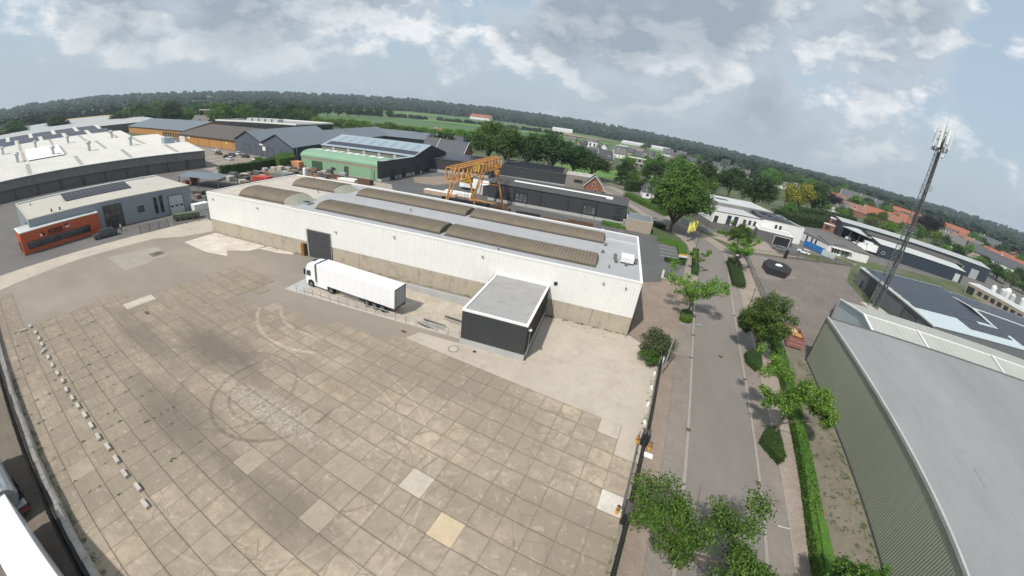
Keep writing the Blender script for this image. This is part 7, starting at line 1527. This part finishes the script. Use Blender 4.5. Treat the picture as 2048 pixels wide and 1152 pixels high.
hedge('hedge', 'second long hedge line up the slope toward the village', [(60, 226), (110, 268), (114, 262), (64, 220)], 0, 5, LEAFD, 16, .9, 2.5)
hedge('hedge', 'trimmed garden hedge along the side street by the villa', [(-24, 150), (-4, 124), (-1, 127), (-21, 154)], 0, 1.9, LEAF, 17, .35, 12)
hedge('hedge', 'row of shrubs on the bank beside the beige garage', [(-15, 108), (-4, 101), (-2, 103), (-14, 111)], .02, 1.3, LEAFD, 18, .3, 14)
hedge('hedge', 'short hedge with a yellow-green shrub at the corner of the black workshop', [(-20.4, 91.2), (-12.6, 92.0), (-12.8, 89.4), (-20, 88.6)], .02, 1.0, LEAF, 19, .25, 18)
hedge('hedge', 'dark hedge of tall conifers right of the white villa', [(-27, 170), (-19, 182), (-16, 180), (-24, 168)], 0, 5, LEAFD, 20, .6, 5)
# ================================================================ street furniture
def lamp(x, y, h, ang, label, arm=1.2, mat=GALV, group=None):
    t = thing('street_lamp', label, 'street lamp', (x, y, 0), R(ang), group); b = MB(); b.tube([(0, 0, 0), (0, 0, h)], [.09, .055], mat, 8); b.build('pole', t); b = MB(); b.bar((0, 0, h-.05), (arm, 0, h+.1), .035, mat, 6); b.box(arm-.1, arm+.55, -.12, .12, h+.05, h+.17, mat); b.build('lamp_head', t); return t
lamp(15.3, 47.2, 5.2, 80, 'dark brown lamp post rising from the hexagonal hedge', .5, RUST); lamp(6.8, 84.9, 5.4, 60, 'thin dark lamp post at the far end of the narrow hedge', .3, ANTHD)
lamp(75.5, 209, 6.5, 20, 'left one of two thin lamp posts before the long hedge', 1, GALV); lamp(84, 200, 6.5, 20, 'right one of two thin lamp posts before the long hedge', 1, GALV)
lamp(-58, 184, 7, 90, 'lamp post on the main road behind the black hall', 1, GALV); lamp(2.85, 21.3, 7.3, 20, 'tall grey lamp post on the pavement beside the black fence', 2.0, GALV)
lamp(-14.5, 152, 6, 0, 'white lamp post beside the villa hedge', .6, COPING)
for i, (x, y) in enumerate(((4.0, 92.2), (4.9, 94.6), (5.7, 97))):
    t = thing('flag', 'one of the yellow banners on thin poles at the road bend', 'flag', (x-.3, y-1, 0), 0, 'yellow banners at the bend'); b = MB(); b.bar((0, 0, 0), (0, 0, 6.2), .04, GALV, 6); b.build('pole', t)
    b = MB(); n = 6; vs = []
    for j in range(n+1):
        z = 6.1-j*.5; s_ = math.sin(j*1.1+i)*.14; vs += [(0.02, 0, z), (.35, s_, z-.1), (.72, s_*1.5, z-.25)]
    b.add(vs, [(3*j+k2, 3*j+k2+1, 3*j+k2+4, 3*j+k2+3) for j in range(n) for k2 in (0, 1)], YEL); b.build('cloth', t)
t = thing('direction_sign', 'white and yellow sign board standing at the end of the parking bays', 'sign', (2.6, 71.9, 0), R(20)); b = MB()
for xx in (.1, 2.1): b.bar((xx, 0, 0), (xx, 0, 1.6), .04, DGALV, 6)
b.build('post', t); b = MB(); b.box(0, 2.2, -.09, -.04, .85, 1.7, COPING); b.box(0, 2.2, -.10, -.04, 1.35, 1.7, BOLL); b.build('board', t)
t = thing('notice_board', 'small dark and white board next to the long clipped hedge', 'sign', (17.0, 85.8, 0), R(10)); b = MB(); b.box(0, 1.0, 0, .15, .3, 1.7, ANTHD); b.build('board', t); b = MB(); b.box(.05, .95, -.03, 0, 1.3, 1.65, COPING); b.build('label_strip', t)
t = thing('wall_stub', 'low brick planter wall with dark cap beside the forecourt', 'wall', (0, 0, 0)); b = MB(); b.box(.2, 3.4, 53.4, 53.75, 0, .9, BRICKB); b.box(.0, .3, 53.4, 58.6, 0, .9, BRICKB); b.build('wall', t); b = MB(); b.box(-.1, .35, 53.3, 58.7, .9, .98, CONCL); b.box(.35, 3.5, 53.3, 53.8, .9, .98, CONCL); b.build('cap', t)
t = thing('white_cabinet', 'white utility cabinet on the lawn edge by the gravel yard', 'cabinet', (1.7, 23.2, 0)); b = MB(); b.box(0, 1.1, 0, .6, .0, 1.3, WHITE2); b.build('body', t); b = MB(); b.box(.1, 1.0, -.03, 0, .1, 1.2, COPING); b.build('door', t); t['label'] = 'white utility cabinet half under the willow-like bush'
for i, (a, c, col) in enumerate((((43.3, 136.5), (46.4, 141.5), BLUE), ((46.6, 133.5), (51.8, 126.0), BLUE), ((50.6, 124.5), (54.0, 121.0), BLUEP))):
    q = MB(); d = (Vector(c)-Vector(a)); t = thing('banner', ['blue banner wall under the white corner building', 'long bright blue banner fence beside the white building', 'pale blue and white banner at the end of the blue fence'][i], 'banner', (*a, 0), math.atan2(d.y, d.x)); q.box(0, d.length, -.05, .05, .3, 2.3, col); q.build('board', t); q = MB()
    for xx in (0, d.length/2, d.length): q = MB(); q.box(xx-.05, xx+.05, -.08, .08, 0, 2.4, GALV); q.build('post', t)
# ================================================================ loose things in the yards
t = thing('skip_box', 'matte black six-sided container with a white bag on its lid in the gravel yard', 'container', (0, 0, 0)); b = MB(); hx = [(24.6, 80.6), (28.9, 80.2), (31.4, 85.6), (30.6, 89.8), (26.4, 90.6), (24.2, 86.0)]; b.prism(hx, .1, 1.5, ANTHD); b.build('body', t); b = MB(); cxx, cyy = 27.7, 85.5; b.prism([(cxx+(x-cxx)*1.02, cyy+(y-cyy)*1.02) for x, y in hx], 1.5, 1.62, plain('black_tarpaulin', (0.010, 0.010, 0.011), .7, 0, .3, 1.5)); b.build('lid', t)
b = MB(); r_ = random.Random(3)
loft(b, [[(math.cos(2*PI*j/8)*s_*r_.uniform(.8, 1.2)*1.3, math.sin(2*PI*j/8)*s_*r_.uniform(.8, 1.2), z) for j in range(8)] for s_, z in ((.8, 0), (.7, .2), (.35, .4), (.1, .48))], COPING); b.build('white_bag', None, loc=(28.0, 85.6, 1.63), label='crumpled white bag lying on the black container lid', cat='bag')
t = thing('open_skip', 'faded red open-top skip container loaded with pale boards beside the green-grey hall', 'skip container', (21.3, 40.6, 0), R(-3)); b = MB(); w, l, h_ = 2.4, 4.9, 1.9
b.box(0, w, 0, l, .25, .35, PINKC); b.box(0, .1, 0, l, .35, h_, PINKC); b.box(w-.1, w, 0, l, .35, h_, PINKC); b.box(.1, w-.1, 0, .1, .35, h_, PINKC); b.box(.1, w-.1, l-.1, l, .35, h_, PINKC); b.build('body', t)
b = MB()
for i in range(8): yy = .2+i*(l-.5)/7; b.box(-.09, 0, yy, yy+.12, .35, h_, PINKC); b.box(w, w+.09, yy, yy+.12, .35, h_, PINKC)
for z in (.6, 1.2, h_-.05): b.box(0, w, -.09, 0, z, z+.1, PINKC)
b.box(w/2-.06, w/2+.06, -.1, 0, .3, h_, PINKC); b.build('ribs', t); b = MB(); b.box(.3, .5, .2, l, .0, .25, ANTHD); b.box(w-.5, w-.3, .2, l, 0, .25, ANTHD); b.build('skids', t)
for i, (x, y, a, z) in enumerate(((.3, 1.2, .1, 1.2), (.6, 1.6, -.2, 1.5), (.4, 2.6, .3, 1.35))): b = MB(); b.box(0, 1.7, 0, 1.5, 0, .08, WOODO if i == 1 else YSL); o = b.build('board', None, loc=(21.5+x*.8, 40.7+y, z), rotz=a, label=['lowest pale board in the red skip', 'topmost orange board in the red skip', 'rear orange board in the red skip'][i], cat='board'); o.rotation_euler[0] = .15*(i-1)
def box_thing(name, label, cat, x, y, z, ang, L, D, h, mat, top=None, group=None, bars=None):
    t = thing(name, label, cat, (x, y, z), R(ang), group); b = MB(); b.box(0, L, 0, D, 0, h, mat); b.build('body', t)
    if top: b = MB(); b.box(-.05, L+.05, -.05, D+.05, h, h+.08, top); b.build('lid', t)
    return t
box_thing('white_box', 'white closed bin container beside the grey-blue workshop', 'container', -100.4, 20.0, .01, 91, 3.6, 2.0, 1.6, COPING, COPING); box_thing('waste_container', 'dark blue waste container next to the white one', 'container', -100.4, 24.0, .01, 91, 2.0, 2.0, 1.5, DBLUE, ANTHD)
t = thing('green_tank_trailer', 'moss green covered trailer lying behind the mesh fence by the warehouse corner', 'trailer', (-96.0, 13.2, 0), R(70)); b = MB(); b.box(0, 5.5, 0, 2.0, .5, 1.5, plain('moss_tarpaulin', (0.08, 0.10, 0.065), .9, 0, .3, 1)); b.build('cover', t)
for xx in (1.4, 4.0):
    for yy in (.1, 1.9): add_wheel(t, xx, yy, .4, .4)
box_thing('orange_skip', 'long orange skip container at the end of the hedge', 'skip container', -146.8, 74.0, .02, 3, 12, 3.0, 2.6, plain('pale_orange', (0.50, 0.23, 0.12), .7, 0, .15, .7)); 
t = thing('carport', 'dark open shed roof over stacked goods left of the warehouse', 'shed', (-134.5, 30, 0), R(17)); b = MB(); b.add([(0, 0, 3.2), (17, 0, 3.2), (17, 4, 3.9), (0, 4, 3.9), (17, 8, 3.2), (0, 8, 3.2)], [(0, 1, 2, 3), (3, 2, 4, 5)], ROOFBG); b.build('roof', t); b = MB()
for xx in (.3, 8.5, 16.7):
    for yy in (.3, 7.7): b.box(xx-.1, xx+.1, yy-.1, yy+.1, 0, 3.25, DGALV)
b.build('post', t)
r_ = random.Random(5); sm = {}
PIT = [('grey', CONCG), ('brick', BRICKR), ('pale', CONCL), ('brown', BROWNR), ('timber', WOOD), ('dark', DGALV)]
k2 = 0
for i in range(15):
    for j in range(7):
        x = -133+j*4.6+r_.uniform(-1, 1)-i*.5; y = 27+i*3.4+r_.uniform(-.8, .8)
        if -134 < x < -116 and 28 < y < 42: continue
        p = bw(0, 0); rel = Vector((x, y))-BO
        if rel.dot(BU) > -4 and rel.dot(BN) < 27: continue
        nm, mt = PIT[r_.choice((0, 0, 2, 1, 5, 3, 4, 5, 3))]; L_, D_, h_ = r_.uniform(1.8, 3.4), r_.uniform(1.1, 2.0), r_.uniform(.8, 2.3)
        t = thing('material_stack', 'one of the %s stacks of building material stored left of the white warehouse' % {'grey': 'grey', 'brick': 'red-brown', 'pale': 'pale', 'brown': 'dark brown', 'timber': 'timber', 'dark': 'dark steel'}[nm], 'stack', (x, y, .01), r_.uniform(-.3, .5), nm+' material stacks left of the warehouse')
        n_ = max(2, int(h_/.55))
        for l in range(n_): b = MB(); o = r_.uniform(-.08, .08); b.box(o, L_+o, 0, D_, l*.55+.06, l*.55+.52, mt); b.box(.1, L_-.1, .1, D_-.1, l*.55, l*.55+.07, WOOD); b.build('layer', t)
box_thing('red_stack', 'bright red tarpaulin-covered stack near the far roof edge of the warehouse', 'stack', -121.5, 47.5, .01, 20, 5.5, 3, 2.2, REDP); box_thing('grey_tarp_stack', 'large grey-green covered stack behind the red one', 'stack', -122, 54, .01, 10, 7, 3.5, 2.6, plain('grey_tarp', (0.15, 0.165, 0.15), .9, 0, .2, .6))
for i in range(4): b = MB(); b.bar((0, 0, 0), (0, 0, .95), .3, DBLUE, 12); b.build('blue_drum', None, loc=(-131.5+i*1.1, 69.5+i*.9, .02), label='one of the blue drums in a row near the orange skip', cat='drum', group='blue drums near the skip')
# dark stacks and crates behind the warehouse
for i, (x, y, L_, h_, m, l) in enumerate(((-128, 67, 12, 1.2, WOOD, 'brown timber stack before the green barrel hall'), (-118, 70, 10, 1.4, RUST, 'dark scrap stack before the green barrel hall'), (-108, 70.5, 7, .8, COPING, 'heap of white boards before the green barrel hall'), (-99.5, 71.5, 5, 1.9, RUST, 'rusty rack beside the black hall corner'),
   (-76.2, 77.5, 11, 1.4, plain('pale_pink_timber', (0.42, 0.32, 0.25), .8), 'long pale timber packet with white wrapping near the crane'), (-72, 83, 9.5, 1.2, COPING, 'white wrapped packet behind the pale timber near the crane'), (-67, 74.5, 7, 1.3, ANTHD, 'dark timber stack at the left crane foot'), (-60, 75.5, 8, 1.4, ANTHD, 'second dark stack between the crane feet'),
   (-51.5, 77, 6, 1.2, RUST, 'third dark stack at the right crane foot'), (-43, 77.5, 7, 1.2, ANTHD, 'dark low stack right of the crane in front of the black workshop'), (-35, 79, 7, .9, RUST, 'rusty low stack in the narrow yard before the black workshop'), (-27.5, 78.5, 7, 1.9, RUST, 'tall rusty steel stack in front of the second workshop door'))):
    t = thing('long_stack', l, 'stack', (x, y, .012), R(10))
    for q_ in range(3): b = MB(); b.box(0, L_, q_*.75, q_*.75+.65, .1, h_*(1-.12*q_), m); b.build('packet', t)
    b = MB()
    for xx in (.6, L_/2, L_-.8): b.box(xx, xx+.15, -.1, 2.3, 0, .1, WOOD)
    if m is COPING or 'pale' in l: b.box(0, L_, .05, 2.2, h_, h_+.06, COPING)
    b.build('bearer', t)
for x, y in ((-22.5, 79.6), (-17.8, 80.5)): b = MB(); b.box(-.2, .2, -.2, .2, 0, 1.0, COPING); b.build('white_post', None, loc=(x, y, .01), label='one of two small white posts in the lane behind the warehouse', cat='post', group='white posts behind the warehouse')
# weeds and blown dirt at the foot of walls, fences and in a few joints
r_ = random.Random(9); c = MB(); mi = c.m(LEAF); lit_ = MB(); mi2 = lit_.m(UNDER)
def clump(x, y, s_):
    for _ in range(r_.randint(5, 12)):
        a = r_.random()*6.28; q = Vector((x+r_.gauss(0, s_), y+r_.gauss(0, s_), .03+r_.random()*s_*1.2)); t1 = Vector((math.cos(a), math.sin(a), r_.uniform(.2, 1))).normalized()*r_.uniform(.06, .13); t2 = Vector((-math.sin(a), math.cos(a), 0))*.03
        c.v += [tuple(q-t1), tuple(q+t2), tuple(q+t1), tuple(q-t2)]; m_ = len(c.v); c.f.append((m_-4, m_-3, m_-2, m_-1)); c.mi.append(mi)
for _ in range(90): u = r_.choice((r_.uniform(68, 81), r_.uniform(1, 25), r_.uniform(33, 61))); x, y = bw(u, -.12-abs(r_.gauss(0, .1))); clump(x, y, .10)
for _ in range(120): clump(r_.uniform(-56, -20), -23.3+r_.gauss(0, .12), .12)
for _ in range(60): clump(2.0+r_.gauss(0, .08), r_.uniform(-20, 26), .10)
for _ in range(160): clump(-17*2+r_.randint(-16, 2)*2+r_.gauss(0, .04), r_.uniform(-24, -12), .07)
for _ in range(160): clump(23.6-abs(r_.gauss(0, .5)), r_.uniform(-20, 37), .14)
for _ in range(220): clump(r_.uniform(19.7, 23.5), r_.uniform(-20, 37), .12)
c.build('weeds', kind='stuff')
for _ in range(260):
    u = r_.choice((r_.uniform(69, 81), r_.uniform(3, 20))); x, y = bw(u, -abs(r_.gauss(0, .9))-.15); s_ = r_.uniform(.03, .14); a = r_.random()*3; dx, dy = math.cos(a)*s_, math.sin(a)*s_; z = .024
    lit_.add([(x-dx, y-dy, z), (x+dy*.6, y-dx*.6, z), (x+dx, y+dy, z), (x-dy*.6, y+dx*.6, z), (x, y, z+s_*.35)], [(0, 1, 4), (1, 2, 4), (2, 3, 4), (3, 0, 4)], r_.choice((UNDER, CONCL, UNDER)))
for _ in range(500):
    x, y = r_.uniform(22, 48), r_.uniform(56, 100); s_ = r_.uniform(.05, .16); a = r_.random()*3; dx, dy = math.cos(a)*s_, math.sin(a)*s_; z = .014
    if x > 23+(y-50)*.55: continue
    lit_.add([(x-dx, y-dy, z), (x+dy*.6, y-dx*.6, z), (x+dx, y+dy, z), (x-dy*.6, y+dx*.6, z), (x, y, z+s_*.35)], [(0, 1, 4), (1, 2, 4), (2, 3, 4), (3, 0, 4)], r_.choice((PATCH, CONCL, UNDER)))
lit_.build('rubble', kind='stuff')
def person(x, y, label):
    t = thing('person', label, 'person', (x, y, .01), R(60))
    vs = [(0, 0, .95), (0, 0, 1.2), (0, 0, 1.42), (0, 0, 1.52), (0, .0, 1.68), (0, .10, .90), (.02, .11, .5), (0, .12, .08), (.12, .12, .04), (0, -.10, .90), (-.03, -.11, .5), (0, -.12, .08), (.12, -.12, .04), (0, .20, 1.40), (.03, .25, 1.12), (.18, .22, .95), (0, -.20, 1.40), (.03, -.25, 1.12), (.18, -.22, .95)]
    es = [(0, 1), (1, 2), (2, 3), (3, 4), (0, 5), (5, 6), (6, 7), (7, 8), (0, 9), (9, 10), (10, 11), (11, 12), (2, 13), (13, 14), (14, 15), (2, 16), (16, 17), (17, 18)]
    rs = [.13, .13, .12, .055, .10, .095, .07, .05, .045, .095, .07, .05, .045, .06, .045, .035, .06, .045, .035]
    me = bpy.data.meshes.new('body'); me.from_pydata(vs, es, []); me.materials.append(SKIN); me.materials.append(COPING); me.materials.append(BLK)
    o = link('body', me, t); sk = o.modifiers.new('skin', 'SKIN'); 
    for i, r__ in enumerate(rs): me.skin_vertices[0].data[i].radius = (r__, r__)
    me.skin_vertices[0].data[0].use_root = True
    sb = o.modifiers.new('s', 'SUBSURF'); sb.levels = 1; sb.render_levels = 1
    bpy.context.view_layer.update(); dg = bpy.context.evaluated_depsgraph_get(); m2 = bpy.data.meshes.new_from_object(o.evaluated_get(dg)); o.modifiers.clear(); o.data = m2
    m2.materials.clear()
    for m in (SKIN, COPING, BLK): m2.materials.append(m)
    hb_ = MB(); hb_.bar((-.01, 0, 1.70), (-.01, 0, 1.80), .10, RUST, 8, .05); hb_.build('hair', t)
    for p in m2.polygons: z = p.center.z; p.material_index = 2 if z < .98 else (1 if z < 1.46 and (abs(p.center.y) < .24 or z > 1.2) else 0)
    return t
person(-98.6, 3.0, 'person in a white shirt and dark trousers standing behind the dark grey estate car')

# ================================================================ thin summer haze
def haze():
    me = bpy.data.meshes.new('haze'); a = 3360; z0_, z1_ = -2.4, 110
    me.from_pydata([(x, y, z) for z in (z0_, z1_) for y in (-a, a) for x in (-a, a)], [], [(0, 2, 3, 1), (4, 5, 7, 6), (0, 1, 5, 4), (2, 6, 7, 3), (0, 4, 6, 2), (1, 3, 7, 5)])
    m = bpy.data.materials.new('haze'); m.use_nodes = True; nt = m.node_tree; nt.nodes.clear(); v = nt.nodes.new('ShaderNodeVolumePrincipled'); v.inputs['Density'].default_value = HAZE; v.inputs['Color'].default_value = (0.74, 0.86, 0.98, 1); v.inputs['Anisotropy'].default_value = 0.2
    o = nt.nodes.new('ShaderNodeOutputMaterial'); nt.links.new(v.outputs[0], o.inputs['Volume']); me.materials.append(m); link('haze', me, kind='stuff')
HAZE = 0.00015
haze()
